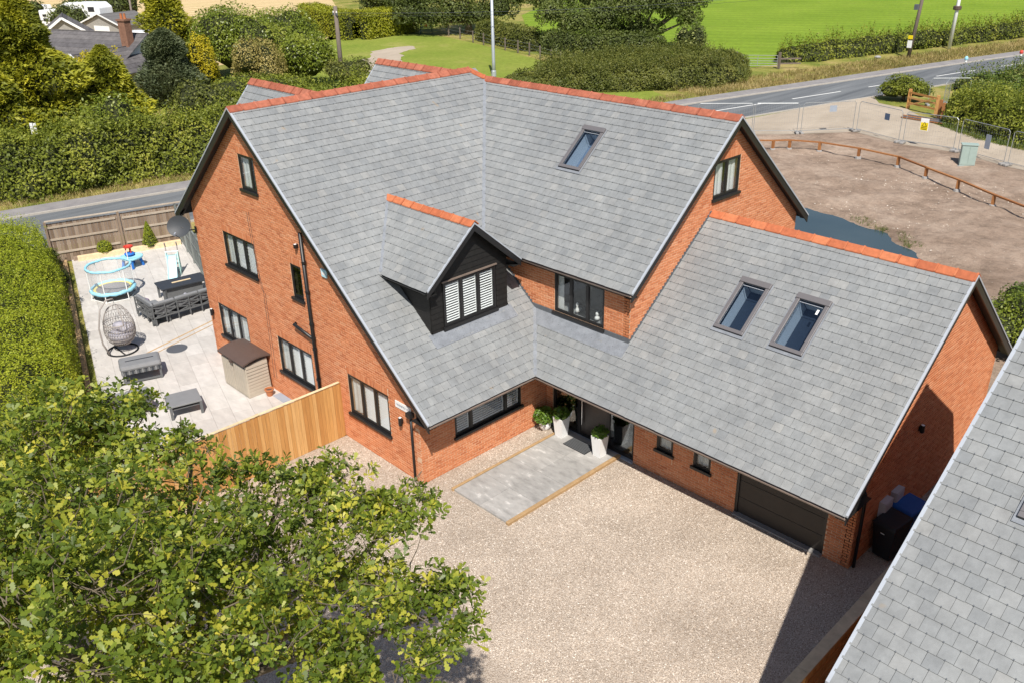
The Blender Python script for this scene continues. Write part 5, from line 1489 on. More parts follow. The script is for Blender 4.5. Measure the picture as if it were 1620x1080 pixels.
for i, (dx, dy, dz, rr) in enumerate(((-.25, .15, .82, .28), (.1, .28, .84, .28), (-.08, .1, .92, .22))):
    MB().lathe([(.0, -rr * .6), (rr * .7, -rr * .5), (rr, 0), (rr * .7, rr * .5), (0, rr * .6)], (dx, dy, dz), 14).build('back_cushion', MATS['lilac'], t, local=True, smooth=True)
# covered double lounger and low table
t = thing('lounger_bench', (-12.6, -6.3, .02), 'grey upholstered garden bench with rounded cushion top and checked skirt', 'bench', None, R(-18))
MB().box(-.45, .45, -.66, .66, .46, .66).build('cushion', MATS['grey_cushion'], t, local=True, bevel=.09)
MB().box(-.02, .02, -.45, .45, .655, .672).build('strap', MATS['dark_top'], t, local=True)
for i in range(12): MB().box(.43, .445, -.62 + i * .105, -.57 + i * .105, .36, .5).build('skirt_check', MATS['dark_top' if i % 2 else 'grey_cushion'], t, local=True)
MB().box(-.43, .43, -.64, .64, .36, .46).build('base', MATS['grey_frame'], t, local=True)
for sx in (-.38, .38):
    for sy in (-.58, .58): MB().box(sx - .035, sx + .035, sy - .035, sy + .035, 0, .36).build('leg', MATS['grey_frame'], t, local=True)
    MB().box(sx - .03, sx + .03, -.55, .55, .04, .09).build('stretcher', MATS['grey_frame'], t, local=True)
t = thing('low_table', (-9.3, -6.35, .02), 'dark grey low garden table half hidden by the oak leaves', 'table', None, R(-15))
MB().box(-.45, .45, -.5, .5, .42, .48).build('top', MATS['grey_cushion'], t, local=True, bevel=.012)
for sx in (-.4, .4):
    for sy in (-.45, .45): MB().box(sx - .04, sx + .04, sy - .04, sy + .04, 0, .42).build('leg', MATS['grey_frame'], t, local=True)
MB().box(-.38, .38, -.43, .43, .3, .34).build('shelf', MATS['grey_frame'], t, local=True)
t = thing('low_sofa', (-10.4, -7.6, .02), 'grey garden seat behind the oak leaves at the patio edge', 'sofa', None, R(-15))
sofa_wing(t, (.4, -.8, 0), (0, 1, 0), (1, 0, 0), 1.4, .75)
# storage box
t = thing('storage_box', (-9.3, -4.12, .02), 'beige plastic storage shed with curved brown lid against the gable', 'storage box')
MB().hexa([(-.78, -.42, 0), (.78, -.42, 0), (.78, .42, 0), (-.78, .42, 0), (-.75, -.40, 1.12), (.75, -.40, 1.12), (.75, .40, 1.2), (-.75, .40, 1.2)]).build('body', MATS['box_beige'], t, local=True, bevel=.02)
for i in range(9): MB().box(.765, .785, -.38, .38, .1 + i * .115, .19 + i * .115).build('side_rib', MATS['box_beige'], t, local=True, bevel=.006)
for sx in (-.76, .02): MB().box(sx, sx + .72, -.435, -.41, .06, 1.08).build('door', MATS['box_beige'], t, local=True, bevel=.012)
for sx in (-1, 1):
    for i in range(5): MB().box(sx * .4 - .3 + i * .13, sx * .4 - .26 + i * .13, -.445, -.43, .1, 1.02).build('door_rib', MATS['box_beige'], t, local=True)
mb = MB(); N_ = 8
for i in range(N_):
    a0, a1 = i / N_, (i + 1) / N_
    f = lambda a: (-.5 + a * 1.0, 1.14 + .20 * math.sin(math.pi * (.12 + .62 * a)))
    (ya, za_), (yb, zb_) = f(a0), f(a1)
    mb.hexa([(-.84, ya, za_ - .03), (.84, ya, za_ - .03), (.84, yb, zb_ - .03), (-.84, yb, zb_ - .03), (-.84, ya, za_ + .02), (.84, ya, za_ + .02), (.84, yb, zb_ + .02), (-.84, yb, zb_ + .02)])
mb.build('lid', MATS['box_brown'], t, local=True)
MB().box(-.07, .07, -.52, -.44, 1.08, 1.2).build('latch', MATS['box_brown'], t, local=True)
t = thing('clay_pot', (-8.25, -3.95, .02), 'small terracotta pot on the patio beside the beige storage box', 'pot')
MB().lathe([(.09, 0), (.13, .2), (.15, .2), (.15, .25), (.12, .25), (.11, .2), (0, .19)], n=16).build('pot', MATS['terracotta'], t, local=True)
MB().lathe([(.108, .2), (0, .21)], n=16).build('soil', MATS['box_brown'], t, local=True)
tag(MB().box(-8.15, -7.5, -3.9, -3.62, .021, .035).build('drain_grate', MATS['plate_grey']), 'grey drain grating at the foot of the gable wall', 'grate')
# doormat
t = thing('doormat', (1.05, .72, .062), 'black ribbed doormat in front of the dark front door', 'doormat')
MB().box(-.42, .42, -.24, .24, 0, .012).build('mat', MATS['bin_black'], t, local=True)
for i in range(8): MB().box(-.4, .4, -.22 + i * .057, -.19 + i * .057, .012, .02).build('rib', MATS['grey_frame'], t, local=True)
# ------------------------------------------------------------------ foliage
def foliage(name, stops, trans=0.3, rough=0.55, spec=0.35):
    k = NM(name, rough, spec)
    at = k.n('ShaderNodeAttribute'); at.attribute_name = 'rnd'
    c = k.ramp(at.outputs['Fac'], stops)
    k.col(c)
    tl = k.n('ShaderNodeBsdfTranslucent'); mx = k.n('ShaderNodeMixShader'); mx.inputs[0].default_value = trans
    k.l(k.mix(1.0, c, (1.25, 1.3, .7), 'MULTIPLY'), tl.inputs[0])
    out = k.t.nodes['Material Output']
    k.l(k.b.outputs[0], mx.inputs[1]); k.l(tl.outputs[0], mx.inputs[2]); k.l(mx.outputs[0], out.inputs[0])
    MATS[name] = k.m
foliage('lf_oak', [(0, (.048, .076, .011)), (.28, (.11, .16, .019)), (.48, (.195, .25, .029)), (.70, (.35, .37, .044)), (1, (.63, .545, .075))], .40, .45, .45)  # ramp ends carry leaf shadows and highlights in the colour
foliage('lf_privet', [(0, (.17, .215, .013)), (.5, (.27, .32, .018)), (.85, (.37, .40, .028)), (1, (.47, .46, .05))])
foliage('lf_hedge', [(0, (.09, .12, .014)), (.5, (.175, .205, .022)), (.85, (.28, .30, .038)), (1, (.40, .38, .07))])
foliage('lf_olive', [(0, (.075, .095, .017)), (.5, (.13, .145, .027)), (.85, (.19, .195, .04)), (1, (.27, .25, .07))])
foliage('lf_cypress', [(0, (.085, .105, .012)), (.35, (.18, .195, .017)), (.65, (.33, .325, .024)), (1, (.50, .455, .035))], .2)
foliage('lf_gold', [(0, (.28, .25, .012)), (.5, (.46, .38, .015)), (1, (.62, .50, .03))], .25)
foliage('lf_greygreen', [(0, (.06, .08, .038)), (.5, (.10, .125, .06)), (1, (.17, .19, .09))], .15)
foliage('lf_laurel', [(0, (.10, .14, .014)), (.5, (.18, .225, .022)), (.85, (.30, .33, .045)), (1, (.45, .44, .12))], .3, .4, .5)
foliage('lf_buff', [(0, (.19, .17, .045)), (.5, (.33, .27, .08)), (1, (.48, .38, .15))], .2)
foliage('lf_dark', [(0, (.05, .07, .014)), (.5, (.085, .11, .022)), (1, (.15, .175, .04))], .25)
foliage('lf_tree', [(0, (.06, .08, .02)), (.5, (.105, .135, .03)), (.85, (.16, .19, .045)), (1, (.23, .245, .07))], .3)
foliage('lf_clip', [(0, (.17, .17, .010)), (.5, (.27, .26, .014)), (1, (.40, .37, .03))], .2)
foliage('lf_box', [(0, (.15, .17, .010)), (.5, (.25, .265, .014)), (1, (.40, .39, .03))], .2)
foliage('lf_pot', [(0, (.06, .13, .015)), (.5, (.11, .20, .025)), (1, (.21, .30, .05))], .3, .4, .5)
foliage('lf_dry', [(0, (.13, .15, .03)), (.3, (.24, .21, .06)), (.55, (.40, .31, .13)), (.85, (.52, .41, .20)), (1, (.58, .47, .26))], .2)
foliage('lf_weed', [(0, (.06, .10, .014)), (.6, (.12, .17, .025)), (1, (.28, .24, .08))], .25)
foliage('lf_pale', [(0, (.22, .25, .07)), (.6, (.32, .34, .10)), (1, (.46, .44, .18))], .3)
simple('dark_core', (.035, .04, .018), .95, .05, 0, .3, 1.5, 20, .3)  # dark solid filler added inside foliage so nothing shows through
simple('flower', (.7, .68, .6), .8, .2)

T_LEAF = np.array([(0, -.5, 0), (.27, -.05, .05), (0, .5, 0), (-.27, -.05, .05)], float)
T_SPRAY = np.array([(-.06, -.5, 0), (.06, -.5, 0), (.22, -.05, .05), (.09, .1, 0), (.05, .5, -.06), (-.1, .12, 0), (-.2, -.1, .04)], float)
T_BLADE = np.array([(-.05, 0, 0), (.05, 0, 0), (.03, .6, .05), (0, 1, .15), (-.03, .6, .05)], float)
def unit(v): return v / (np.linalg.norm(v, axis=1, keepdims=True) + 1e-9)
def frames(N, rng):
    r = unit(rng.normal(size=N.shape)); A = unit(np.cross(N, r)); B = np.cross(N, A)
    return A, B
def cloud(name, P, N, size, mat, parent, rng, tmpl=T_LEAF, spread=.75, clump=.8, tone=.6, seed=0, kind='stuff', updir=.25, align=None):
    n = len(P)
    Nn = unit(unit(N) * (1 - spread * .5) + rng.normal(size=(n, 3)) * spread * .6 + np.array([0, 0, updir]))
    A, B = frames(Nn, rng)
    if align is not None:   # long axis follows a given direction
        B = unit(align + rng.normal(size=(n, 3)) * .35); A = unit(np.cross(B, Nn)); Nn = np.cross(A, B)
    s = size * rng.uniform(.65, 1.3, n)
    rn = np.clip(tone * ((fbm(P, clump, 2, seed + 5) - .5) * 1.7 + .5) + (1 - tone) * rng.uniform(0, 1, n), 0, 1)
    return leaf_like(name, P, A * s[:, None], B * s[:, None], Nn * s[:, None], tmpl, MATS[mat], parent, rn, kind=kind)
def face_keep(P, N, rng, back=.3):
    d = unit(CAM - P); f = (unit(N) * d).sum(1)
    return (f > -.15) | (rng.uniform(size=len(P)) < back)

def hedge(name, path, w, h, n, leaf, mat, label, seed=0, amp=.5, fine=.16, cat='hedge', tmpl=T_LEAF, sq=.72, shoots=0, z0=0, group=None, hend=None, core_k=.80, extra=None, endr=None):
    rng = np.random.default_rng(seed + 100)
    pts = np.array(smooth_line(path, 6)); seg = np.r_[0, np.cumsum(np.hypot(*np.diff(pts, axis=0).T))]; L = seg[-1]
    t = thing(name, (float(pts[:, 0].mean()), float(pts[:, 1].mean()), z0), label, cat, group)
    def surf(s, a, k_=1.0):
        """s along, a in [0,1] round the section"""
        x = np.interp(s, seg, pts[:, 0]); y = np.interp(s, seg, pts[:, 1])
        e = np.clip(np.minimum(s, L - s) / (endr or w * .5), 0.02, 1) ** .5
        dx = np.interp(s + .4, seg, pts[:, 0]) - np.interp(s - .4, seg, pts[:, 0]); dy = np.interp(s + .4, seg, pts[:, 1]) - np.interp(s - .4, seg, pts[:, 1])
        l = np.hypot(dx, dy) + 1e-9; nx, ny = dy / l, -dx / l
        hh = h * (np.interp(s / L, np.linspace(0, 1, len(hend)), hend) if hend else 1.0)
        ph = math.pi * a; c, sn = np.cos(ph), np.sin(ph)
        lat = np.sign(c) * np.abs(c) ** sq * w / 2 * e; z = np.abs(sn) ** sq * hh * (.6 + .4 * e)
        # displacement
        q = np.c_[x + nx * lat, y + ny * lat, z]
        Nn = unit(np.c_[nx * c * 1.0, ny * c * 1.0, sn * .9 + .02])
        d = (fbm(q, .55, 3, seed) - .5) * 2 * amp + (fbm(q, 2.4, 2, seed + 9) - .5) * 2 * fine
        q = np.c_[x, y, z * 0] * 1.0 + (q - np.c_[x, y, z * 0]) * k_ + Nn * (d * k_)[:, None]
        q[:, 2] = np.maximum(q[:, 2], .02) + z0
        return q, Nn
    arc = 2 * h + w
    s = rng.uniform(0, L, n)
    gg = np.linspace(0, 1, 200) ** 4 * .25; ag = np.unique(np.r_[gg, .5 - gg, .5 + gg, 1 - gg]); cg, sg_ = np.cos(math.pi * ag), np.sin(math.pi * ag)
    lg, zg = np.sign(cg) * np.abs(cg) ** sq * w / 2, np.abs(sg_) ** sq * h
    al = np.r_[0, np.cumsum(np.hypot(np.diff(lg), np.diff(zg)))]
    a = np.interp(rng.uniform(0, al[-1], n), al, ag)
    # even out: more samples on top
    P, N = surf(s, a)
    kp = face_keep(P, N, rng); P, N = P[kp], N[kp]
    P = P - N * (rng.exponential(1.0, len(P)) * leaf * .9)[:, None] + rng.normal(size=P.shape) * leaf * .3
    P[:, 2] = np.maximum(P[:, 2], z0 + .02)
    cloud('foliage', P, N, leaf, mat, t, rng, tmpl, seed=seed)
    if shoots:
        m_ = shoots; s = rng.uniform(w * .3, L - w * .3, m_); a = rng.uniform(.22, .78, m_); P, N = surf(s, a)
        kk = 7; f = np.linspace(.1, 1, kk); ln = rng.uniform(.25, .7, m_) * (leaf / .1) ** .6
        dr = unit(N * .5 + np.array([0, 0, 1.0]) + rng.normal(size=N.shape) * .25)
        PP = (P[:, None] + dr[:, None] * (ln[:, None] * f[None])[:, :, None]).reshape(-1, 3) + rng.normal(size=(m_ * kk, 3)) * leaf * .25
        cloud('shoot_leaves', PP, np.repeat(dr, kk, 0), leaf * .85, mat, t, rng, tmpl, tone=.2, spread=1.0, seed=seed + 3)
    # dark filler core added to block see-through
    ns, na = max(8, int(L / .8)), 12
    S_, A_ = np.meshgrid(np.linspace(.05, L - .05, ns), np.interp(np.linspace(0, al[-1], na), al, ag), indexing='ij')
    Q, _ = surf(S_.ravel(), A_.ravel(), core_k)
    mb = MB(); mb.v = [tuple(p) for p in Q]
    mb.f = [(i * na + j, (i + 1) * na + j, (i + 1) * na + j + 1, i * na + j + 1) for i in range(ns - 1) for j in range(na - 1)]
    mb.build('filler_core', MATS['dark_core'], t, smooth=True)
    return t

def blob(c, r, n, rng, amp=.25, seed=0, shell=.12, prof=None, low=-.35, freq=None):
    d = unit(rng.normal(size=(int(n * 1.7), 3)))
    d = d[d[:, 2] > low][:n]
    r = np.array(r, float); c = np.array(c, float)
    f = freq or 2.2
    k_ = 1 + amp * 2 * (fbm(d * 1.0 + c * .37, f, 3, seed) - .5)
    k_ = k_ * (1 - np.minimum(rng.exponential(shell, len(d)), .6))
    P = c + d * r * k_[:, None]
    N = unit(d / r)
    return P, N
def blob_core(mb, c, r, k=.7, seed=0, nu=10, nv=7, low=-.35):
    i0 = len(mb.v)
    for a in range(nv + 1):
        th = math.pi * a / nv
        for b in range(nu):
            ph = 2 * math.pi * b / nu
            d = np.array([[math.sin(th) * math.cos(ph), math.sin(th) * math.sin(ph), math.cos(th)]])
            kk = k * (1 + .5 * (fbm(d + np.array(c) * .37, 2.2, 3, seed)[0] - .5))
            p = np.array(c) + d[0] * np.array(r) * kk
            mb.v.append((p[0], p[1], max(p[2], .02)))
    for a in range(nv):
        for b in range(nu):
            mb.f.append((i0 + a * nu + b, i0 + (a + 1) * nu + b, i0 + (a + 1) * nu + (b + 1) % nu, i0 + a * nu + (b + 1) % nu))

def shrub(name, c, r, n, leaf, mat, label, seed=0, cat='shrub', amp=.28, tmpl=T_LEAF, group=None, lobes=5, trunk=True, clump=1.2):
    """bush of several merged lobes; c = ground point"""
    rng = np.random.default_rng(seed + 500)
    t = thing(name, (c[0], c[1], 0), label, cat, group)
    Ps, Ns = [], []; core = MB()
    rx, ry, rz = r
    cs = [((c[0], c[1], rz * .52), (rx * .8, ry * .8, rz * .5))]
    for i in range(lobes):
        a = 2 * math.pi * i / lobes + rng.uniform(-.4, .4); f = rng.uniform(.35, .6)
        z_ = rz * rng.uniform(.32, .72)
        cs.append(((c[0] + rx * f * math.cos(a), c[1] + ry * f * math.sin(a), z_), (rx * .5, ry * .5, min(rz * .36, z_))))
    vol = sum(q[1][0] * q[1][2] for q in cs)
    for i, (cc, rr) in enumerate(cs):
        P, N = blob(cc, rr, int(n * rr[0] * rr[2] / vol), rng, amp, seed + i)
        Ps.append(P); Ns.append(N); blob_core(core, cc, rr, .72, seed + i)
    P, N = np.vstack(Ps), np.vstack(Ns)
    kp = (P[:, 2] > .03) & face_keep(P, N, rng)
    cloud('crown', P[kp], N[kp], leaf, mat, t, rng, tmpl, seed=seed, clump=clump)
    core.build('filler_core', MATS['dark_core'], t, smooth=True)
    if trunk: MB().tube([(c[0], c[1], 0), (c[0] + .05, c[1], rz * .45)], [rx * .06 + .02, rx * .04 + .01], 7).build('trunk', MATS['bark'], t, smooth=True)
    return t

def conifer(name, c, h, rad, n, leaf, mat, label, seed=0, power=.75, cat='tree', group=None, base=.03, droop=.2, amp=.55):
    rng = np.random.default_rng(seed + 900)
    t = thing(name, (c[0], c[1], 0), label, cat, group)
    u = rng.uniform(0, 1, n) ** .75; ph = rng.uniform(0, 2 * math.pi, n)
    def rad_at(u, ph):
        q = np.c_[np.cos(ph) * 1.3 + c[0], np.sin(ph) * 1.3 + c[1], u * h * .55]
        return rad * (1 - u) ** power * (1 + .16 * np.sin(u * h * 2.3 + 5 * fbm(q, .8, 2, seed + 7)) + amp * 2 * (fbm(q, 1.0, 3, seed) - .5) + .25 * (fbm(q * 3, 1.0, 2, seed + 4) - .5)) * np.clip(u / .06 + .55, 0, 1)
    rr = rad_at(u, ph) * (1 - np.minimum(rng.exponential(.14, n), .6))
    P = np.c_[c[0] + rr * np.cos(ph), c[1] + rr * np.sin(ph), base * h + u * h * (1 - base)]
    N = unit(np.c_[np.cos(ph), np.sin(ph), .35 + 0 * ph])
    kp = face_keep(P, N, rng); P, N, ph = P[kp], N[kp], ph[kp]
    al = np.c_[np.cos(ph), np.sin(ph), .45 - droop + 0 * ph]
    cloud('crown', P, N, leaf, mat, t, rng, T_SPRAY, seed=seed, clump=.9, align=al)
    mb = MB(); nu, nv = 12, 9
    for a in range(nv + 1):
        for b in range(nu):
            uu, pp = np.array([a / nv]), np.array([2 * math.pi * b / nu]); q = rad_at(uu, pp)[0] * .74
            mb.v.append((c[0] + q * math.cos(pp[0]), c[1] + q * math.sin(pp[0]), base * h + uu[0] * h * (1 - base) * .97))
    for a in range(nv):
        for b in range(nu): mb.f.append((a * nu + b, a * nu + (b + 1) % nu, (a + 1) * nu + (b + 1) % nu, (a + 1) * nu + b))
    mb.build('filler_core', MATS['dark_core'], t, smooth=True)
    MB().tube([(c[0], c[1], 0), (c[0], c[1], h * .9)], [rad * .07, .03], 8).build('trunk', MATS['bark'], t)
    return t

def broad_tree(name, c, clumps, n, leaf, mat, label, seed=0, trunk_r=.4, group=None, amp=.3, low=-.7, core=.55):
    rng = np.random.default_rng(seed + 1300)
    t = thing(name, (c[0], c[1], 0), label, 'tree', group)
    tot = sum(q[3] ** 2 for q in clumps)
    Ps, Ns = [], []; cb = MB(); tr = MB(); lm = []
    zt = min(q[2] for q in clumps) * .8
    tr.tube([(c[0], c[1], -.05), (c[0] + .05, c[1], zt * .5), (c[0], c[1] + .05, zt)], [trunk_r * 1.25, trunk_r * .85, trunk_r * .7], 10)
    trunk = tr.build('trunk', MATS['bark'], t, smooth=True)
    for i, (x, y, z, r) in enumerate(clumps):
        P, N = blob((x, y, z), (r, r, r * .8), int(n * r * r / tot), rng, amp, seed + i, .16, low=low)
        Ps.append(P); Ns.append(N); blob_core(cb, (x, y, z), (r, r, r * .8), core, seed + i)
        p0 = Vector((c[0], c[1], zt * .8)); p1 = Vector((x, y, z - r * .2)); mid = (p0 + p1) / 2 + Vector((0, 0, -.2))
        MB().tube([p0, mid, p1], [trunk_r * .5, trunk_r * .3, .05], 7).build('limb', MATS['bark'], t, smooth=True)
    P, N = np.vstack(Ps), np.vstack(Ns)
    kp = face_keep(P, N, rng, .4)
    cloud('crown', P[kp], N[kp], leaf, mat, t, rng, seed=seed, clump=.8)
    cb.build('crown_filler', MATS['dark_core'], t, smooth=True)
    return t

# ------------------------------------------------------------------ planters by the door
def planter(loc, label, rnd=False, s=1.0, n=420, seed=0):
    rng = np.random.default_rng(seed + 40)
    t = thing('planter', loc, label, 'planter', 'potted plants by the front door')
    if rnd:
        MB().lathe([(.11, 0), (.17, .08), (.19, .2), (.18, .26), (.16, .26), (.15, .2), (0, .19)], n=20).build('pot', MATS['white_plastic'], t, local=True, smooth=True)
        top = .24
    else:
        a, b, H = .13 * s, .178 * s, .64 * s
        mb = MB(); mb.hexa([(-a, -a, 0), (a, -a, 0), (a, a, 0), (-a, a, 0), (-b, -b, H), (b, -b, H), (b, b, H), (-b, b, H)])
        mb.f.pop(1); c = b - .03
        i = len(mb.v); mb.v += [(-c, -c, H), (c, -c, H), (c, c, H), (-c, c, H), (-c, -c, H - .06), (c, -c, H - .06), (c, c, H - .06), (-c, c, H - .06)]
        for k_ in range(4): mb.f += [(4 + k_, 4 + (k_ + 1) % 4, i + (k_ + 1) % 4, i + k_), (i + k_, i + (k_ + 1) % 4, i + 4 + (k_ + 1) % 4, i + 4 + k_)]
        mb.f.append((i + 4, i + 5, i + 6, i + 7))
        mb.build('pot', MATS['white_plastic'], t, local=True)
        MB().box(-c, c, -c, c, H - .058, H - .05).build('soil', MATS['box_brown'], t, local=True)
        top = H
    r_ = .24 if not rnd else .36
    P, N = blob((loc[0], loc[1], loc[2] + top + (.10 if not rnd else .22)), (r_, r_, .19 if not rnd else .30), n, rng, .35, seed, .25, low=-.5)
    o = cloud('leaves', P, N, .085, 'lf_pot', t, rng, T_LEAF * np.array([1.5, 1, 1]), spread=.9)
    for i in range(9):
        a = i * .7; MB().tube([(0, 0, top - .05), (.12 * math.cos(a), .12 * math.sin(a), top + .12), (.2 * math.cos(a), .2 * math.sin(a), top + .2)], .006, 4).build('stem', MATS['bark'], t, local=True)
planter((.27, .80, .06), 'tall square white planter with green plant left of the doormat', seed=1)
planter((1.77, .78, .06), 'tall square white planter with green plant right of the doormat', seed=2)
planter((-.40, .80, .0), 'low round white pot with a bushy plant in the inner wall corner', True, 1, 650, 3)

# ------------------------------------------------------------------ patio plants
def topiary(kind, loc, label, seed):
    rng = np.random.default_rng(seed)
    t = thing('topiary', loc, label, 'topiary', 'clipped plants in the patio bed')
    if kind == 'ball':
        P, N = blob((loc[0], loc[1], loc[2] + .32), (.33, .33, .32), 1500, rng, .06, seed, .06, low=-.9)
        core = MB(); blob_core(core, (loc[0], loc[1], loc[2] + .32), (.3, .3, .29), .9, seed); core.build('filler_core', MATS['dark_core'], t, smooth=True)
    else:
        u = rng.uniform(0, 1, 1800) ** .8; ph = rng.uniform(0, 6.283, 1800); rr = .36 * (1 - u) ** .9 + .02
        P = np.c_[loc[0] + rr * np.cos(ph), loc[1] + rr * np.sin(ph), loc[2] + .05 + u * 1.15]; N = unit(np.c_[np.cos(ph), np.sin(ph), .4 + 0 * ph])
        MB().lathe([(.33, .05), (.22, .4), (.1, .85), (.01, 1.15)], loc, 12).build('filler_core', MATS['dark_core'], t)
    cloud('leaves', P, N, .05, 'lf_privet', t, rng, seed=seed)
    MB().tube([loc, (loc[0], loc[1], loc[2] + .3)], .03, 6).build('stem', MATS['bark'], t)
topiary('cone', (-25.25, -.42, .12), 'pointed green topiary cone in the bed below the old fence', 61)
topiary('ball', (-25.75, -2.35, .12), 'round clipped green ball in the bed below the old fence', 62)
for i, (x, y, r_, h_, lab) in enumerate(((-25.9, -4.75, .55, .95, 'dark rounded shrub where the hedge meets the old fence'), (-23.4, -5.2, .5, .8, 'dark rounded shrub at the hedge foot left of the trampoline'))):
    shrub('garden_shrub', (x, y, 0), (r_, r_, h_), 2200, .06, 'lf_dark', lab, 70 + i, lobes=3, group='shrubs at the hedge foot')
# long bright hedge beside the patio
hedge('garden_hedge', [(-28.0, -7.1), (-23.4, -8.35), (-18.9, -9.65), (-11.8, -11.75), (-5.9, -13.7), (-1, -15.6)], 6.2, 2.35, 150000, .075, 'lf_privet', 'long bright green hedge bordering the left side of the patio', 21, .36, .2, sq=.42, shoots=4200, core_k=.84, hend=[1.2, 1.12, 1, 1, 1])
shrub('pale_shrub', (-21.3, -9.0, 0), (1.3, 1.0, 2.75), 2600, .12, 'lf_pale', 'pale yellowish leafy shrub growing through the bright garden hedge', 23, lobes=3, clump=2)

# ------------------------------------------------------------------ foreground oak
OAK = [(2.74, -13.14, 6.5, 1.5), (3.45, -12.35, 6.5, 1.2), (5.48, -13.54, 6.8, 1.5), (5.35, -12.55, 6.5, 1.0), (7.45, -13.31, 6.9, 1.35), (7.46, -14.53, 7.2, 1.5), (6.25, -11.45, 6.2, .85), (7.65, -11.97, 6.4, 1.2),
       (6.75, -10.45, 6.0, .8), (8.05, -10.93, 5.9, .95), (8.62, -12.93, 6.4, 1.2), (6.76, -9.55, 6.15, .42), (8.37, -10.27, 5.65, .5), (8.91, -11.57, 5.9, .8), (2.39, -11.95, 6.75, .7), (7.0, -12.6, 6.2, 1.0), (6.3, -12.9, 6.3, 1.0), (5.67, -10.85, 6.55, .5), (5.98, -10.1, 6.4, .5), (5.35, -11.3, 6.8, .38), (4.3, -11.5, 6.9, .32),
       (4.2, -15.2, 6.6, 1.7), (1.2, -14.5, 6.0, 1.6), (6.2, -16.2, 6.3, 1.5), (9.3, -14.4, 6.2, 1.2)]
rng = np.random.default_rng(77)
oak = thing('oak_tree', (5.3, -13.2, 0), 'big leafy oak crown filling the lower left foreground', 'tree')
MB().tube([(5.3, -13.2, -.1), (5.25, -13.25, 1.6), (5.4, -13.1, 3.2), (5.6, -13.0, 4.6)], [.34, .26, .22, .16], 12).build('trunk', MATS['bark'], oak, smooth=True)
for (x, y, z, r) in OAK:
    p0 = Vector((5.4, -13.1, random.uniform(3.0, 4.4))); p1 = Vector((x, y, z)); md = p0.lerp(p1, .5) + Vector((random.uniform(-.2, .2), random.uniform(-.2, .2), -.15))
    MB().tube([p0, p0.lerp(md, .5) + Vector((.05, 0, .05)), md, md.lerp(p1, .5) + Vector((0, .08, -.05)), p1], [.12, .09, .065, .045, .02], 7).build('limb', MATS['bark'], oak, smooth=True)
tw = []; tdir = []; src = []
for i, (x, y, z, r) in enumerate(OAK):
    # each limb end carries many small leaf bunches with gaps between them
    m_ = int(17 * r ** 1.6) + 4
    BC, BN = blob((x, y, z), (r, r, r * .75), m_, rng, .5, 300 + i, .25, low=-.45, freq=2.4)
    for c_, n_b in zip(BC, BN):
        rb = rng.uniform(.22, .46) * (.75 + .25 * r)
        P, N = blob(c_ + n_b * .06, (rb, rb, rb * .7), int(118 * rb * rb) + 5, rng, .35, 900 + i, .25, low=-.2)
        tw.append(P); tdir.append(unit(N + n_b * .6)); src.append(np.repeat([[x, y, z]], len(P), 0))
    # long ragged sprays standing out of the crown
    m2 = int(9 * r) + 3
    P, N = blob((x, y, z), (r * 1.25, r * 1.25, r * 1.15), m2, rng, .4, 400 + i, .05, low=.0)
    for f in (1.0, .93, .86, .78, .70):
        tw.append(np.array([x, y, z]) + (P - np.array([x, y, z])) * f + rng.normal(size=P.shape) * .035); tdir.append(N); src.append(np.repeat([[x, y, z]], len(P), 0))
TW, TD, SR = np.vstack(tw), np.vstack(tdir), np.vstack(src)
TD = unit(TD * .8 + np.array([0, 0, .45]) + rng.normal(size=TD.shape) * .35)
kL_ = 5
n_t = len(TW)
A0, B0 = frames(TD, rng)
ang = (np.arange(kL_)[None] * (2 * math.pi / kL_) * 1.0 + rng.uniform(0, 6.28, (n_t, 1)) + rng.normal(size=(n_t, kL_)) * .25)
rad = A0[:, None] * np.cos(ang)[:, :, None] + B0[:, None] * np.sin(ang)[:, :, None]
el = rng.uniform(.0, .9, (n_t, kL_))[:, :, None]
ldir = rad * np.cos(el) + TD[:, None] * np.sin(el)
ldir = ldir.reshape(-1, 3)
lsz = rng.uniform(.065, .135, n_t * kL_) * np.repeat(rng.uniform(.8, 1.15, n_t), kL_)
LP = np.repeat(TW, kL_, 0) - np.repeat(TD, kL_, 0) * rng.uniform(0, .07, n_t * kL_)[:, None] + ldir * (lsz * .62)[:, None]
LN = unit(np.repeat(TD, kL_, 0) + rng.normal(size=LP.shape) * .35); LB = unit(ldir); LA = unit(np.cross(LB, LN)); LN = np.cross(LA, LB)
hl = [(0.025, -.5), (.14, -.28), (.09, -.17), (.25, .0), (.15, .10), (.27, .27), (.12, .43)]
T_OAK = np.array([(x, y, .10 * abs(x) * 2 - .06 * (y + .1) ** 2) for x, y in hl] + [(0, .5, -.02)] + [(-x, y, .10 * abs(x) * 2 - .06 * (y + .1) ** 2) for x, y in hl[::-1]])
tr_ = np.repeat(rng.uniform(0, 1, n_t) ** 1.5, kL_)
lr = np.clip(.62 * tr_ + .30 * fbm(LP, .9, 2, 8) + .22 * rng.uniform(0, 1, len(LP)) - .05, 0, 1)
dist = np.linalg.norm(LP - CAM, axis=1)
X2 = (LP - CAM) @ fw; px = 810 + F_PX * ((LP - CAM) @ rt) / X2; py = 540 - F_PX * ((LP - CAM) @ up) / X2
vis = (px > 10) & (px < 1610) & (py > 10) & (py < 1070)
order = np.argsort(np.where(vis, dist, 1e6)); pick = order[:300]; mask = np.ones(len(LP), bool); mask[pick] = False
crown = leaf_like('crown', LP[mask], LA[mask] * lsz[mask][:, None], LB[mask] * lsz[mask][:, None], LN[mask] * lsz[mask][:, None], T_OAK, MATS['lf_oak'], oak, lr[mask], kind='stuff')
lm = {}
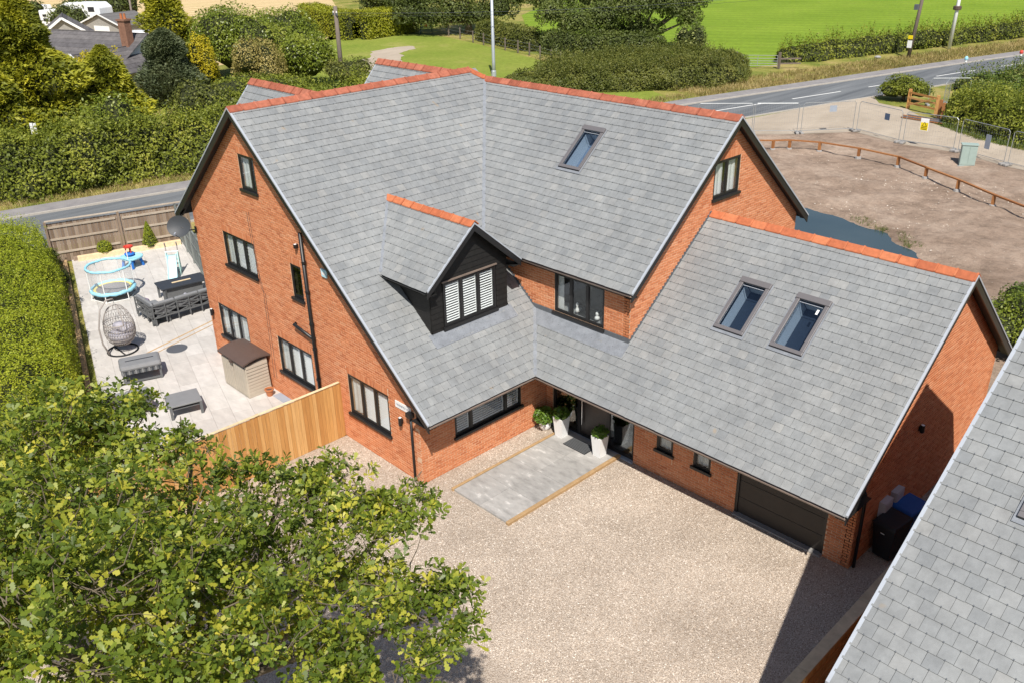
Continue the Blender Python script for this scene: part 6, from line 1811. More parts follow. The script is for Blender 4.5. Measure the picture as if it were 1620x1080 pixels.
for i in pick:
    kq = int(lr[i] * 5)
    if kq not in lm:
        me = bpy.data.meshes.new('leaf'); me.from_pydata([tuple(p) for p in T_OAK], [], [tuple(range(len(T_OAK)))]); a = me.attributes.new('rnd', 'FLOAT', 'FACE'); a.data[0].value = (kq + .5) / 5.2
        me.materials.append(MATS['lf_oak']); lm[kq] = me
    o = bpy.data.objects.new('leaf', lm[kq]); COL.objects.link(o); o.parent = crown
    s_ = lsz[i]; P = LP[i] - np.array(oak.location)
    o.matrix_local = Matrix(((LA[i][0] * s_, LB[i][0] * s_, LN[i][0] * s_, P[0]), (LA[i][1] * s_, LB[i][1] * s_, LN[i][1] * s_, P[1]), (LA[i][2] * s_, LB[i][2] * s_, LN[i][2] * s_, P[2]), (0, 0, 0, 1)))
# twigs
mb = MB()
for i in rng.choice(n_t, min(n_t, 2600), replace=False):
    p = Vector(TW[i]); s_ = Vector(SR[i]); d = (s_ - p)
    q = p + d * rng.uniform(.2, .42) + Vector(rng.normal(size=3) * .08); mid = p.lerp(q, .55) + Vector(rng.normal(size=3) * .09)
    mb.tube([q, mid, p.lerp(mid, .4) + Vector(rng.normal(size=3) * .03), p], [.009, .006, .004, .002], 4, False)
mb.build('twigs', MATS['bark'], oak, kind='stuff')

# ------------------------------------------------------------------ hedges, trees and shrubs farther off
hedge('roadside_hedge', [(-45.2, -14), (-41.4, -3.5), (-40.1, 1.5), (-39.3, 7), (-38.9, 12), (-37.6, 20), (-36, 27)], 5.2, 3.6, 62000, .19, 'lf_hedge', 'long dark green roadside hedge beyond the old fence', 31, 1.25, .5, hend=[.7, .78, 1.0, .86, 1.02, .85], shoots=1100)
for i_, (x_, y_, r_, h_, m_, lab_) in enumerate(((-42.4, -1.6, 2.1, 3.3, 'lf_laurel', 'rounded bright bush swelling from the roadside hedge below the tallest conifer'), (-42.3, 5.2, 2.4, 4.6, 'lf_laurel', 'tall bright bush rising from the middle of the roadside hedge'), (-42.6, 11.2, 2.6, 4.5, 'lf_olive', 'olive bush topping the roadside hedge near the gable'))):
    shrub('hedge_bush', (x_, y_, 0), (r_, r_, h_), 3800, .2, m_, lab_, 230 + i_, group='bushes growing out of the roadside hedge')
conifer('cypress_tree', (-50.5, 3.2), 10.2, 4.6, 26000, .42, 'lf_cypress', 'tall spreading golden green conifer left of the bungalow', 1, .62)
conifer('cypress_tree', (-54.5, -2.2), 8.4, 4.0, 15000, .42, 'lf_cypress', 'lower golden green conifer at the left picture edge', 2, .62)
conifer('cypress_tree', (-47.2, 0.2), 6.0, 3.2, 11000, .36, 'lf_cypress', 'lower conifer skirt just behind the roadside hedge at the left', 33, .55, amp=.5)
conifer('cypress_tree', (-50.2, 8.2), 6.4, 3.0, 11000, .36, 'lf_cypress', 'golden green conifer flank right of the tallest conifer', 34, .55, amp=.5)
conifer('cypress_tree', (-62, 6.5), 7.6, 3.2, 8000, .42, 'lf_cypress', 'golden green conifer top showing below the white caravan', 3, .7)
shrub('golden_shrub', (-59.5, 10.6, 0), (2.5, 2.3, 4.9), 9000, .2, 'lf_gold', 'bright yellow rounded shrub in front of the bungalow', 4)
shrub('yellow_green_shrub', (-53.5, 9.6, 0), (3.2, 2.6, 3.4), 9000, .2, 'lf_clip', 'yellow green loose shrub below the bright yellow one', 5)
conifer('grey_conifer', (-59.0, 16.6), 6.2, 3.1, 15000, .26, 'lf_greygreen', 'broad grey green conifer beside the bungalow gable', 6, .5, droop=0, amp=.25)
shrub('golden_shrub', (-59.5, 20.2, 0), (1.2, 1.2, 5.2), 5000, .18, 'lf_gold', 'narrow yellow shrub between the grey conifer and the laurels', 7, lobes=4)
shrub('ball_shrub', (-70, 20.8, 0), (2.0, 2.0, 4.2), 4000, .2, 'lf_clip', 'small yellow green rounded shrub behind the grey conifer', 8)
shrub('laurel_tree', (-67, 27.5, 0), (5.6, 5.2, 6.6), 24000, .22, 'lf_laurel', 'large rounded laurel mass in front of the stubble field', 9, lobes=8, cat='tree', clump=.6)
conifer('cypress_tree', (-74.5, 23.8), 9.6, 3.4, 11000, .4, 'lf_cypress', 'conifer rising behind the laurel at the stubble field edge', 10, .6)
shrub('laurel_tree', (-70.5, 34, 0), (4.6, 4.4, 5.6), 13000, .22, 'lf_laurel', 'rounded laurel at the right end of the laurel mass', 11, lobes=6, cat='tree', clump=.6)
shrub('buff_shrub', (-58.6, 24.8, 0), (2.9, 2.6, 4.7), 11000, .17, 'lf_buff', 'buff brown flowering shrub in front of the laurels', 12)
shrub('laurel_shrub', (-58.8, 29.6, 0), (3.3, 3.0, 4.6), 11000, .22, 'lf_laurel', 'glossy green laurel left of the telegraph pole', 13, clump=.7)
shrub('olive_shrub', (-54.6, 31.2, 0), (2.4, 2.2, 2.6), 5000, .16, 'lf_olive', 'low olive green bush at the foot of the telegraph pole', 14)
shrub('hedge_shrub', (-50.5, 20, 0), (3.6, 4.5, 2.8), 9000, .2, 'lf_hedge', 'green bushes behind the roadside hedge and below the laurels', 15, lobes=7)
hedge('clipped_hedge', [(-101, 56.4), (-92, 53.6), (-83.6, 52.4)], 3.4, 3.3, 14000, .24, 'lf_box', 'clipped yellow topped hedge, the part running to the left', 16, .07, .1, sq=.16, hend=[1, 1], endr=.3)
hedge('clipped_hedge', [(-83.8, 52.6), (-84.6, 57), (-85.5, 62.5)], 3.6, 3.3, 16000, .24, 'lf_box', 'clipped yellow topped hedge, the broad face toward the lawn', 17, .07, .1, sq=.16, endr=.3)
shrub('field_shrub', (-118, 31, 0), (4, 4, 5), 4500, .34, 'lf_dark', 'dark green tree behind the white horsebox', 18, cat='tree')
shrub('field_shrub', (-133, 29, 0), (3, 3, 4), 2500, .34, 'lf_dark', 'dark bush between the caravan and the horsebox', 19)
shrub('field_shrub', (-128, 39.5, 0), (4.5, 4, 7), 4500, .34, 'lf_dark', 'dark tree at the stubble field edge right of the horsebox', 20, cat='tree')
# big oaks at the lawn
def along_view(c, lst):   # crown clumps given as (lateral, away, z, r)
    return [(c[0] + .687 * a - .726 * b, c[1] + .726 * a + .687 * b, z_, r_) for a, b, z_, r_ in lst]
cA = (-76.5, 65.0, 0)
broad_tree('field_oak', cA, along_view(cA, [(-7.5, 0, 2.6, 2.5), (-4.5, -1, 2.4, 2.4), (-1.5, 0, 2.8, 2.8), (1.5, -.5, 2.4, 2.2), (4, 0, 3.2, 2.6), (-5.5, 1, 5.6, 3.2), (-1, 1, 6, 3.6), (3, 1, 5.8, 3.0), (6.5, 1, 4.6, 2.3), (0, 2, 9.5, 4.2), (-8.5, 2, 4.5, 2.6)]), 34000, .30, 'lf_dark', 'dark round oak behind the lawn, left of the steel pole', 41, .5)
cB = (-49.6, 66.5, 0)
broad_tree('field_oak', cB, along_view(cB, [(-9.5, 0, 4.0, 2.0), (-7, -1, 3.2, 2.3), (-4.2, -.5, 3.8, 2.6), (-5.5, 1.5, 6, 3), (-1.5, -1, 4.6, 2.5), (-.3, 0, 2.3, 1.8), (1.6, -.5, 5.2, 2.4), (3.8, 0, 4.4, 2.0), (5.4, -.5, 3.4, 1.6), (5.8, 0, 5.4, 2.0), (0, 1, 8, 4.4), (-3.4, 0, 1.9, 1.7), (1.5, 0, 2.2, 1.4)]), 42000, .26, 'lf_tree', 'large spreading oak above the roadside hedge', 42, .55, core=.5)
cC = (-62, 67.5, 0)
broad_tree('field_oak', cC, along_view(cC, [(-2, 0, 4.6, 2.0), (1, 1, 5.5, 2.4), (-.5, 1, 8, 3)]), 8000, .30, 'lf_dark', 'smaller oak between the two big oaks', 43, .3)
shrub('field_shrub', (-125, 88, 0), (7, 6, 6), 4000, .5, 'lf_dark', 'dark trees at the far end of the stubble field', 44, cat='tree', lobes=7)
shrub('field_shrub', (-108, 80, 0), (5, 5, 5), 4000, .4, 'lf_dark', 'dark bushes behind the clipped hedge', 45)
shrub('field_shrub', (-97, 68, 0), (5.5, 5, 6), 5000, .4, 'lf_dark', 'dark trees left of the round oak behind the clipped hedge', 46, cat='tree')
hedge('lawn_hedge', [(-72, 63), (-64, 60.5), (-57.5, 59)], 3.2, 2.4, 9000, .24, 'lf_olive', 'olive hedge along the post fence behind the lawn', 47, .3, .2)
hedge('lawn_hedge', [(-57, 58.5), (-50, 60.5), (-43, 63)], 3.4, 2.6, 11000, .24, 'lf_dark', 'dark shaded hedge under the spreading oak', 48, .3, .2)
hedge('verge_hedge', [(-44.5, 41.0), (-40, 45.5), (-36.2, 50), (-32.6, 55.0), (-32.6, 59.0)], 9.2, 2.35, 62000, .17, 'lf_olive', 'broad olive hedge thicket along the road behind the main ridge', 49, .75, .4, shoots=2600, sq=.6, hend=[.4, .8, 1, 1, .95])
shrub('elder_bush', (-37.2, 58.8, 0), (1.7, 1.7, 4.0), 4200, .18, 'lf_dark', 'elder bush with white flower heads rising from the roadside thicket', 50)
rng = np.random.default_rng(5)
P, N = blob((-37.2, 58.8, 2.4), (1.7, 1.7, 1.7), 110, rng, .2, 3, .02, low=0)
eb = [o for o in bpy.data.objects if o.name.startswith('elder_bush')][0]
cloud('flower_heads', P, N, .26, 'lf_pale', eb, rng, T_LEAF, spread=.2)
hedge('field_hedge', [(-32.8, 67.5), (-29.6, 77.5), (-26.4, 88), (-22.6, 101), (-17.5, 122), (-10, 150)], 3.0, 1.9, 26000, .22, 'lf_hedge', 'scruffy field hedge along the far side of the road', 51, .8, .4, shoots=900)
hedge('plot_hedge', [(-9.6, 53.4), (-6.2, 51.2), (-2.4, 49.3), (3, 47.5)], 5.2, 2.4, 26000, .18, 'lf_hedge', 'dense green hedge beyond the building plot track', 52, .7, .4, shoots=700)
shrub('plot_shrub', (-14.9, 56.6, 0), (2.3, 1.6, 2.0), 5000, .17, 'lf_hedge', 'small green hedge bush at the track mouth', 53)
hedge('plot_hedge', [(-13.2, 63), (-10.5, 72), (-8, 80)], 4.5, 1.0, 9000, .22, 'lf_weed', 'weedy green hedge between the road and the plot', 54, .4, .25, shoots=300)
shrub('plot_shrub', (-9.5, 60.5, 0), (3.2, 3.0, 1.3), 5000, .2, 'lf_weed', 'bright green scrub behind the dense plot hedge', 55)
shrub('plot_shrub', (-5.5, 66, 0), (3.2, 3.0, 1.2), 4000, .2, 'lf_privet', 'bright green scrub patch at the right picture edge', 56)
shrub('rear_shrub', (8.2, 15.6, 0), (2.2, 2.0, 2.3), 9000, .11, 'lf_laurel', 'green bush behind the garage gable', 57)
shrub('rear_shrub', (7.4, 19.4, 0), (1.5, 1.5, 1.3), 4000, .11, 'lf_weed', 'low weedy bush beside the pond bank', 58)

# dry grass and weeds
def tufts(name, P2, size, mat, label, z=0.0, seed=0, kk=7, cat='grass', kind='stuff'):
    rng = np.random.default_rng(seed + 70); n = len(P2)
    B = unit(np.c_[rng.normal(size=(n * kk, 2)) * .5, np.ones(n * kk)])
    P = np.c_[np.repeat(P2, kk, 0) + rng.normal(size=(n * kk, 2)) * size * .35, np.full(n * kk, z)]
    N = unit(np.cross(B, rng.normal(size=B.shape))); A = np.cross(B, N); s = size * rng.uniform(.5, 1.3, n * kk)
    rn = np.clip(.5 * fbm(P, .5, 2, seed) + .5 * rng.uniform(0, 1, n * kk), 0, 1)
    o = leaf_like(name, P, A * s[:, None], B * s[:, None], N * s[:, None], T_BLADE, MATS[mat], None, rn)
    return tag(o, label, cat, kind=kind)
def along(pts, lo, hi, n, seed):
    rng = np.random.default_rng(seed); P, D = arc_points(pts); s = rng.uniform(0, D[-1], n)
    x, y = np.interp(s, D, P[:, 0]), np.interp(s, D, P[:, 1]); dx = np.interp(s + .5, D, P[:, 0]) - np.interp(s - .5, D, P[:, 0]); dy = np.interp(s + .5, D, P[:, 1]) - np.interp(s - .5, D, P[:, 1]); l = np.hypot(dx, dy)
    o = rng.uniform(lo, hi, n); return np.c_[x + dy / l * o, y - dx / l * o]
RD = [p for p in ROADC if -16 < p[1] < 112]
tufts('dry_grass', along(RD, -6.9, -4.9, 3600, 1), .26, 'lf_dry', 'dry straw coloured grass along the far edge of the road', seed=1)
tufts('tall_verge_grass', along([p for p in ROADC if 46 < p[1] < 115], -9.5, -5.2, 3000, 4), .36, 'lf_dry', 'tall dry grass and scrub between the far hedge and the road', seed=5)
tufts('verge_weeds', along([(-8.9, 50.2), (-4.8, 47.2), (0, 45.6), (4, 44.6)], -.9, .7, 700, 2), .3, 'lf_weed', 'green weeds at the foot of the hedge beside the track', seed=2)
rng = np.random.default_rng(9)
Q = np.c_[rng.uniform(-12, 8, 9000), rng.uniform(17, 30, 9000)]; dd_ = seg_dist(Q, POND); Q = Q[(dd_ > .05) & (dd_ < .9) & (fbm(np.c_[Q, Q[:, 0] * 0], .45, 2, 3) > .5)]
tufts('pond_weeds', Q[:900], .16, 'lf_weed', 'low weeds along the bank of the pond', seed=3)
# ------------------------------------------------------------------ bungalow and yard beyond the conifers
pieces('old_tile', [(0, (.085, .08, .085)), (.5, (.115, .108, .112)), (1, (.15, .14, .14))], .8, .2, .3, 2, .3, 8)
simple('white_wall', (.72, .72, .72), .8, .2, 0, .06)
simple('stock_brick', (.24, .13, .09), .9, .1, 0, .3, 4, 20, .2)
simple('white_gloss', (.78, .79, .80), .3, .5, 0, .03)
simple('shed_felt', (.14, .135, .135), .9, .1, 0, .15)
simple('shed_wall', (.30, .29, .27), .9, .1, 0, .15)
simple('dark_window', (.015, .02, .03), .15, .5)
bg_ = thing('bungalow', (-73.3, 15.5, 0), 'bungalow with dark tiled roof and brick chimney among the conifers', 'house', None, R(21))
def gable_roof(t, L, W, ze, zr, ov=.3, name='roof', axis='x', off=(0, 0), mat='old_tile', rows=9):
    """ridge along local x; tile courses are stepped strips"""
    parts = MB(); ox, oy = off
    for s_ in (-1, 1):
        for i in range(rows):
            a, b = i / rows, (i + 1) / rows + .02
            y0_, z0_ = s_ * (W / 2 + ov) * (1 - a), ze - .15 + (zr - ze + .15) * a
            y1_, z1_ = s_ * (W / 2 + ov) * (1 - b), ze - .15 + (zr - ze + .15) * b
            pts = [(-L / 2 - ov, y0_, z0_ + .05), (L / 2 + ov, y0_, z0_ + .05), (L / 2 + ov, y1_, z1_ + .02), (-L / 2 - ov, y1_, z1_ + .02)]
            if axis == 'y': pts = [(-q[1], q[0], q[2]) for q in pts]
            parts.prism([(q[0] + ox, q[1] + oy, q[2]) for q in pts], (0, 0, -.06))
    return parts.build(name, MATS[mat], t, local=True)
MB().box(-7.5, 7.5, -4, 4, 0, 2.6).prism([(-7.5, -4, 2.6), (-7.5, 4, 2.6), (-7.5, 0, 5.0)], (.2, 0, 0)).prism([(7.3, -4, 2.6), (7.3, 4, 2.6), (7.3, 0, 5.0)], (.2, 0, 0)).build('wall', MATS['white_wall'], bg_, local=True)
rf = gable_roof(bg_, 15, 8, 2.6, 5.1)
MB().box(4.5, 8.8, -7.2, -3.6, 0, 2.5).prism([(4.5, -7.2, 2.5), (8.8, -7.2, 2.5), (6.65, -7.2, 4.0)], (0, .2, 0)).build('wing_wall', MATS['white_wall'], bg_, local=True)
gable_roof(bg_, 6.4, 4.3, 2.5, 4.2, .3, 'wing_roof', 'y', (6.65, -4.0), rows=6)
for s_ in (-1, 1): MB().beam((6.65, -7.55, 4.28), (6.65 + s_ * 2.5, -7.55, 2.42), .06, .22).build('barge_board', MATS['white_gloss'], bg_, local=True)
ch = MB().box(6.2, 7.0, -1.6, -.9, 3.5, 6.3).build('chimney', MATS['stock_brick'], bg_, local=True)
MB().box(6.12, 7.08, -1.68, -.82, 6.3, 6.45).build('chimney_cap', MATS['stock_brick'], bg_, local=True)
for x_ in (6.4, 6.8): MB().lathe([(.12, 6.45), (.1, 6.85), (.12, 6.9)], (x_, -1.25, 0), 10).build('chimney_pot', MATS['terracotta'], bg_, local=True)
for x_ in (-5, -1.5, 2): w_ = MB().box(x_, x_ + 1.6, -4.03, -3.98, .9, 2.1).build('window', MATS['dark_window'], bg_, local=True); MB().box(x_ - .06, x_ + 1.66, -4.06, -4.031, .82, .9).build('sill', MATS['white_gloss'], w_, local=True)
# barn-like outbuilding behind
ob = thing('outbuilding', (-99.5, 22.6, 0), 'grey hipped roof outbuilding with white bargeboard behind the bungalow', 'building', None, R(-20))
MB().box(-3.6, 3.6, -2.8, 2.8, 0, 2.4).prism([(-3.6, -2.8, 2.4), (-3.6, 2.8, 2.4), (-3.6, 0, 4.3)], (.2, 0, 0)).prism([(3.4, -2.8, 2.4), (3.4, 2.8, 2.4), (3.4, 0, 4.3)], (.2, 0, 0)).build('wall', MATS['shed_wall'], ob, local=True)
gable_roof(ob, 7.2, 5.6, 2.4, 4.4, .3, rows=6)
for s_ in (-1, 1): MB().beam((3.95, 0, 4.45), (3.95, s_ * 3.1, 2.3), .08, .25).build('barge_board', MATS['white_gloss'], ob, local=True)
sh = thing('shed', (-109.5, 32.8, 0), 'low grey shed with white edged roof and white panel', 'shed', None, R(15))
MB().box(-3.6, 3.6, -2.6, 2.6, 0, 2.2).prism([(-3.6, -2.6, 2.2), (3.6, -2.6, 2.2), (0, -2.6, 3.4)], (0, .15, 0)).prism([(-3.6, 2.45, 2.2), (3.6, 2.45, 2.2), (0, 2.45, 3.4)], (0, .15, 0)).build('wall', MATS['shed_wall'], sh, local=True)
gable_roof(sh, 5.2, 7.2, 2.2, 3.4, .25, axis='y', mat='shed_felt', rows=4)
for s_ in (-1, 1): MB().beam((0, -2.9, 3.5), (s_ * 4.0, -2.9, 2.2), .06, .16).build('barge_board', MATS['white_gloss'], sh, local=True)
MB().box(-1.4, 1.6, -2.68, -2.61, .9, 2.0).build('window', MATS['white_gloss'], sh, local=True)
# white horsebox / motorhome
mh = thing('horsebox', (-117.5, 30.6, 0), 'white coachbuilt horsebox lorry with dark side stripes behind the bungalow', 'lorry', None, R(28))
MB().prism([(-5.2, -1.3, .7), (5.0, -1.3, .7), (5.0, -1.3, 3.9), (4.2, -1.3, 4.5), (-.5, -1.3, 4.5), (-2.2, -1.3, 3.7), (-5.2, -1.3, 3.5)], (0, 2.6, 0)).build('body', MATS['white_gloss'], mh, local=True, bevel=.12)
for (a, b, c, d) in ((-4.6, -4.0, 2.7, 3.0), (-4.6, -3.7, 2.1, 2.5), (3.2, 4.2, 3.4, 4.0), (1.6, 2.6, 1.4, 2.1)): MB().box(a, b, -1.33, -1.29, c, d).build('window', MATS['dark_window'], mh, local=True)
for (a, b) in ((-2.6, -.8), (-.6, .8), (1.1, 2.9)): MB().box(a, b, -1.325, -1.295, 2.55, 2.72).build('stripe', MATS['navy'], mh, local=True)
for x_ in (-3.6, 3.0):
    for y_ in (-1.2, 1.2): w_ = MB().tube([(x_, y_ - .15, .5), (x_, y_ + .15, .5)], .5, 18).build('wheel', MATS['bin_black'], mh, local=True)
MB().box(-5.26, -5.18, -1.1, 1.1, 1.7, 2.9).build('windscreen', MATS['dark_window'], mh, local=True)
cv = thing('caravan', (-143, 33.3, 0), 'white caravan parked at the stubble field edge', 'caravan', None, R(28))
MB().prism([(-2.6, -1.1, .5), (2.4, -1.1, .5), (2.7, -1.1, 1.4), (2.3, -1.1, 2.7), (-2.2, -1.1, 2.7), (-2.7, -1.1, 1.5)], (0, 2.2, 0)).build('body', MATS['white_gloss'], cv, local=True, bevel=.12)
MB().box(-1.5, .8, -1.13, -1.09, 1.4, 2.0).build('window', MATS['dark_window'], cv, local=True)
for y_ in (-1.05, 1.05): MB().tube([(0, y_ - .1, .34), (0, y_ + .1, .34)], .34, 16).build('wheel', MATS['bin_black'], cv, local=True)
MB().tube([(2.4, 0, .5), (3.7, 0, .5)], .05, 6).build('drawbar', MATS['galv'], cv, local=True)
vn = thing('white_van', (-93, 29.6, 0), 'white van roof showing right of the bungalow chimney', 'van', None, R(35))
MB().prism([(-2.4, -1, .4), (2.6, -1, .4), (2.7, -1, 1.2), (1.7, -1, 1.5), (1.1, -1, 2.5), (-2.4, -1, 2.5)], (0, 2, 0)).build('body', MATS['white_gloss'], vn, local=True, bevel=.1)
MB().prism([(1.28, -.85, 2.32), (1.72, -.85, 1.56), (1.72, .85, 1.56), (1.28, .85, 2.32)], (.04, 0, .03)).build('windscreen', MATS['dark_window'], vn, local=True)
for x_ in (-1.6, 1.7):
    for y_ in (-.95, .95): MB().tube([(x_, y_ - .1, .34), (x_, y_ + .1, .34)], .34, 16).build('wheel', MATS['bin_black'], vn, local=True)
tk = thing('oil_tank', (-62.6, 18.6, 0), 'dark green oil tank beside the bungalow gable', 'tank')
MB().lathe([(.7, .2), (.8, .35), (.8, 2.0), (.7, 2.2), (.2, 2.35), (0, 2.35)], n=18).build('body', MATS['green_tank'], tk, local=True, smooth=True)
MB().lathe([(.16, 2.34), (.16, 2.45), (0, 2.45)], n=12).build('cap', MATS['green_tank'], tk, local=True)
rs = thing('road_sign', (-42.4, 0.6, 0), 'small white sign on a post poking from the roadside hedge', 'sign', None, R(60))
MB().tube([(0, 0, 0), (0, 0, 3.4)], .04, 8).build('post', MATS['galv'], rs, local=True)
MB().box(-.17, .17, -.03, 0, 2.75, 3.4).build('plate', MATS['sign_white'], rs, local=True)

# ------------------------------------------------------------------ poles and wires
def tele_pole(loc, h, r, label, lean=(0, 0), arm=True, mat='pole_wood'):
    t = thing('telegraph_pole', loc, label, 'pole', 'telegraph poles')
    MB().tube([(0, 0, -.1), (lean[0] * .5, lean[1] * .5, h * .5), (lean[0], lean[1], h)], [r, r * .85, r * .7], 10).build('shaft', MATS[mat], t, local=True, smooth=True)
    if arm:
        MB().box(lean[0] - .32, lean[0] + .32, lean[1] - .14, lean[1] - .04, h - .75, h - .55).build('bracket', MATS['lead_dark'], t, local=True)
        for x_ in (-.25, .25): MB().lathe([(.05, 0), (.06, .06), (.03, .16), (0, .17)], (lean[0] + x_, lean[1] - .09, h - .55), 8).build('insulator', MATS['white_plastic'], t, local=True)
    return t
tele_pole((-56.0, 31.4, 0), 6.9, .24, 'weathered wooden telegraph pole rising left behind the roof')
p_ = tele_pole((-24.3, 78.4, 0), 9.2, .2, 'leaning dark wooden telegraph pole beside the road', (.35, .9), False)
MB().box(-.22, .22, -.26, -.18, 1.0, 1.7).build('notice', MATS['sign_white'], p_, local=True)
MB().box(-.22, .22, -.27, -.19, 1.85, 2.2).build('plate', MATS['sign_yellow'], p_, local=True)
MB().box(-.16, .16, -.2, .25, 4.6, 5.1).build('junction_box', MATS['lead_dark'], p_, local=True)
tele_pole((-110.5, 35.2, 0), 6.0, .17, 'thin wooden telegraph pole in front of the stubble field', (-.3, .2), False)
wp = thing('white_pole', (-23.9, 87.4, 0), 'white pole with a dark collar beside the far hedge', 'pole')
MB().tube([(0, 0, 0), (.1, .35, 9.5)], [.2, .17], 12).build('shaft', MATS['white_plastic'], wp, local=True, smooth=True)
MB().lathe([(.36, 3.9), (.42, 3.95), (.42, 4.25), (.36, 4.3)], (.04, .15, 0), 12).build('collar', MATS['box_brown'], wp, local=True)
lp = thing('steel_pole', (-49.0, 43.9, 0), 'slim grey steel pole standing behind the ridge', 'pole')
MB().tube([(0, 0, 0), (0, 0, 1.4), (-.02, 0, 9.5)], [.2, .16, .12], 12).build('shaft', MATS['steel_pole'], lp, local=True, smooth=True)
MB().lathe([(.24, 0), (.24, .5), (.2, .55)], n=12).build('base', MATS['steel_pole'], lp, local=True)
for k_, (dz, dy) in enumerate(((0, 0), (-.28, .4))):
    A, B = Vector((-56.0, 31.3 + dy, 6.35 + dz)), Vector((-24.2, 78.6 + dy, 7.4 + dz)); pts = []
    for f in np.linspace(0, 1, 17): q = A.lerp(B, f); q.z -= 1.0 * 4 * f * (1 - f) * .9; pts.append(q)
    tag(MB().tube(pts, .012, 4, False).build('overhead_wire', MATS['lead_dark']), ('upper' if k_ == 0 else 'lower') + ' black overhead wire strung between the telegraph poles', 'wire', 'overhead wires')

# ------------------------------------------------------------------ lawn fence, notice board, field gate
for i, (x, y) in enumerate([(-73.5, 60.9), (-69.5, 59.5), (-66.7, 58.7), (-64, 57.9), (-61.4, 57.2), (-58.7, 56.6), (-56.2, 55.9), (-53.4, 54.7), (-50.7, 53.6), (-48.5, 52.7)]):
    pass
lf = thing('wire_fence', (-61, 57, 0), 'post and wire fence along the back of the lawn', 'fence')
fp = [(-77, 62), (-73.5, 60.9), (-69.5, 59.5), (-66.7, 58.7), (-64, 57.9), (-61.4, 57.2), (-58.7, 56.6), (-56.2, 55.9), (-53.4, 54.7), (-50.7, 53.6), (-48.5, 52.7), (-45.5, 51.3)]
for x, y in fp: MB().box(x - .06, x + .06, y - .06, y + .06, 0, 1.35).build('post', MATS['pole_wood'], lf)
for z_ in (.4, .8, 1.2): MB().tube([(x, y, z_) for x, y in fp], .012, 4, False).build('wire', MATS['galv'], lf)
nbd = thing('notice_board', (-80.6, 61.2, 0), 'small notice board with blue, white and red panels by the clipped hedge', 'notice board', None, R(45))
for x_ in (-.75, .75): MB().tube([(x_, 0, 0), (x_, 0, 2.6)], .05, 8).build('post', MATS['green_tank'], nbd, local=True)
MB().box(-.7, .7, -.02, .02, .8, 2.4).build('board', MATS['navy'], nbd, local=True)
for (a, b, c, d, m_) in ((-.65, -.05, 1.65, 2.3, 'sign_white'), (.02, .4, 1.6, 2.2, 'sky_blue'), (-.35, .0, .85, 1.5, 'sign_white'), (-.2, .15, .9, 1.45, 'sign_red'), (.2, .55, .85, 1.5, 'sign_white')): MB().box(a, b, -.03 - random.uniform(0, .008), -.021, c, d).build('panel', MATS[m_], nbd, local=True)
pl = thing('utility_pillar', (-104, 72.5, 0), 'grey blue pillar behind the clipped hedge', 'pillar')
MB().tube([(0, 0, 0), (0, 0, 6)], .5, 14).build('shaft', MATS['steel_pole'], pl, local=True, smooth=True)
MB().box(-.25, .25, -.54, -.46, 3.6, 4.4).build('plate', MATS['sign_white'], pl, local=True)
fg = thing('field_gate', (-32.2, 63.4, 0), 'grey metal five bar gate into the green field', 'gate')
ga, gb = Vector((-34.0, 62.4, 0)), Vector((-30.9, 64.4, 0))
for z_ in (.25, .45, .68, .92, 1.2): MB().tube([ga + Vector((0, 0, z_)), gb + Vector((0, 0, z_))], .025, 6).build('bar', MATS['galv'], fg)
for f in (0, .5, 1): q = ga.lerp(gb, f); MB().tube([q + Vector((0, 0, .2)), q + Vector((0, 0, 1.22))], .025, 6).build('upright', MATS['galv'], fg)
for q in (ga - Vector((.15, .1, 0)), gb + Vector((.15, .1, 0))): MB().box(q.x - .1, q.x + .1, q.y - .1, q.y + .1, 0, 1.5).build('post', MATS['pole_wood'], fg)
MB().beam(gb + Vector((.2, .15, .9)), gb + Vector((1.6, 1.6, .9)), .05, .14).beam(gb + Vector((.2, .15, .45)), gb + Vector((1.6, 1.6, .45)), .05, .14).build('side_rail', MATS['pole_wood'], fg)

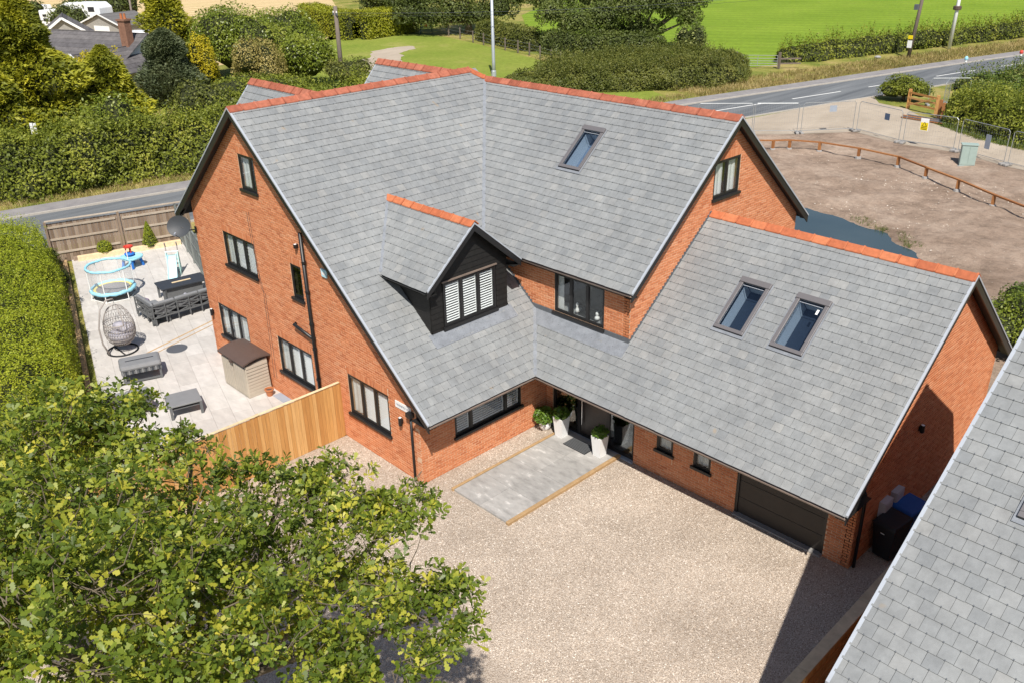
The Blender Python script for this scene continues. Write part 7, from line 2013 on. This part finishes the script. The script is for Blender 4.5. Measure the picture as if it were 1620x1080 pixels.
# ------------------------------------------------------------------ site fencing
k = NM('heras_mesh'); tr = k.n('ShaderNodeBsdfTransparent'); mx = k.n('ShaderNodeMixShader'); mx.inputs[0].default_value = .10
gl = k.n('ShaderNodeBsdfDiffuse'); gl.inputs[0].default_value = (.4, .42, .43, 1)
k.l(tr.outputs[0], mx.inputs[1]); k.l(gl.outputs[0], mx.inputs[2]); k.l(mx.outputs[0], k.t.nodes['Material Output'].inputs[0]); MATS['heras_mesh'] = k.m
def heras(p, q, label, sign=None, z=.06):
    p, q = Vector((*p, z)), Vector((*q, z)); u = (q - p).normalized(); L = (q - p).length; n = Vector((-u.y, u.x, 0)); Z = Vector((0, 0, 1))
    t = thing('site_fence_panel', (p + q) / 2, label, 'fence', 'galvanised site fence panels')
    a, b = p + u * .06, q - u * .06
    MB().tube([a + Z * .08, a + Z * 1.88, a + Z * 2.0 + u * .12, b + Z * 2.0 - u * .12, b + Z * 1.88, b + Z * .08], .021, 6).build('frame', MATS['galv'], t)
    MB().tube([a + Z * .15, b + Z * .15], .02, 6).build('bottom_rail', MATS['galv'], t)
    mb = MB(); m_ = int(L / .16)
    for i in range(1, m_): c = p + u * (L * i / m_); mb.tube([c + Z * .15, c + Z * 1.98], .0028, 3, False)
    for z_ in np.arange(.4, 1.95, .3): mb.tube([a + Z * z_, b + Z * z_], .0028, 3, False)
    mb.build('wire_mesh', MATS['galv'], t, kind='stuff')
    for c in (a, b): MB().obox(c - u * .11 - n * .32 - Z * .05, u * .22, n * .64, Z * .14).build('foot_block', MATS['concrete_block'], t, bevel=.03)
    if sign:
        c = p + u * (L * sign[0]) + n * (-.04) + Z * sign[1]
        if (Vector(CAM) - c).dot(n) > 0: c += n * .08; nn = n
        else: nn = -n
        pb = MB().obox(c, u * sign[2], nn * .01, Z * sign[3]).build('notice', MATS[sign[4]], t)
        if sign[4] == 'sign_white' and len(sign) > 5:
            MB().obox(c + nn * .012 + u * .03 + Z * .03, u * (sign[2] - .06), nn * .004, Z * (sign[3] * .62)).build('notice_field', MATS['sign_yellow'], t)
            s2 = sign[2]; cc = c + nn * .018 + u * (s2 / 2) + Z * (sign[3] * .34)
            MB().prism([cc - u * .17, cc + u * .17, cc + Z * .3], nn * .003).build('triangle', MATS['ink'], t)
            MB().prism([cc - u * .115 + Z * .03 + nn * .003, cc + u * .115 + Z * .03 + nn * .003, cc + Z * .235 + nn * .003], nn * .003).build('triangle_fill', MATS['sign_yellow'], t)
            for j in range(2): MB().obox(c + nn * .018 + u * .08 + Z * (.08 + j * .09), u * (s2 - .16), nn * .003, Z * .035).build('text_bar', MATS['ink'], t)
    return t
Hh_ = HERAS
heras((-20.2, 36.2), Hh_[0], 'site fence panel partly hidden behind the main ridge end')
heras(Hh_[0], Hh_[1], 'site fence panel standing at the road mouth, leftmost in full view')
heras((-14.9, 40.8), (-12.55, 43.8), 'site fence panel angled along the road mouth', (.5, 1.35, .5, .42, 'plate_grey'))
heras((-12.4, 43.85), (-8.75, 42.55), 'site fence panel with dark square notice', (.62, 1.2, .42, .42, 'sign_blue'))
heras((-8.55, 42.5), (-5.25, 42.6), 'site fence panel carrying the yellow and white warning notice', (.30, .95, .52, .78, 'sign_white', 1))
heras((-5.05, 42.55), (-1.75, 41.15), 'site fence panel with tall pale notice behind the green cabinet', (.55, .6, .38, .85, 'plate_grey'))
heras((-1.6, 41.1), (1.75, 40.0), 'site fence panel at the right picture edge')
heras((-12.6, 55.6), (-10.3, 57.6), 'site fence panel leaning among the bushes beyond the track')
heras((-10.9, 54.3), (-11.8, 57.6), 'site fence panel standing end on beside the dense plot hedge')
# knee rail
KR = [(-16.2, 33.2), (-13.6, 35.2), (-12.9, 36.0), (-11.2, 36.67), (-8.66, 36.78), (-6.0, 36.33), (-3.78, 34.99), (-1.49, 33.65), (.93, 32.0), (3.3, 30.6), (6.0, 29.0)]
kr = thing('knee_rail', (-5, 34.5, 0), 'low brown timber knee rail curving across the bare earth', 'fence')
for i, (x, y) in enumerate(KR):
    MB().box(x - .075, x + .075, y - .075, y + .075, -.05, .66).build('post', MATS['rail_wood'], kr)
    MB().lathe([(.2, 0), (.17, .13), (.1, .15)], (x, y, .06), 8).build('footing', MATS['concrete_block'], kr)
for (x0_, y0_), (x1_, y1_) in zip(KR[:-1], KR[1:]): MB().beam((x0_, y0_, .70), (x1_, y1_, .70), .14, .075).build('rail', MATS['rail_wood'], kr)
cb = thing('utility_cabinet', (-3.3, 39.5, .04), 'pale green utility cabinet standing inside the site fence', 'cabinet', None, R(28))
MB().box(-.42, .42, -.24, .24, 0, 1.22).build('body', MATS['cabinet_green'], cb, local=True, bevel=.015)
MB().box(-.46, .46, -.28, .28, 1.22, 1.28).build('lid', MATS['cabinet_green'], cb, local=True, bevel=.01)
for s_ in (-.4, .01): MB().box(s_, s_ + .39, -.255, -.24, .08, 1.15).build('door', MATS['cabinet_green'], cb, local=True, bevel=.006)
MB().box(-.5, .5, -.32, .32, -.08, .02).build('plinth', MATS['concrete_block'], cb, local=True)
# new wooden gate and posts on the far side of the track
wg = thing('wooden_gate', (-11.9, 53.2, 0), 'orange timber post and rail fence section across the track', 'fence')
for q in ((-13.2, 53.7), (-10.6, 52.5)): MB().box(q[0] - .1, q[0] + .1, q[1] - .1, q[1] + .1, 0, 1.45).build('post', MATS['fence_new'], wg)
for z_ in (.45, .85, 1.22): MB().beam((-13.2, 53.6, z_), (-10.6, 52.4, z_), .05, .14).build('rail', MATS['fence_new'], wg)
MB().beam((-13.1, 53.5, .3), (-10.8, 52.4, 1.2), .04, .1).build('brace', MATS['fence_new'], wg)
for i, (x, y, h_) in enumerate(((-10.0, 51.6, 1.3), (-9.65, 51.3, 1.15))):
    t = thing('timber_post', (x, y, 0), 'brown timber post by the track, the %s of the pair' % ('taller' if i == 0 else 'shorter'), 'post', 'timber posts by the track')
    MB().box(-.1, .1, -.1, .1, 0, h_).build('post', MATS['rail_wood'], t, local=True, bevel=.01)
    MB().prism([(-.1, -.1, h_), (.1, -.1, h_), (.0, -.1, h_ + .06)], (0, .2, 0)).build('post_top', MATS['rail_wood'], t, local=True)
pp = thing('pipe_pile', (-10.4, 50.2, 0), 'heap of grey pipes and poles lying by the track', 'pipes')
for i in range(7):
    a = random.uniform(-.4, .4); MB().tube([(-1.3 - a, -.1 + i * .12, .06 + .05 * (i % 3)), (1.2 + a, -.5 + i * .17, .07 + .05 * (i % 2))], .05, 8).build('pipe', MATS['lead_dark' if i % 2 else 'rail_wood'], pp, local=True)
# mound of soil behind the plot hedge
rng = np.random.default_rng(3)
mb = MB(); blob_core(mb, (-1.2, 66, 0.0), (5.0, 3.4, 2.3), .95, 5, 18, 10)
tag(mb.build('earth_mound', MATS['earth'], smooth=True), kind='structure')
# bollards / beacon lamps by the far road
for i, (x, y) in enumerate(((-14.4, 66.8), (-12.2, 73.2))):
    t = thing('marker_post', (x, y, 0), ('blue and white' if i == 0 else 'red and white') + ' topped thin marker post at the road edge', 'post', 'marker posts at the road edge')
    MB().tube([(0, 0, 0), (0, 0, 2.0)], .03, 8).build('shaft', MATS['galv'], t, local=True)
    MB().lathe([(.14, 2.0), (.16, 2.12), (.1, 2.26), (0, 2.3)], n=10).build('cap', MATS['sky_blue' if i == 0 else 'sign_red'], t, local=True)
    MB().lathe([(.1, 1.8), (.1, 2.0)], n=10).build('band', MATS['sign_white'], t, local=True)
# litter on the verge
for i, (x, y) in enumerate(((-26.6, 76.5), (-33.0, 61.0))): tag(MB().lathe([(.3, 0), (.35, .1), (.2, .22), (0, .26)], (x, y, 0), 9).build('verge_stone', MATS['concrete_block']), 'pale lump lying on the verge %s' % ('below the leaning pole' if i == 0 else 'beside the field gate'), 'stone', 'pale lumps on the verge')
